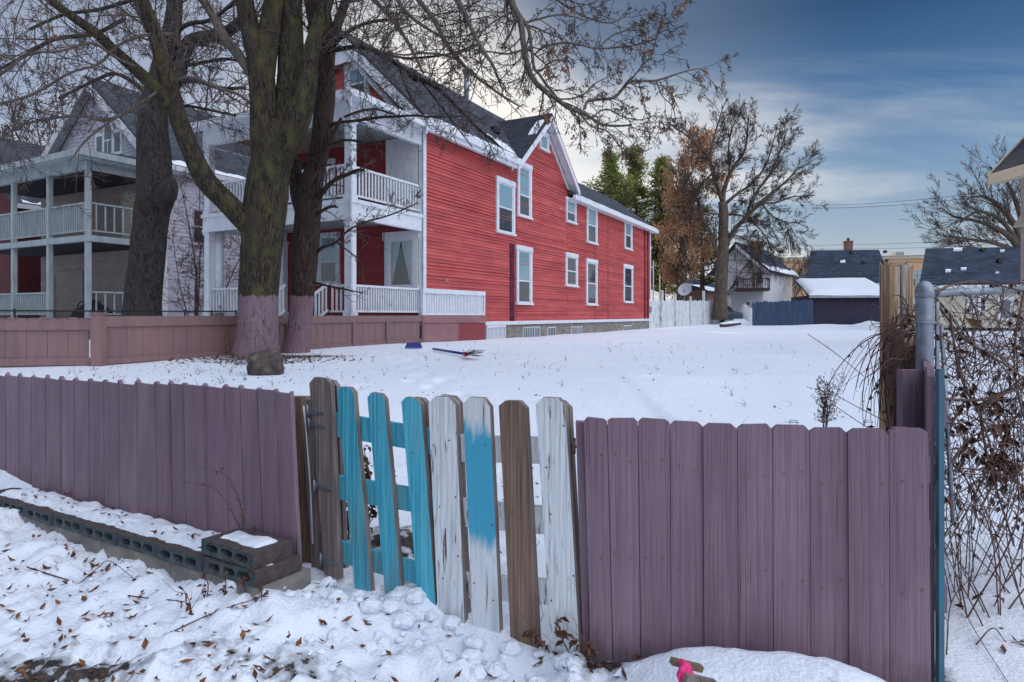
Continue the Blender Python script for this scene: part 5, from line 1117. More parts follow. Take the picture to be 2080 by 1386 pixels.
# ================= block row
def blocks():
    base = Vector((-1.04, 3.0, 0)); t = Vector((-.826, .563, 0)); n = Vector((-.563, -.826, 0))
    def block(s0, s1, o0, o1, z0, z1, sl, label, top='cindertop', tilt=0):
        c = base+t*s0+n*o1; T = thing('concrete_block', (c.x, c.y, z0), label, 'block', 'hollow blocks stacked in front of the left fence')
        def pt(s, o, z): q = base+t*s+n*o; return Vector((q.x, q.y, z-sl*(s-s0)))
        b = MB(); L_ = s1-s0; h = z1-z0; dpt = .05
        holes = [(s0+L_*(.10+.285*k), s0+L_*(.33+.285*k)) for k in range(3)]; ys = (z0+h*.28, z0+h*.78)
        # front face with three real openings
        cuts = [s0]+[v for p_ in holes for v in p_]+[s1]
        b.cur = 0
        for i in range(len(cuts)-1):
            a, c2 = cuts[i], cuts[i+1]
            if i % 2 == 0: b.face(pt(a, o1, z0), pt(c2, o1, z0), pt(c2, o1, z1), pt(a, o1, z1))
            else:
                b.face(pt(a, o1, z0), pt(c2, o1, z0), pt(c2, o1, ys[0]), pt(a, o1, ys[0])); b.face(pt(a, o1, ys[1]), pt(c2, o1, ys[1]), pt(c2, o1, z1), pt(a, o1, z1))
                e = (c2-a)*.16; ring = [(a+e, ys[0]), (c2-e, ys[0]), (c2, ys[0]+h*.13), (c2, ys[1]-h*.13), (c2-e, ys[1]), (a+e, ys[1]), (a, ys[1]-h*.13), (a, ys[0]+h*.13)]
                for (cs, cz, k0, k1) in ((a, ys[0], 7, 0), (c2, ys[0], 1, 2), (c2, ys[1], 3, 4), (a, ys[1], 5, 6)): b.face(pt(cs, o1, cz), pt(*((ring[k0][0], o1, ring[k0][1]))), pt(*((ring[k1][0], o1, ring[k1][1]))))
                for k in range(8): (p0, q0), (p1, q1) = ring[k], ring[(k+1) % 8]; b.face(pt(p0, o1, q0), pt(p1, o1, q1), pt(p1, o0+.04, q1), pt(p0, o0+.04, q0))
        b.cur = 1
        b.face(pt(s0, o0, z1), pt(s1, o0, z1), pt(s1, o1, z1), pt(s0, o1, z1)); b.face(pt(s0, o0, z0), pt(s0, o1, z0), pt(s0, o1, z1), pt(s0, o0, z1)); b.face(pt(s1, o0, z0), pt(s1, o1, z0), pt(s1, o1, z1), pt(s1, o0, z1)); b.face(pt(s0, o0, z0), pt(s1, o0, z0), pt(s1, o0, z1), pt(s0, o0, z1))
        b.face(pt(s0, o0, z0), pt(s1, o0, z0), pt(s1, o1, z0), pt(s0, o1, z0))
        b.build('body', [M['cinder'], M['cindertop']], T)
    zt = lambda s: .360-.053*(s+.1)
    block(-.10, .30, .06, .26, .362, .428, .03, 'hollow grey block on top of the row, nearest the gate')
    names = ['bottom-course block right under the top block', 'block just left of the pair of stacked blocks', 'third block of the row counted from the gate', 'fourth block of the row counted from the gate', 'fifth block of the row counted from the gate', 'sixth block of the row counted from the gate', 'seventh block, at the far left end of the row', 'eighth block, leaving the photo at far left']
    s = -.13
    for k in range(8):
        e = s+.395; z1 = zt(s)-(.003 if k else 0); block(s, e, .04, .27+(.006 if k % 2 else 0), z1-.066, z1, .053, 'hollow grey '+names[k] if not names[k].startswith('b') else 'hollow grey '+names[k]); s = e+.012
    # pale kerb stones under the row
    k = MB(); i0 = -.15
    for i in range(9):
        a, b = i0+i*.36, i0+i*.36+.352; z = zt(a)-.067
        def pt(s, o, zz, a=a): q = base+t*s+n*o; return Vector((q.x, q.y, zz-.053*(s-a)))
        k.hexa([pt(a, .0, z-.16), pt(b, .0, z-.16), pt(b, .265, z-.16), pt(a, .265, z-.16)], [pt(a, .0, z-.002), pt(b, .0, z-.002), pt(b, .265, z-.002), pt(a, .265, z-.002)])
    k.build('stone_kerb', M['conc'], label='pale stained stone kerb under the row of hollow blocks', cat='kerb')
    # snow lying on the row and on the top block
    def cap(s0, s1, o0, o1, zf, amp, thr, name, seed):
        mb = MB(); ns = int((s1-s0)/.018); no = 12; g = []
        for i in range(ns+1):
            row = []
            for j in range(no+1):
                f, w = i/ns, j/no; s_ = s0+(s1-s0)*f; o = o0+(o1-o0)*w; q = base+t*s_+n*o; e = 1-max(abs(2*f-1)**20, (abs(2*w-1))**4)
                nn = mnoise.noise(Vector((q.x*6, q.y*6, seed)))+.6*mnoise.noise(Vector((q.x*17, q.y*17, seed))); hgt = amp*(e*(1+thr)+nn*.9-thr*1.2)
                row.append(Vector((q.x, q.y, zf(s_)+max(-.02, min(hgt, amp*1.3)))))
            g.append(row)
        for i in range(ns):
            for j in range(no): mb.face(g[i][j], g[i+1][j], g[i+1][j+1], g[i][j+1], smooth=True)
        mb.build(name, M['snow'], kind='stuff')
    cap(.31, 2.95, .03, .228, lambda s: zt(s)-.004, .030, .25, 'snow_on_blocks', 4); cap(-.05, .25, .09, .215, lambda s: .428-.03*(s+.1), .014, .35, 'snow_on_blocks', 9)
    cap(-.12, -.09, .08, .24, lambda s: zt(s), .012, .1, 'snow_on_blocks', 2)
blocks()
# ================= loose things
def rock(name, c, r, sq, label, m='rock', seed=0, cat='boulder'):
    mb = MB(); g = []; n, k = 22, 14
    for i in range(k+1):
        th = math.pi*i/k; row = []
        for j in range(n):
            a = 2*math.pi*j/n; d = Vector((math.sin(th)*math.cos(a), math.sin(th)*math.sin(a), math.cos(th))); f = 1+.28*mnoise.noise(d*1.3+Vector((seed, 0, 0)))+.10*mnoise.noise(d*4+Vector((seed, 0, 0))); row.append(Vector(c)+Vector((d.x*r[0]*f, d.y*r[1]*f, d.z*r[2]*f)))
        g.append(row)
    for i in range(k):
        for j in range(n): mb.face(g[i][j], g[i+1][j], g[i+1][(j+1) % n], g[i][(j+1) % n], smooth=True)
    return mb.build(name, M[m], label=label, cat=cat)
q = PG(530, 764); rock('boulder', (q.x, q.y+.2, q.z+.14), (.27, .25, .24), 1, 'rounded dark boulder at the foot of the larger painted trunk', seed=3)
q = P(840, 695, 15.6); z = gz(q.x, q.y)
mb = MB(); mb.hexa([(q.x-.2, q.y-.12, z+.02), (q.x+.2, q.y-.12, z+.02), (q.x+.2, q.y+.12, z+.02), (q.x-.2, q.y+.12, z+.02)], [(q.x-.15, q.y-.08, z+.14), (q.x+.16, q.y-.08, z+.14), (q.x+.16, q.y+.1, z+.14), (q.x-.15, q.y+.1, z+.14)]).build('plastic_tub', M['plastic_blue'], label='small dark blue plastic tub in the snow by the pink fence end', cat='tub')
def broom():
    a, b = PG(880, 714), PG(944, 728); a.z = gz(a.x, a.y)+.05; b.z = gz(b.x, b.y)+.07; T = thing('yard_broom', b, 'blue-handled yard broom with red collar lying in the snow', 'broom')
    MB().tube([a, b], .028, 6).build('handle', M['plastic_blue'], T); MB().tube([b, b+(b-a).normalized()*.08], .05, 8).build('collar', M['pink'], T)
    mb = MB(); d = (b-a).normalized()
    for i in range(55): v = Vector((rnd.uniform(-.22, .22), rnd.uniform(-.22, .22), rnd.uniform(-.03, .12))); mb.tube([b+d*.05, b+d*.3+v*.5, b+d*rnd.uniform(.45, .62)+v], .004, 3, cap=False)
    mb.build('bristles', M['needle'], T)
broom()
def stake():
    q = P(1397, 1352, 1.98); T = thing('ribboned_stick', q, 'short brown stick tied with a bright pink ribbon at the bottom edge', 'stick')
    MB().bar(P(1364, 1343, 1.98), P(1425, 1358, 2.0), .022, .018).build('stick', M['bare'], T)
    mb = MB(); pts = [P(1382, 1340, 1.96), P(1394, 1356, 1.95), P(1404, 1362, 1.95)]
    mb.tube(pts, [.006, .016, .006], 8)
    for k in range(5): mb.tube([P(1390, 1350, 1.95), P(1385+k*5, 1360+k*3, 1.94), P(1378+k*8, 1372+4*(k % 2), 1.94), P(1382+k*5, 1392, 1.93)], [.008, .010, .007, .003], 5)
    mb.build('ribbon', M['pink'], T)
    k = MB(); k.bar(P(1390, 1386, 1.92), P(1450, 1400, 1.94), .025, .05).build('wood_offcut', M['weathered'], label='grey wood offcut under the pink-ribboned stick', cat='wood')
stake()
def rv0(r): return Vector((rnd.uniform(-.16, .16), rnd.uniform(-.16, .16), rnd.uniform(-.16, .16)))*r
def leaves():
    def scatter(n, gen, size, name, m, lift=.004):
        mb = MB()
        for i in range(n):
            x, y = gen(); z = gz(x, y)+lift; L_ = size*rnd.uniform(.45, 1.35); a = rnd.uniform(0, 6.28); t = rnd.uniform(-.45, .6)
            A = Vector((math.cos(a), math.sin(a), t)).normalized()*L_; B = Vector((-math.sin(a), math.cos(a), rnd.uniform(-.5, .5))).normalized()*L_*rnd.uniform(.14, .26)
            mb.leafquad(Vector((x, y, z))-A*.3+Vector((0, 0, abs(A.z)*.35)), A, B, rnd.uniform(.1, .5))
        mb.build(name, m, loc=(0, 2.4, .1) if size > .02 and n < 500 else (0, 8, .4), kind='stuff')
    def g1():
        while True:
            x = rnd.uniform(-2.9, .5); fy = float(fence_y(x)); y = fy-.05-(rnd.random()**.9)*1.7
            if mnoise.noise(Vector((x*2.6, y*2.6, 5))) < rnd.uniform(-.55, .25): continue
            s = (x+1.04)*-.826+(y-3.0)*.563; o = (x+1.04)*-.563+(y-3.0)*-.826
            if y > 1.5 and not (s > -.2 and o < .30 and x < -.9): return x, y
    scatter(600, g1, .045, 'fallen_leaves', M['leaf'])
    def g2():
        d = 3.3+rnd.random()**1.2*16; x = rnd.uniform(-.62, .55)*d; return (x, d) if mnoise.noise(Vector((x*.5, d*.35, 8))) > rnd.uniform(-.6, .2) else (-5+rnd.gauss(0, 1.3), 9.5+rnd.gauss(0, 1.4))
    scatter(1000, g2, .04, 'fallen_leaves', M['leafv'])
    def g3(): return -5.2+rnd.gauss(0, .8)+rnd.random()*1.0, 12.0+rnd.gauss(0, .5)
    scatter(380, g3, .09, 'fallen_leaves', M['leafv'])
    def g4(): return rnd.uniform(1.6, 2.6), rnd.uniform(2.3, 4.2)
    scatter(60, g4, .045, 'fallen_leaves', M['leafv'])
    def g5(): a = rnd.uniform(0, 2.8); b = rnd.uniform(.05, .26); return -1.04-.826*a-.563*b, 3+.563*a-.826*b
    mb = MB()
    for i in range(60):
        x, y = g5(); s = (x+1.04)*-.826+(y-3)*.563; z = .365-.053*(s+.1)+(.07 if s < .3 else .026); a = rnd.uniform(0, 6.3); L_ = rnd.uniform(.025, .05); A = Vector((math.cos(a), math.sin(a), rnd.uniform(-.1, .3)))*L_; B = Vector((-math.sin(a), math.cos(a), .2))*L_*.2; mb.leafquad(Vector((x, y, z)), A, B, .3)
    mb.build('fallen_leaves', M['leafv'], kind='stuff')
    gm = MB()
    for i in range(230):
        x, y = g2() if i > 60 else (rnd.gauss(-4.9, .7), rnd.gauss(12.3, .4)); z = gz(x, y)
        for k in range(rnd.randrange(1, 5)):
            h = rnd.uniform(.03, .13); gm.tube([(x, y, z-.01), (x+rnd.gauss(0, .02), y, z+h*.6), (x+rnd.gauss(0, .05), y+rnd.gauss(0, .03), z+h)], [.0028, .002, .001], 3, cap=False)
    gm.build('dead_grass', M['twigred'], loc=(0, 9, .4), kind='stuff')
    # crumbs of ice
    mb = MB()
    for i in range(420):
        x, y = g1(); r = rnd.uniform(.005, .022)*rnd.random()**.3; z = gz(x, y)+r*.2; c = Vector((x, y, z)); pts = [c+Vector((math.cos(a+rnd.random())*r, math.sin(a+rnd.random())*r, rnd.uniform(-.2, .3)*r)) for a in (0, 1.5, 3, 4.6)]; top = c+Vector((rnd.uniform(-.3, .3)*r, rnd.uniform(-.3, .3)*r, r))
        for k in range(4): mb.face(pts[k], pts[(k+1) % 4], top, smooth=True)
    for i in range(95):                                # broken lumps kicked up round the gate
        x = min(.22, rnd.gauss(-.35, .42)); y = float(fence_y(x))-abs(rnd.gauss(0, .24))-.03; r = rnd.uniform(.012, .042); c = Vector((x, y, gz(x, y)+r*.25)); sx = rnd.uniform(.8, 1.4); g = []
        for a in range(7):
            th = math.pi*a/6; g.append([c+Vector((math.sin(th)*math.cos(b*.7854)*r*sx, math.sin(th)*math.sin(b*.7854)*r, math.cos(th)*r*.75))*1+rv0(r) if 0 < a < 6 else c+Vector((0, 0, math.cos(th)*r*.75)) for b in range(8)])
        for a in range(6):
            for b in range(8): mb.face(g[a][b], g[a+1][b], g[a+1][(b+1) % 8], g[a][(b+1) % 8], smooth=True)
    mb.build('snow_crumbs', M['snow'], kind='stuff')
leaves()
def curve(pts, n):                                     # Catmull-Rom through points
    pts = [Vector(p) for p in pts]; out = []; P_ = [pts[0]*2-pts[1]]+pts+[pts[-1]*2-pts[-2]]
    for i in range(1, len(P_)-2):
        for k in range(n):
            t = k/n; a, b, c, d = P_[i-1:i+3]; out.append(.5*((2*b)+(c-a)*t+(2*a-5*b+4*c-d)*t*t+(3*b-a-3*c+d)*t**3))
    return out+[pts[-1]]
def taper(n, a, b, p=1): return [a+(b-a)*(i/(n-1))**p for i in range(n)]
def dry_stem(name, label, pts, r, nl=0, m='twigred', twigs=0, ls=.03):
    c = curve(pts, 5); mb = MB(); mb.tube(c, taper(len(c), r, r*.4), 5)
    for i in range(twigs):
        k = rnd.randrange(1, len(c)-1); d = (c[k+1]-c[k]).normalized(); v = Vector((rnd.uniform(-1, 1), rnd.uniform(-1, 1), rnd.uniform(-.2, .9))); l = rnd.uniform(.04, .12); mb.tube([c[k], c[k]+(d*.5+v)*l*.5, c[k]+(d+v*.8)*l], [r*.5, r*.4, r*.2], 3, cap=False)
    o = mb.build(name, M[m], label=label, cat='twig' if name == 'fallen_twig' else 'weed' if 'weed' in name else 'vine')
    if nl:
        lf = MB()
        for i in range(nl):
            k = rnd.randrange(1, len(c)); A = Vector((rnd.uniform(-1, 1), rnd.uniform(-1, 1), rnd.uniform(-1, .2))).normalized()*ls*rnd.uniform(.6, 1.2); B = A.cross(Vector((rnd.random(), rnd.random(), rnd.random()))).normalized()*A.length*.3; lf.leafquad(c[k]+Vector((rnd.gauss(0, .01), rnd.gauss(0, .01), 0)), A, B, .5)
        lf.build('dead_leaves', M['leafv'], o)
    return o
G_ = lambda px, py, h=.012: PG(px, py)+Vector((0, 0, h))
dry_stem('fallen_twig', 'long thin stem lying on the snow below the block row, leafy end right', [G_(55, 1157), G_(160, 1190), G_(260, 1215), G_(360, 1226), G_(385, 1232)], .004, 16)
dry_stem('fallen_twig', 'straight leafy stem slanting up to the kerb corner from the lower edge', [G_(285, 1327), G_(370, 1280), G_(450, 1245), G_(520, 1222), G_(548, 1205)], .0035, 22)
dry_stem('fallen_twig', 'forked bare stem standing in the snow below the block row', [G_(160, 1192), G_(200, 1165, .03), G_(225, 1165, .06), G_(285, 1192)], .003, 2)
for i, (x, y) in enumerate(((420, 1205), (385, 1240), (455, 1200), (500, 1196), (530, 1205))):
    q = PG(x, y+10); dry_stem('dead_weed', 'leafy dead weed at the kerb, %s from the left' % ('first', 'second', 'third', 'fourth', 'fifth')[i], [q, q+Vector((rnd.uniform(-.02, .03), 0, .05)), q+Vector((rnd.uniform(-.03, .05), -.01, .12))], .003, 10, twigs=3)
for (pts, lb) in (([P(505, 1075, 3.0), P(470, 1010, 3.05), P(440, 985, 3.1), P(385, 975, 3.15)], 'thin bare vine arching left on the near mauve fence, lower one'), ([P(508, 1072, 3.0), P(500, 1010, 3.02), P(470, 960, 3.05), P(410, 945, 3.1)], 'thin bare vine arching left on the near mauve fence, upper one'), ([P(512, 1072, 3.0), P(505, 1030, 3.0), P(485, 985, 3.0), P(462, 948, 3.02)], 'thin bare vine rising steeply on the near mauve fence')):
    dry_stem('dry_vine', lb, [p_+Vector((-.02, -.03, 0)) for p_ in pts], .0028, 3, m='twig')
for i, (x, y, h) in enumerate(((1165, 1345, .16), (1205, 1360, .10), (1120, 1330, .10), (1185, 1350, .12))):
    q = PG(x, y); dry_stem('dead_weed', ('crumpled dead weed at the foot of the latch-side picket, %s' % ('tallest', 'rightmost', 'leftmost', 'second tallest')[i]), [q, q+Vector((rnd.uniform(-.06, .03), 0, h*.6)), q+Vector((rnd.uniform(-.12, .02), -.01, h))], .003, 16, twigs=4, ls=.04)
for i, (x, y, h) in enumerate(((745, 1010, .50), (735, 1110, .42), (790, 1150, .35), (700, 1080, .32))):
    q = P(x, y, 3.6); z = gz(q.x, q.y); dry_stem('dead_weed', 'dead leafy weed behind the turquoise pickets, %s' % ('uppermost', 'lowest left', 'rightmost', 'beside the weathered picket')[i], [Vector((q.x, q.y, z)), Vector((q.x+.03, q.y, z+h*.5)), Vector((q.x-.02, q.y, z+h))], .004, 60, twigs=16, ls=.05)
def weed():
    a = P(1672, 868, 2.7); T = thing('dead_weed', a, 'feathery dead weed rising above the right mauve panel', 'weed'); mb = MB(); sd = MB()
    for i in range(7):
        tx = 1690+rnd.uniform(-35, 25); ty = 765+rnd.uniform(0, 50); c = curve([P(1672+rnd.uniform(-5, 5), 900, 2.7), P(1676+rnd.uniform(-8, 8), 840, 2.7), P(tx, ty, 2.7+rnd.uniform(-.05, .05))], 6); mb.tube(c, taper(len(c), .0022, .0008), 4)
        for k in range(4, len(c)):
            for j in range(3):
                v = Vector((rnd.uniform(-1, 1), rnd.uniform(-.4, .4), rnd.uniform(.1, 1))).normalized()*rnd.uniform(.015, .05); mb.tube([c[k], c[k]+v], .0007, 3, cap=False); e = c[k]+v
                for l in range(3): w = e+Vector((rnd.gauss(0, .006), rnd.gauss(0, .006), rnd.gauss(0, .006))); s_ = .0035; sd.face(w, w+Vector((s_, 0, s_)), w+Vector((0, s_, s_*2)))
    mb.build('stems', M['twig'], T); sd.build('seed_heads', M['leafv'], T, kind='stuff')
weed()
def tangle():
    T = thing('vine_tangle', (1.9, 2.7, .3), 'dense tangle of dry brown vines over the chain-link fence', 'vine')
    mb = MB(); lf = MB()
    def leafy(c, n, s=.035):
        for i in range(n):
            k = rnd.randrange(1, len(c)); A = Vector((rnd.uniform(-.6, .6), rnd.uniform(-.6, .6), rnd.uniform(-1, .1))).normalized()*s*rnd.uniform(.5, 1.4); B = A.cross(Vector((rnd.random(), rnd.random(), rnd.random()))).normalized()*A.length*rnd.uniform(.15, .35); lf.leafquad(c[k], A, B, .5)
    def D(px): return 2.55+(px-1900)/180*.35
    # main crossing vines
    for pts, r in (([(1895, 600), (1930, 640), (1975, 700), (2040, 740), (2110, 790)], .006), ([(1880, 610), (1930, 580), (1990, 572), (2050, 585), (2110, 600)], .005), ([(1905, 620), (1960, 690), (2020, 720), (2110, 745)], .005),
                   ([(1905, 810), (1990, 812), (2040, 795), (2110, 770)], .006), ([(2110, 780), (2040, 800), (1995, 830), (2000, 900), (2020, 980), (2045, 1060), (2060, 1110)], .006), ([(1930, 640), (1950, 760), (1990, 840), (2090, 990)], .005),
                   ([(2090, 560), (2070, 640), (2060, 740), (2080, 850), (2110, 900)], .005), ([(1900, 1000), (1960, 900), (2040, 860), (2110, 850)], .004), ([(1990, 1040), (2020, 960), (2000, 870), (1960, 780), (1940, 700)], .0045)):
        c = curve([P(x, y, D(x)+rnd.uniform(-.1, .05)) for x, y in pts], 7); mb.tube(c, taper(len(c), r, r*.6), 6); leafy(c, 5)
    def inside(x, y): return x > 1895 and y > 575 and y < 1060
    for i in range(470):
        x, y = rnd.uniform(1900, 2130), 600+rnd.random()**1.0*440; a = rnd.uniform(0, 6.28); l = rnd.uniform(60, 240); cv = rnd.uniform(-1.6, 1.6); d = D(x)+rnd.uniform(-.18, .30); pts = []
        n = 6; 
        for k in range(n):
            pts.append((x, y)); x += math.cos(a)*l/n; y += math.sin(a)*l/n; a += cv/n+rnd.uniform(-.25, .25)
        pts = [(min(max(px_, 1894), 2150), min(max(py_, 575), 1085)) for px_, py_ in pts]
        if any(abs(pts[k][0]-pts[k+1][0])+abs(pts[k][1]-pts[k+1][1]) < 3 for k in range(n-1)): continue
        c = curve([P(px_, py_, d+.02*k) for k, (px_, py_) in enumerate(pts)], 3); r = rnd.choice((.0014, .0018, .0022, .0028, .0034)); mb.tube(c, taper(len(c), r, r*.55), 4, cap=False)
        if rnd.random() < .35: leafy(c, rnd.randrange(1, 4))
    for i in range(34):                                  # upright stems reaching the snow
        x = rnd.uniform(1908, 2100); d = D(x)+rnd.uniform(-.1, .35); q = P(x, 0, d); z = gz(q.x, q.y)-.02; top = rnd.uniform(.55, 1.1); ln_ = rnd.gauss(0, .28); c = curve([(q.x-ln_*.4+rnd.gauss(0, .05), q.y, z), (q.x-ln_*.1+rnd.gauss(0, .05), q.y, z+top*.4), (q.x+ln_*.5+rnd.gauss(0, .05), q.y, z+top*.75), (q.x+ln_+rnd.gauss(0, .1), q.y, z+top)], 4); mb.tube(c, taper(len(c), .0035, .0014), 4, cap=False); leafy(c, rnd.randrange(0, 4), .04)
    for i in range(22): x = 1965+rnd.gauss(0, 70); y = 900+rnd.gauss(0, 60); c = [P(x+rnd.gauss(0, 8), y+rnd.gauss(0, 14), D(x)) for _ in range(9)]; leafy(c, 12, .045)
    c = [P(1965, 655, 2.6)]*2; A = P(1998, 668, 2.6)-P(1958, 645, 2.6); lf.leafquad(P(1958, 645, 2.6), A, A.cross(Vector((0, 1, 0))).normalized()*.018, .2)
    lf.leafquad(P(2028, 850, 2.5), Vector((.004, 0, -.085)), Vector((.016, .004, 0)), .2)
    mb.build('stems', M['vine'], T); lf.build('dead_leaves', M['leafv'], T)
    # arching canes left of the post
    T = thing('vine_canes', (1.4, 2.7, .4), 'reddish dry canes arching over the corner left of the metal post', 'vine'); mb = MB(); lf = MB()
    for i in range(46):
        x0, y0 = rnd.uniform(1815, 1880), rnd.uniform(640, 740); x1, y1 = 1820-abs(rnd.gauss(40, 50)), rnd.uniform(780, 880); d = 2.62+rnd.uniform(-.12, .16); xm = (x0+x1)/2-rnd.uniform(0, 30); ym = y0+(y1-y0)*rnd.uniform(.12, .4)
        c = curve([P(x0, y0, d), P((x0+xm)/2, (y0+ym)/2-12, d), P(xm, ym, d), P((xm+x1)/2-8, (ym+y1)/2, d), P(x1, y1, d)], 4); r = rnd.choice((.0012, .0016, .0022)); mb.tube(c, taper(len(c), r*1.4, r*.6), 4, cap=False); 
        if rnd.random() < .4: leafy(c, 2, .022)
    for i in range(11):
        x0 = rnd.uniform(1812, 1870); d = 2.6+rnd.uniform(-.1, .12); c = curve([P(x0+rnd.gauss(0, 10), rnd.uniform(850, 880), d), P(x0+rnd.gauss(0, 12), 780, d), P(x0+rnd.gauss(0, 14), 700, d), P(x0+rnd.gauss(0, 22), rnd.uniform(600, 660), d)], 5); mb.tube(c, taper(len(c), .0024, .0012), 4, cap=False)
    for i in range(26):
        x, y = rnd.uniform(1800, 1885), rnd.uniform(620, 720); a = rnd.uniform(0, 6.28); pts = []
        for k in range(6): pts.append(P(x, y, 2.58+rnd.uniform(-.05, .05))); x = min(max(x+math.cos(a)*16, 1770), 1890); y = min(max(y+math.sin(a)*16, 600), 760); a += rnd.uniform(-.9, .9)
        mb.tube(curve(pts, 3), .0016, 4, cap=False)
    for pts in ([(1640, 678), (1700, 720), (1755, 765)], [(1768, 672), (1770, 660), (1800, 657), (1815, 668)], [(1780, 880), (1785, 820), (1770, 740), (1763, 690)]): mb.tube(curve([P(x, y, 2.6) for x, y in pts], 6), .0015, 4, cap=False)
    mb.build('stems', M['twigred'], T); lf.build('dead_leaves', M['leafv'], T)
    # lone canes on the snow right of the fence
    for i, pts in enumerate(([(1905, 1010), (1912, 1110), (1925, 1180), (1950, 1250), (1985, 1310), (2040, 1390)], [(1915, 1340), (1925, 1250), (1960, 1180), (2005, 1165)], [(1975, 1320), (2010, 1300), (2040, 1305), (2085, 1303)], [(1908, 1390), (1905, 1300), (1912, 1250), (1900, 1200)])):
        c = curve([PG(x, y)+Vector((0, -.02, .03+.03*math.sin(k*2))) for k, (x, y) in enumerate(pts)], 6)
        dry_stem('dry_cane', 'bare cane on the snow right of the mauve panel, %s' % ('longest', 'arching one', 'lying flat at far right', 'hugging the blue strip')[i], [c[0], c[len(c)//3], c[2*len(c)//3], c[-1]], .003, 0, m='vine', twigs=3)
tangle()
# ================= trees
def rv3(): return Vector((rnd.gauss(0, 1), rnd.gauss(0, 1), rnd.gauss(0, 1))).normalized()
def grow(mb, p, d, L, r, lv, o):
    """one branch with its own side branches; o: seg, wig, up, ang, n, lf (length factor), rmin, tips"""
    n = max(3, int(L/o['seg'][min(lv, len(o['seg'])-1)])); st = L/n; pts = [p.copy()]; d = d.normalized(); ds = []
    for i in range(n):
        d = (d+rv3()*o['wig']+Vector((0, 0, 1))*o['up'][min(lv, len(o['up'])-1)]/n).normalized(); p = p+d*st; pts.append(p.copy()); ds.append(d.copy())
    r1 = max(o['rmin'], r*.35); mb.tube(pts, taper(len(pts), max(r, o['rmin']), r1), 5 if r > .03 else (4 if r > .015 else 3), cap=False)
    if lv <= 0:
        if 'tips' in o: o['tips'].append((pts[-1], ds[-1])); 
        return
    k = o['n'][lv-1]; k = int(k*rnd.uniform(.75, 1.25)+.5)
    for i in range(k):
        f = rnd.uniform(.18, 1)**.85; j = min(n-1, int(f*n)); q = pts[j].lerp(pts[j+1], f*n-j if f*n-j <= 1 else 1); dd = ds[j]; s = dd.cross(rv3()).normalized(); a = R(rnd.uniform(*o['ang']))
        grow(mb, q, dd*math.cos(a)+s*math.sin(a), L*o['lf']*rnd.uniform(.6, 1.15)*(1.15-.55*f), max(o['rmin'], (r+(r1-r)*f)*rnd.uniform(.45, .7)), lv-1, o)
def limb(mb, pts, d, n=10, wob=.0, seed=0, sub=4, extra=0):
    """pts: (px, py, width in px[, depth offset]); returns the curve and radii"""
    c = []
    for q in pts: dd = d+(q[3] if len(q) > 3 else 0); v = P(q[0], q[1], dd); c.append((v.x, v.y, v.z, q[2]/2/F*dd))
    xyz = curve([v[:3] for v in c], sub); rr = []
    for i in range(len(c)-1):
        for k in range(sub): t = k/sub; rr.append(c[i][3]*(1-t)+c[i+1][3]*t)
    rr.append(c[-1][3]); mb.tube(xyz, rr, n, wob=wob, seed=seed); return xyz, rr
def fringe(mb, cr, o, every, L, lv, f0=0, down=0, side=None, rr=(.35, .5), rmax=.03):
    xyz, rad = cr; tot = sum((xyz[i+1]-xyz[i]).length for i in range(len(xyz)-1)); s = every*rnd.random(); acc = 0
    for i in range(len(xyz)-1):
        e = xyz[i+1]-xyz[i]; l = e.length; d = e.normalized()
        while s < acc+l:
            f = (s-acc)/l; fr = s/tot; s += every*rnd.uniform(.6, 1.4)
            if fr < f0: continue
            v = d.cross(rv3()).normalized(); v = (v+Vector((0, 0, -down))).normalized()
            if side is not None: v = (v+side).normalized()
            a = R(rnd.uniform(*o['ang'])); grow(mb, xyz[i]+e*f, d*math.cos(a)+v*math.sin(a), L*rnd.uniform(.55, 1.3), min(rmax, rad[i]*rnd.uniform(*rr)), lv, o)
        acc += l
OT = dict(seg=[.14, .22, .3], wig=.22, up=[-.1, .0, .15], ang=(30, 75), n=[5, 7, 7], lf=.48, rmin=.0045)
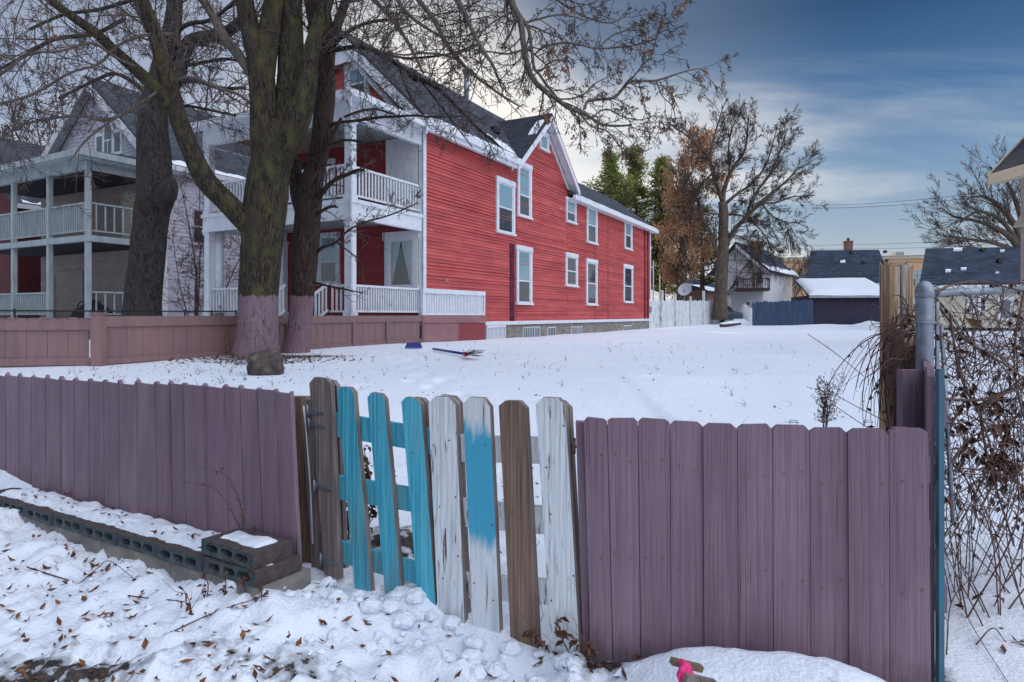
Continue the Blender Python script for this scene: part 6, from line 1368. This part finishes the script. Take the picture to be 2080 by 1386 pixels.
def front_tree_1():
    D = 12.9; b = PG(520, 728); T = thing('bare_maple', (b.x, D, .55), 'largest bare tree, mossy trunk with mauve-painted foot and boulder beside it', 'tree', 'two painted trees in the yard')
    mb = MB()
    limb(mb, [(520, 745, 108), (520, 726, 94), (523, 690, 82), (524, 640, 77), (525, 596, 77), (530, 540, 78), (534, 470, 82), (539, 420, 84), (545, 360, 80), (557, 310, 78), (566, 275, 70), (572, 250, 50)], D, 26, wob=.10, seed=1, sub=7)
    a1 = limb(mb, [(545, 340, 60), (540, 280, 60), (534, 200, 52), (528, 130, 50), (512, 70, 40), (500, 20, 36), (488, -60, 32), (460, -200, 26)], D, 18, wob=.08, seed=2)
    a2 = limb(mb, [(533, 180, 44), (540, 110, 44), (549, 50, 42), (556, 0, 38), (570, -90, 32), (560, -220, 24)], D, 16, wob=.08, seed=3)
    a3 = limb(mb, [(570, 300, 56, .1), (584, 230, 56, .25), (590, 150, 52, .35), (590, 80, 50, .4), (590, 0, 46, .45), (600, -120, 38, .5), (640, -260, 26, .6)], D, 16, wob=.08, seed=4)
    a4 = limb(mb, [(556, 330, 52, -.1), (585, 285, 50, -.15), (608, 235, 48, -.15), (625, 170, 40, -.1), (632, 110, 34, 0), (655, 30, 30, .1), (690, -90, 24, .2)], D, 16, wob=.08, seed=5)
    mb.build('trunk', M['bark1'], T)
    mb = MB()
    l1 = limb(mb, [(525, 470, 52, 0), (498, 450, 44, -.15), (460, 410, 42, -.35), (418, 366, 42, -.6), (390, 310, 36, -.8), (362, 240, 34, -1), (350, 195, 33, -1.1), (334, 140, 30, -1.2), (312, 62, 27, -1.3), (290, 0, 24, -1.4), (262, -90, 20, -1.6), (250, -200, 16, -1.8)], D, 14, wob=.07, seed=6)
    l2 = limb(mb, [(346, 215, 30, -1.1), (318, 180, 28, -1.25), (280, 145, 25, -1.4), (238, 108, 22, -1.5), (195, 68, 20, -1.6), (155, 40, 18, -1.7), (95, -5, 16, -1.8), (20, -70, 13, -2)], D, 12, wob=.06, seed=7)
    mb.build('limb', M['bark1'], T)
    mb = MB(); tw = MB()
    A = [limb(mb, p_, D, 8) for p_ in (
        [(515, 160, 14.4), (486, 115, 20.8), (456, 76, 19.2), (428, 25, 16.0), (405, -10, 14.4), (380, -70, 11.2)],
        [(305, 210, 7.2, -1.1), (250, 232, 6.4, -1.3), (210, 245, 6.4, -1.5), (167, 236, 5.6, -1.7), (110, 240, 5.6, -1.8), (60, 250, 4.8, -1.9), (29, 262, 4.8, -2), (-20, 300, 4.0, -2.1)],
        [(512, 212, 5.6), (480, 190, 6.4), (440, 178, 6.4), (400, 160, 5.6), (365, 162, 4.8, .2), (330, 190, 3.2, .3)],
        [(340, 170, 5.6, -1.2), (300, 200, 5.6, -1.4), (250, 230, 4.8, -1.5), (180, 280, 4.0, -1.6), (140, 330, 2.5, -1.7)],
        [(288, 140, 5.6, -1.4), (240, 120, 6.4, -1.7), (186, 88, 5.6, -2), (120, 105, 4.8, -2.2), (60, 110, 4.8, -2.4), (0, 152, 5.6, -2.6)],
        [(350, 70, 6.4, -1), (305, 70, 6.4, -1.4), (245, 90, 5.6, -1.6), (200, 130, 4.8, -1.9), (143, 148, 4.8, -2), (70, 190, 5.6, -2.2), (0, 212, 5.6, -2.4)],
        [(700, -60, 12.8, -1), (760, 0, 9.6, -1.5), (800, 45, 8.0, -2), (830, 90, 6.4, -2.2), (860, 150, 4.0, -2.4)],
        [(690, -120, 17.6, -1), (790, -80, 12.8, -1.8), (850, 0, 10.4, -2.4), (881, 40, 9.6, -2.8), (905, 85, 8.8, -3), (932, 122, 8.0, -3), (962, 152, 6.4, -3.1), (1016, 192, 4.8, -3.2), (1055, 216, 3.2, -3.3)],
        [(700, -150, 19.2, -1), (850, -130, 14.4, -2), (930, 0, 10.4, -3), (949, 40, 8.8, -3.3), (974, 91, 8.0, -3.4), (1000, 131, 6.4, -3.5), (1012, 160, 4.8, -3.5), (1021, 184, 3.2, -3.6)],
        [(930, 122, 4.8, -3), (900, 112, 4.8, -3.1), (855, 108, 4.8, -3.1), (820, 112, 4.0, -3.1), (780, 105, 2.5, -3.1)],
        [(974, 91, 4.8, -3.4), (930, 110, 4.0, -3.3), (900, 130, 3.2, -3.3)],
        [(690, -100, 16.0, -2), (780, -40, 9.6, -3), (820, 20, 7.2, -3.5), (870, 60, 5.6, -3.7), (920, 80, 4.0, -4)],
    )]
    o = dict(OT); 
    for c in A: fringe(tw, c, o, .26, 1.0, 2, .12, rmax=.014)
    for c in (l1, l2): fringe(tw, c, o, .45, 1.2, 2, .5, rmax=.016)
    for c in (a1, a2, a3, a4): fringe(tw, c, o, .6, 1.3, 2, .4, rmax=.018)
    # drooping sprays from the crown above
    for i in range(26):
        x = rnd.uniform(-60, 470) if i % 2 else rnd.uniform(640, 1080); d = D-rnd.uniform(.5, 4); grow(tw, P(x, rnd.uniform(-90, -20), d), Vector((rnd.uniform(-.7, .7), rnd.uniform(-.3, .3), -1)), rnd.uniform(1.2, 2.3), .012, 2, dict(o, up=[-.2, -.2, -.1], wig=.2))
    # the long overhead limb reaching right
    B = [limb(mb, p_, 9.6, 8) for p_ in (
        [(620, -330, 46.8, 2.6), (830, -330, 31.2, 1.6), (980, -220, 20.3, .6), (1025, -100, 17.2), (1038, 0, 14.8), (1057, 43, 13.3), (1064, 95, 11.7), (1073, 138, 10.9), (1085, 164, 10.9), (1108, 186, 10.1), (1131, 202, 9.4), (1160, 222, 8.6), (1188, 231, 7.0), (1220, 252, 5.5), (1255, 256, 4.7), (1284, 254, 3.9)],
        [(1056, 32, 7.8), (1073, 58, 7.8), (1080, 100, 7.0), (1085, 138, 6.2), (1096, 152, 5.5), (1108, 170, 5.5), (1125, 190, 4.7), (1139, 208, 3.9)],
        [(1188, 222, 4.7), (1194, 206, 6.2), (1220, 202, 6.2), (1246, 199, 7.0), (1262, 184, 6.2), (1278, 167, 6.2), (1305, 165, 5.5), (1333, 164, 4.7), (1362, 155, 3.9), (1390, 146, 3.1), (1420, 140, 2.3), (1440, 150, 2.0)],
        [(1087, 110, 3.9), (1105, 96, 4.7), (1145, 87, 4.7), (1180, 92, 3.9), (1214, 99, 3.9), (1260, 96, 3.1), (1304, 89, 3.1), (1335, 76, 2.3), (1345, 45, 2.0)],
        [(1100, -30, 6.2), (1140, 6, 4.7), (1177, 29, 3.9), (1205, 40, 3.1), (1235, 47, 3.1), (1262, 38, 2.3), (1278, 25, 2.0)],
        [(1085, 142, 3.1), (1100, 142, 3.1), (1115, 128, 3.1), (1135, 123, 2.3), (1170, 130, 2.0)],
        [(1130, 202, 3.1), (1165, 200, 3.9), (1190, 188, 3.1), (1205, 172, 2.3), (1250, 150, 2.0)],
        [(1214, 99, 3.1), (1240, 75, 3.1), (1270, 62, 2.3), (1310, 45, 2.0)],
        [(1278, 167, 3.1), (1300, 140, 3.1), (1325, 110, 2.3), (1332, 80, 2.3), (1340, 50, 2.0)],
        [(1333, 164, 2.3), (1345, 195, 2.3), (1365, 215, 2.3), (1372, 240, 2.0)], [(1200, 240, 3.1), (1230, 222, 3.1), (1262, 236, 2.3), (1300, 244, 2.3), (1335, 232, 2.0)],
        [(1180, 232, 3.9), (1200, 256, 3.9), (1235, 268, 3.1), (1262, 300, 2.3), (1300, 310, 2.0), (1325, 300, 2.0)],
        [(1058, 50, 5.5), (1090, 40, 4.7), (1140, 30, 3.1), (1190, 42, 2.3)], [(1066, 100, 3.9), (1030, 110, 3.9), (990, 105, 3.1), (960, 112, 2.3)], [(1050, 20, 5.5), (1010, 40, 3.9), (985, 60, 3.1), (950, 100, 2.3)]
    )]
    o2 = dict(OT, rmin=.0042, seg=[.10, .15, .2], up=[-.5, -.25, .1], n=[5, 6, 6], ang=(30, 70), wig=.25); tips = []; o2['tips'] = tips
    fringe(tw, B[0], o2, .16, .62, 2, .45, down=.15)
    for c in B[1:]: fringe(tw, c, o2, .12, .48, 2, .1, down=.15)
    mb.build('branches', M['bark4'], T); tw.build('twigs', M['twig'], T)
    sd = MB()
    for i in range(70):
        q, d = rnd.choice(tips)
        if i > 46 or q.x < .1: q = P(rnd.uniform(20, 130), rnd.uniform(20, 90), 10.5) if i % 5 == 0 else rnd.choice(tips)[0]
        ln = rnd.uniform(.06, .2)
        for k in range(26):
            w = q+Vector((rnd.gauss(0, .022), rnd.gauss(0, .022), -ln*rnd.random())); A_ = Vector((rnd.gauss(0, .3), rnd.gauss(0, .3), -1)).normalized()*.042; sd.leafquad(w, A_, A_.cross(rv3()).normalized()*.011, .3)
    for (q, d) in tips[::3]:
        A_ = Vector((rnd.gauss(0, .3), rnd.gauss(0, .3), -1)).normalized()*.02; sd.leafquad(q, A_, A_.cross(rv3()).normalized()*.006, .3)
    sd.build('seed_clusters', M['seed'], T, label='tan hanging clusters of dry seeds')
front_tree_1()
def front_tree_2():
    D = 14.0; T = thing('bare_maple', (P(605, 0, D).x, D, .58), 'smaller dark bare tree with mauve-painted foot and a torn-off branch, right of the mossy one', 'tree', 'two painted trees in the yard')
    mb = MB(); limb(mb, [(598, 735, 66), (600, 716, 56), (606, 680, 50), (611, 631, 47), (616, 570, 49), (621, 505, 52), (624, 450, 50), (628, 404, 50), (636, 360, 44), (645, 328, 38), (652, 290, 40), (656, 252, 42), (659, 210, 40), (662, 177, 36), (662, 150, 36)], D, 20, wob=.10, seed=11, sub=6)
    limb(mb, [(618, 430, 38, .1), (606, 390, 34, .15), (598, 340, 24, .25), (590, 305, 22, .35), (584, 270, 20, .45)], D, 12, wob=.1, seed=12)
    u1 = limb(mb, [(660, 180, 34), (650, 120, 34), (642, 60, 30), (632, 10, 26), (620, -80, 22), (600, -200, 16)], D, 12, wob=.09, seed=13)
    mb.build('trunk', M['bark2'], T)
    mb = MB(); u2 = limb(mb, [(664, 175, 26), (667, 110, 27), (664, 55, 26), (658, 0, 24), (668, -90, 18)], D, 12, wob=.08, seed=14); u3 = limb(mb, [(668, 110, 18), (680, 66, 20), (692, 30, 19), (706, -10, 17), (740, -120, 13)], D, 10, wob=.06, seed=15)
    limb(mb, [(640, 345, 12, -.15), (653, 318, 14, -.2), (664, 296, 11, -.3), (680, 265, 8, -.4), (693, 240, 6, -.5)], D, 8, wob=.2, seed=16)
    b = [limb(mb, p_, D, 8) for p_ in (
        [(643, 405, 14), (650, 397, 12, -.2), (668, 376, 10, -.4), (683, 364, 9, -.5), (705, 355, 8, -.6), (723, 347, 7, -.7), (740, 345, 5, -.8)],
        [(640, 440, 8), (655, 428, 7, -.2), (672, 420, 6, -.3), (685, 421, 4, -.4)],
        [(645, 512, 8), (655, 503, 7, -.2), (683, 492, 5, -.5), (705, 470, 4, -.7), (740, 452, 4, -.9), (790, 438, 3, -1.1), (850, 412, 2, -1.3)],
        [(655, 106, 12), (690, 100, 10, -.3), (725, 96, 9, -.8), (758, 103, 9, -1.2), (809, 133, 8, -1.6), (851, 160, 8, -2), (894, 184, 8, -2.3), (936, 226, 7, -2.6), (975, 265, 5, -2.8), (1020, 302, 3, -3)],
        [(668, 256, 8), (689, 249, 6, -.3), (728, 245, 6, -.7), (767, 239, 6, -1), (805, 237, 5, -1.2), (843, 235, 5, -1.4), (880, 238, 4, -1.6), (950, 236, 2, -1.8)],
        [(700, 238, 5, -.4), (725, 228, 5, -.6), (760, 222, 4, -.8), (800, 232, 3, -1)], [(668, 106, 9), (690, 80, 8, -.4), (725, 55, 7, -.8), (770, 42, 6, -1.2), (830, 40, 4, -1.6)], [(758, 103, 5, -1.2), (820, 118, 5, -1.6), (870, 116, 5, -2), (920, 108, 4, -2.4), (980, 85, 3, -2.8)],
        [(660, 300, 6, -.1), (700, 285, 5, -.4), (740, 290, 5, -.7), (775, 292, 4, -.9)], [(683, 492, 3, -.6), (720, 520, 3, -.9), (742, 545, 3, -1)], [(640, 575, 5), (690, 586, 4, -.5), (740, 596, 2, -.8)],
        [(645, 350, 5, -.1), (610, 330, 5, .1), (560, 300, 4, .3)], [(809, 133, 4, -1.6), (830, 190, 4, -1.8), (855, 230, 3, -2)], [(851, 160, 4, -2), (895, 215, 4, -2.2), (925, 255, 3, -2.4), (960, 300, 2, -2.6)])]
    mb.build('branches', M['bark2'], T, label='limbs and the pale torn stub')
    tw = MB(); o = dict(OT, rmin=.0042, n=[5, 6, 6], seg=[.10, .16, .25], up=[.3, .2, 0])
    for i, c in enumerate(b): fringe(tw, c, o, .14 if i in (0, 2, 4, 5, 8) else .22, .42 if i in (0, 1, 2, 4, 5, 8, 9, 10) else .8, 2 if i not in (9, 10) else 1, .15)
    for c in (u1, u2, u3): fringe(tw, c, OT, .35, 1.2, 2, .1)
    tw.build('twigs', M['twig'], T)
front_tree_2()
def grey_tree():
    D = 16.0; q = P(292, 0, D); T = thing('bare_ash', (q.x, D, .6), 'thick grey bare tree with a burl, in front of the grey house', 'tree'); mb = MB()
    limb(mb, [(290, 660, 78), (291, 619, 68), (298, 540, 64), (303, 476, 62), (308, 430, 66), (316, 395, 74), (314, 350, 66), (311, 286, 59), (311, 240, 52), (313, 200, 46), (325, 150, 38), (342, 95, 38), (352, 40, 32), (356, -20, 28), (350, -120, 24)], D, 22, wob=.10, seed=21, sub=6)
    limb(mb, [(325, 420, 30, -.3), (338, 395, 44, -.35), (346, 375, 34, -.35), (350, 360, 12, -.35)], D, 10, wob=.35, seed=22)
    mb.build('trunk', M['bark3'], T); mb = MB()
    A = [limb(mb, p_, D, 8) for p_ in ([(345, 185, 24), (362, 157, 28), (372, 118, 28), (385, 86, 28), (419, 76, 28), (460, 66, 24), (520, 20, 20)], [(350, 60, 22), (356, 20, 20), (370, -40, 18)],
        [(340, 120, 12), (300, 60, 12), (275, 0, 10), (260, -60, 8)], [(315, 210, 10), (280, 175, 9, .3), (235, 150, 8, .6), (190, 165, 6, .8), (120, 200, 5, 1)], [(345, 80, 10), (380, 50, 9), (430, 40, 8), (480, 0, 7)], [(350, 170, 9), (400, 165, 9, .4), (450, 180, 8, .8), (500, 178, 6, 1)],
        [(340, 140, 8), (400, 130, 7, .5), (460, 120, 6, .8), (505, 130, 5, 1)], [(318, 230, 8), (370, 215, 6, .5), (430, 225, 5, .8), (480, 235, 4, 1)], [(250, 40, 8, .5), (190, 70, 8, .8), (110, 80, 8, 1), (40, 120, 7, 1.2), (-20, 150, 6, 1.3)], [(270, 0, 8, .4), (200, 20, 7, .7), (130, 30, 6, 1), (60, 60, 6, 1.2)])]
    mb.build('branches', M['bark3'], T); tw = MB(); o = dict(OT, rmin=.0065)
    for c in A: fringe(tw, c, o, .30, 1.5, 2, .15)
    for i in range(16): x = rnd.uniform(-60, 480); grow(tw, P(x, rnd.uniform(-120, 0), D+rnd.uniform(0, 3)), Vector((rnd.uniform(-.8, .8), 0, -1)), rnd.uniform(1.5, 2.8), .014, 2, dict(o, up=[-.1, 0, 0]))
    # small dead shoots round the burl
    for i in range(26): q = P(rnd.uniform(280, 350), rnd.uniform(360, 500), D-.45); grow(tw, q, Vector((rnd.uniform(-1, 1), -.5, rnd.uniform(-.3, 1))), rnd.uniform(.3, .9), .005, 1, dict(o, rmin=.004))
    tw.build('twigs', M['twig'], T)
    # a further bare tree behind the grey house roofs
    for (x, d, h0, lab) in ((110, 52, 520, 'bare tree whose crown spreads over the dark roof at far left'), (450, 48, 430, 'bare tree whose crown shows between the grey and red house roofs')):
        q = P(x, 0, d); T = thing('bare_tree', (q.x, d, .8), lab, 'tree', 'bare trees behind the left houses'); mb = MB(); tr = curve([(q.x, d, .5), (q.x+.2, d, 4), (q.x-.2, d, 8), (q.x+.3, d, 12)], 4); mb.tube(tr, taper(len(tr), .35, .18), 8); mb.build('trunk', M['bark_bg'], T)
        tw = MB(); o = dict(seg=[.4, .7, .9], wig=.16, up=[.1, .25, .5], ang=(22, 52), n=[6, 7, 8], lf=.52, rmin=.018)
        for i in range(11): k = rnd.randrange(5, len(tr)); a = rnd.uniform(0, 6.28); grow(tw, tr[k], Vector((math.cos(a), math.sin(a), 1.1)), rnd.uniform(6, 9.5), .12, 3, o)
        tw.build('crown', M['twig'], T)
grey_tree()
def shrubs():
    # leaning multi-stem shrubs before the grey siding
    for i, (x, d, lab, tops) in enumerate(((398, 21.5, 'leaning red-brown bare shrub left of the white porch', ((365, 360, .030), (405, 345, .022), (350, 470, .018), (425, 430, .02))),
                                    (455, 24.5, 'tangled bare shrub seen through the lower white porch, left clump', ((415, 470, .03), (450, 450, .03), (500, 500, .03), (430, 520, .02))),
                                    (500, 25.5, 'tangled bare shrub seen through the lower white porch, right clump', ((480, 460, .03), (520, 470, .03), (560, 500, .02))))):
        b = P(x, 640, d); z = gz(b.x, b.y); T = thing('bare_shrub', (b.x, b.y, z), lab, 'shrub', 'bare shrubs by the grey house'); mb = MB(); tw = MB(); o = dict(OT, rmin=.006, seg=[.15, .25, .3], up=[.1, .2, .2], n=[4, 5, 5], lf=.5)
        for (tx, ty, r) in tops:
            t = P(tx, ty, d+rnd.uniform(-.4, .4)); m = Vector((b.x, b.y, z)).lerp(t, .45)+Vector((rnd.uniform(-.4, .4), 0, rnd.uniform(-.2, .3))); c = curve([(b.x, b.y, z-.05), m, t], 6); rr = taper(len(c), r*1.3, r*.35); mb.tube(c, rr, 6); fringe(tw, (c, rr), o, .24, .85, 2, .15)
        mb.build('stems', M['twigred'], T); tw.build('twigs', M['twigred'], T)
    # dry stalks at the painted foot
    for i, (x, y) in enumerate(((460, 725), (472, 728), (565, 752))):
        q = PG(x, y); dry_stem('dead_weed', ('straw-brown dead weed left of the boulder, taller one', 'straw-brown dead weed left of the boulder, shorter one', 'reddish dead weed right of the boulder')[i], [q, q+Vector((-.05, 0, (.5, .35, .15)[i])), q+Vector((-.12, 0, (1.0, .6, .3)[i]))], .007, 30, twigs=14, ls=.05)
shrubs()
def back_tree():
    D = 50; q = P(1464, 0, D); T = thing('bare_elm', (q.x, D, .8), 'tall spreading bare tree rising beside the white gabled house', 'tree'); mb = MB()
    limb(mb, [(1463, 650, 34), (1463, 610, 27), (1465, 570, 25), (1467, 530, 25), (1470, 500, 21), (1469, 470, 20), (1470, 440, 19), (1468, 410, 18)], D, 12, wob=.06, seed=31)
    A = [limb(mb, p_, D, 6) for p_ in ([(1468, 415, 10.1), (1470, 390, 10.1), (1480, 360, 7.9), (1497, 330, 6.5), (1513, 305, 5.0), (1518, 270, 3.6), (1520, 235, 2.2)], [(1468, 410, 10.1), (1455, 375, 7.9), (1448, 350, 7.2), (1443, 320, 5.8), (1450, 280, 4.3), (1462, 240, 2.9), (1468, 218, 1.4)],
        [(1444, 322, 5.0), (1425, 305, 4.3), (1400, 280, 3.6), (1376, 262, 2.2)], [(1471, 505, 11.5), (1490, 470, 9.4), (1515, 442, 8.6), (1545, 412, 7.2), (1570, 390, 5.8), (1595, 370, 4.3), (1620, 345, 2.9), (1645, 330, 1.4)], [(1515, 442, 5.8), (1530, 400, 5.8), (1560, 360, 5.0), (1580, 320, 3.6), (1592, 285, 2.2), (1600, 262, 1.4)],
        [(1476, 412, 7.2), (1500, 392, 5.8), (1525, 375, 5.0), (1550, 345, 3.6), (1565, 310, 2.9), (1575, 270, 1.4)], [(1462, 520, 10.1), (1448, 490, 9.4), (1440, 465, 7.2), (1425, 440, 5.8), (1415, 400, 4.3), (1400, 370, 2.9), (1385, 350, 1.4)], [(1469, 440, 5.8), (1485, 436, 5.0), (1510, 440, 3.6), (1540, 462, 2.9), (1560, 490, 2.2), (1565, 510, 1.4)],
        [(1545, 412, 4.3), (1575, 412, 3.6), (1610, 400, 2.9), (1635, 400, 1.4)], [(1448, 350, 4.3), (1430, 370, 3.6), (1410, 390, 2.9), (1395, 420, 1.4)], [(1545, 412, 3.6), (1570, 440, 2.9), (1600, 455, 2.2), (1615, 480, 1.4)], [(1471, 480, 4.3), (1500, 480, 2.9), (1530, 500, 2.2), (1540, 530, 1.4)], [(1480, 362, 4.3), (1482, 330, 4.3), (1480, 300, 3.6), (1487, 262, 2.9), (1500, 235, 1.4)])]
    mb.build('trunk', M['bark_bg'], T); tw = MB(); o = dict(seg=[.35, .6, .8], wig=.17, up=[.0, .1, .25], ang=(18, 52), n=[8, 9, 9], lf=.5, rmin=.0105)
    for c in A: fringe(tw, c, o, .22, 1.55, 2, .05, rr=(.25, .4), rmax=.03)
    for c in (A[7], A[10], A[11]): fringe(tw, c, dict(o, up=[-.6, -.5, 0]), .6, 2.4, 2, .2, down=.8, rmax=.04)
    tw.build('crown', M['twig'], T)
    # low drooping thicket in front of the white house
    T = thing('weeping_shrub', P(1480, 640, 53), 'thin drooping bare shrub between the tall tree and the white house', 'shrub'); tw = MB()
    for i in range(7): a = P(1478+rnd.uniform(-6, 10), 600, 53); grow(tw, a, Vector((rnd.uniform(-.3, .8), 0, 1)), rnd.uniform(2.5, 4), .05, 2, dict(o, up=[-1.2, -1.0, -1.0], n=[5, 6]))
    tw.build('stems', M['twigred'], T)
    # right edge tree
    D = 48; T = thing('bare_fan_tree', P(2095, 620, D), 'fan-shaped bare tree behind the cream house at the right edge', 'tree'); mb = MB()
    limb(mb, [(2095, 640, 40), (2090, 560, 36), (2080, 520, 30), (2072, 500, 26)], D, 8, wob=.05)
    A = [limb(mb, p_, D, 6) for p_ in ([(2075, 510, 16), (2050, 480, 13), (2020, 462, 9), (1985, 450, 6), (1940, 440, 3), (1915, 425, 2)], [(2078, 500, 14), (2060, 455, 11), (2030, 420, 8), (2000, 400, 5), (1975, 400, 3)], [(2080, 500, 14), (2075, 450, 11), (2060, 400, 8), (2045, 370, 5), (2030, 350, 3)],
        [(2072, 515, 12), (2040, 500, 9), (2000, 490, 6), (1960, 485, 4), (1915, 478, 2)], [(2070, 495, 10), (2035, 450, 8), (1990, 430, 5), (1950, 450, 3)], [(2090, 500, 14), (2100, 440, 10), (2110, 380, 6)], [(2060, 520, 10), (2020, 515, 7), (1980, 505, 4), (1950, 500, 2)])]
    mb.build('trunk', M['bark_bg'], T); tw = MB(); o3 = dict(o, ang=(15, 42), n=[7, 8], up=[.1, .2])
    for c in A: fringe(tw, c, o3, .36, 2.6, 2, .1, rr=(.25, .4), rmax=.035)
    tw.build('crown', M['twig'], T)
    for (x, d, h, lab) in ((1605, 78, 7.5, 'small bare tree before the tan brick building'), (1682, 92, 8, 'low bare tree over the dark roof, left of its chimney'), (1752, 96, 8, 'low bare tree over the dark roof, right of its chimney'), (1640, 90, 8, 'slim bare tree at the left edge of the dark roof'), (1400, 80, 9, 'bare tree far behind the rusty-leaved tree'), (2000, 95, 9, 'low bare tree far behind the cream house roof')):
        q = P(x, 0, d); T = thing('bare_tree', (q.x, d, 1), lab, 'tree', 'small bare trees in the distance'); mb = MB(); tr = curve([(q.x, d, .6), (q.x+.2, d, 3), (q.x, d, h*.6)], 4); mb.tube(tr, taper(len(tr), .22, .1), 6); mb.build('trunk', M['bark_bg'], T); tw = MB()
        for i in range(9): k = rnd.randrange(3, len(tr)); a = rnd.uniform(0, 6.28); grow(tw, tr[k], Vector((math.cos(a), math.sin(a), 1.3)), h*rnd.uniform(.45, .75), .08, 2, dict(o, rmin=.024, n=[5, 6], ang=(20, 50)))
        tw.build('crown', M['twig'], T)
back_tree()
def conifers():
    def pine(x, d, top, w, m, lab, n=34, name='pine_tree', base=600, dens=260):
        q = P(x, 0, d); h = zp(top, d); T = thing(name, (q.x, d, .8), lab, 'tree', 'pines behind the red house' if name == 'pine_tree' else None); mb = MB(); fo = MB(); mb.tube([(q.x, d, .5), (q.x+.1, d, h*.5), (q.x-.1, d, h*.96)], [.32, .2, .03], 8)
        W_ = w/2/F*d; lean = rnd.uniform(-.3, .3)
        for i in range(n):
            f = (i+.5)/n; z = zp(base, d)+(h-zp(base, d))*f; prof = (math.sin(min(1, (1-f)*1.35+.12)*math.pi/2)**.8)*(.75+.35*math.sin(f*17+x)); L_ = W_*prof*rnd.uniform(.7, 1.15)
            for k in range(6):
                a = rnd.uniform(0, 6.28); e = Vector((math.cos(a)*L_, math.sin(a)*L_, L_*rnd.uniform(.1, .55))); s = Vector((q.x, d, z)); c = [s, s+e*.5+Vector((0, 0, -.1)), s+e]; mb.tube(c, [.07, .04, .02], 4, cap=False)
                for j in range(int(4+L_*2.6)):
                    t = rnd.uniform(.3, 1.05); cc = s+e*t+rv3()*L_*.14; rr = rnd.uniform(.35, .85)
                    for l in range(int(dens/24)):
                        v = rv3(); v.z = abs(v.z)*.8+.1; o_ = cc+v*rr*rnd.uniform(.1, 1); A_ = (v+rv3()*.6).normalized()*rnd.uniform(.18, .34); B_ = A_.cross(rv3()).normalized()*rnd.uniform(.05, .09); fo.face(o_-B_, o_+A_, o_+B_)
        mb.build('trunk', M['bark_bg'], T); fo.build('crown', m, T)
    pine(1240, 60, 318, 120, M['pine1'], 'green pine nearest the red house roof'); pine(1292, 64, 308, 105, M['pine1'], 'second green pine, with the highest top'); pine(1345, 62, 325, 90, M['pine1'], 'olive pine rising just left of the rusty-leaved tree')
    pine(1425, 60, 430, 150, mat('olive_pine_needles', (.11, .11, .045), (.06, .06, .03), (.7, .7, .7), .8, island=.3), 'broad low olive pine filling the gap left of the tall bare tree', n=12, base=585, dens=150)
    # rusty tree: bare limbs hung with dead leaves
    D = 54; q = P(1392, 0, D); T = thing('rusty_leaved_tree', (q.x, D, .8), 'tree still hung with rust-brown dead leaves, in front of the pines', 'tree'); mb = MB(); tips = []; o = dict(seg=[.5, .7, .9], wig=.15, up=[-.6, -.1, .5], ang=(20, 55), n=[5, 6, 7], lf=.5, rmin=.02, tips=tips)
    tr = limb(mb, [(1385, 650, 22), (1386, 560, 20), (1388, 480, 14), (1390, 420, 9), (1392, 360, 4), (1392, 335, 2)], D, 8)
    fringe(mb, tr, o, .32, 3.3, 2, .12, rmax=.06); mb.build('trunk', M['bark_bg'], T)
    lf = MB()
    for (p_, d_) in tips:
        for k in range(14):
            w = p_+rv3()*rnd.uniform(.05, .6); w.z -= rnd.uniform(0, .4); A_ = Vector((rnd.gauss(0, .25), rnd.gauss(0, .25), -1)).normalized()*rnd.uniform(.14, .26); lf.leafquad(w, A_, A_.cross(rv3()).normalized()*.055, .3)
    lf.build('crown', M['rust_leaf'], T)
    print('rust tips', len(tips))
conifers()
print('FACES', sum(len(m.polygons) for m in bpy.data.meshes), 'OBJS', len(bpy.data.objects))
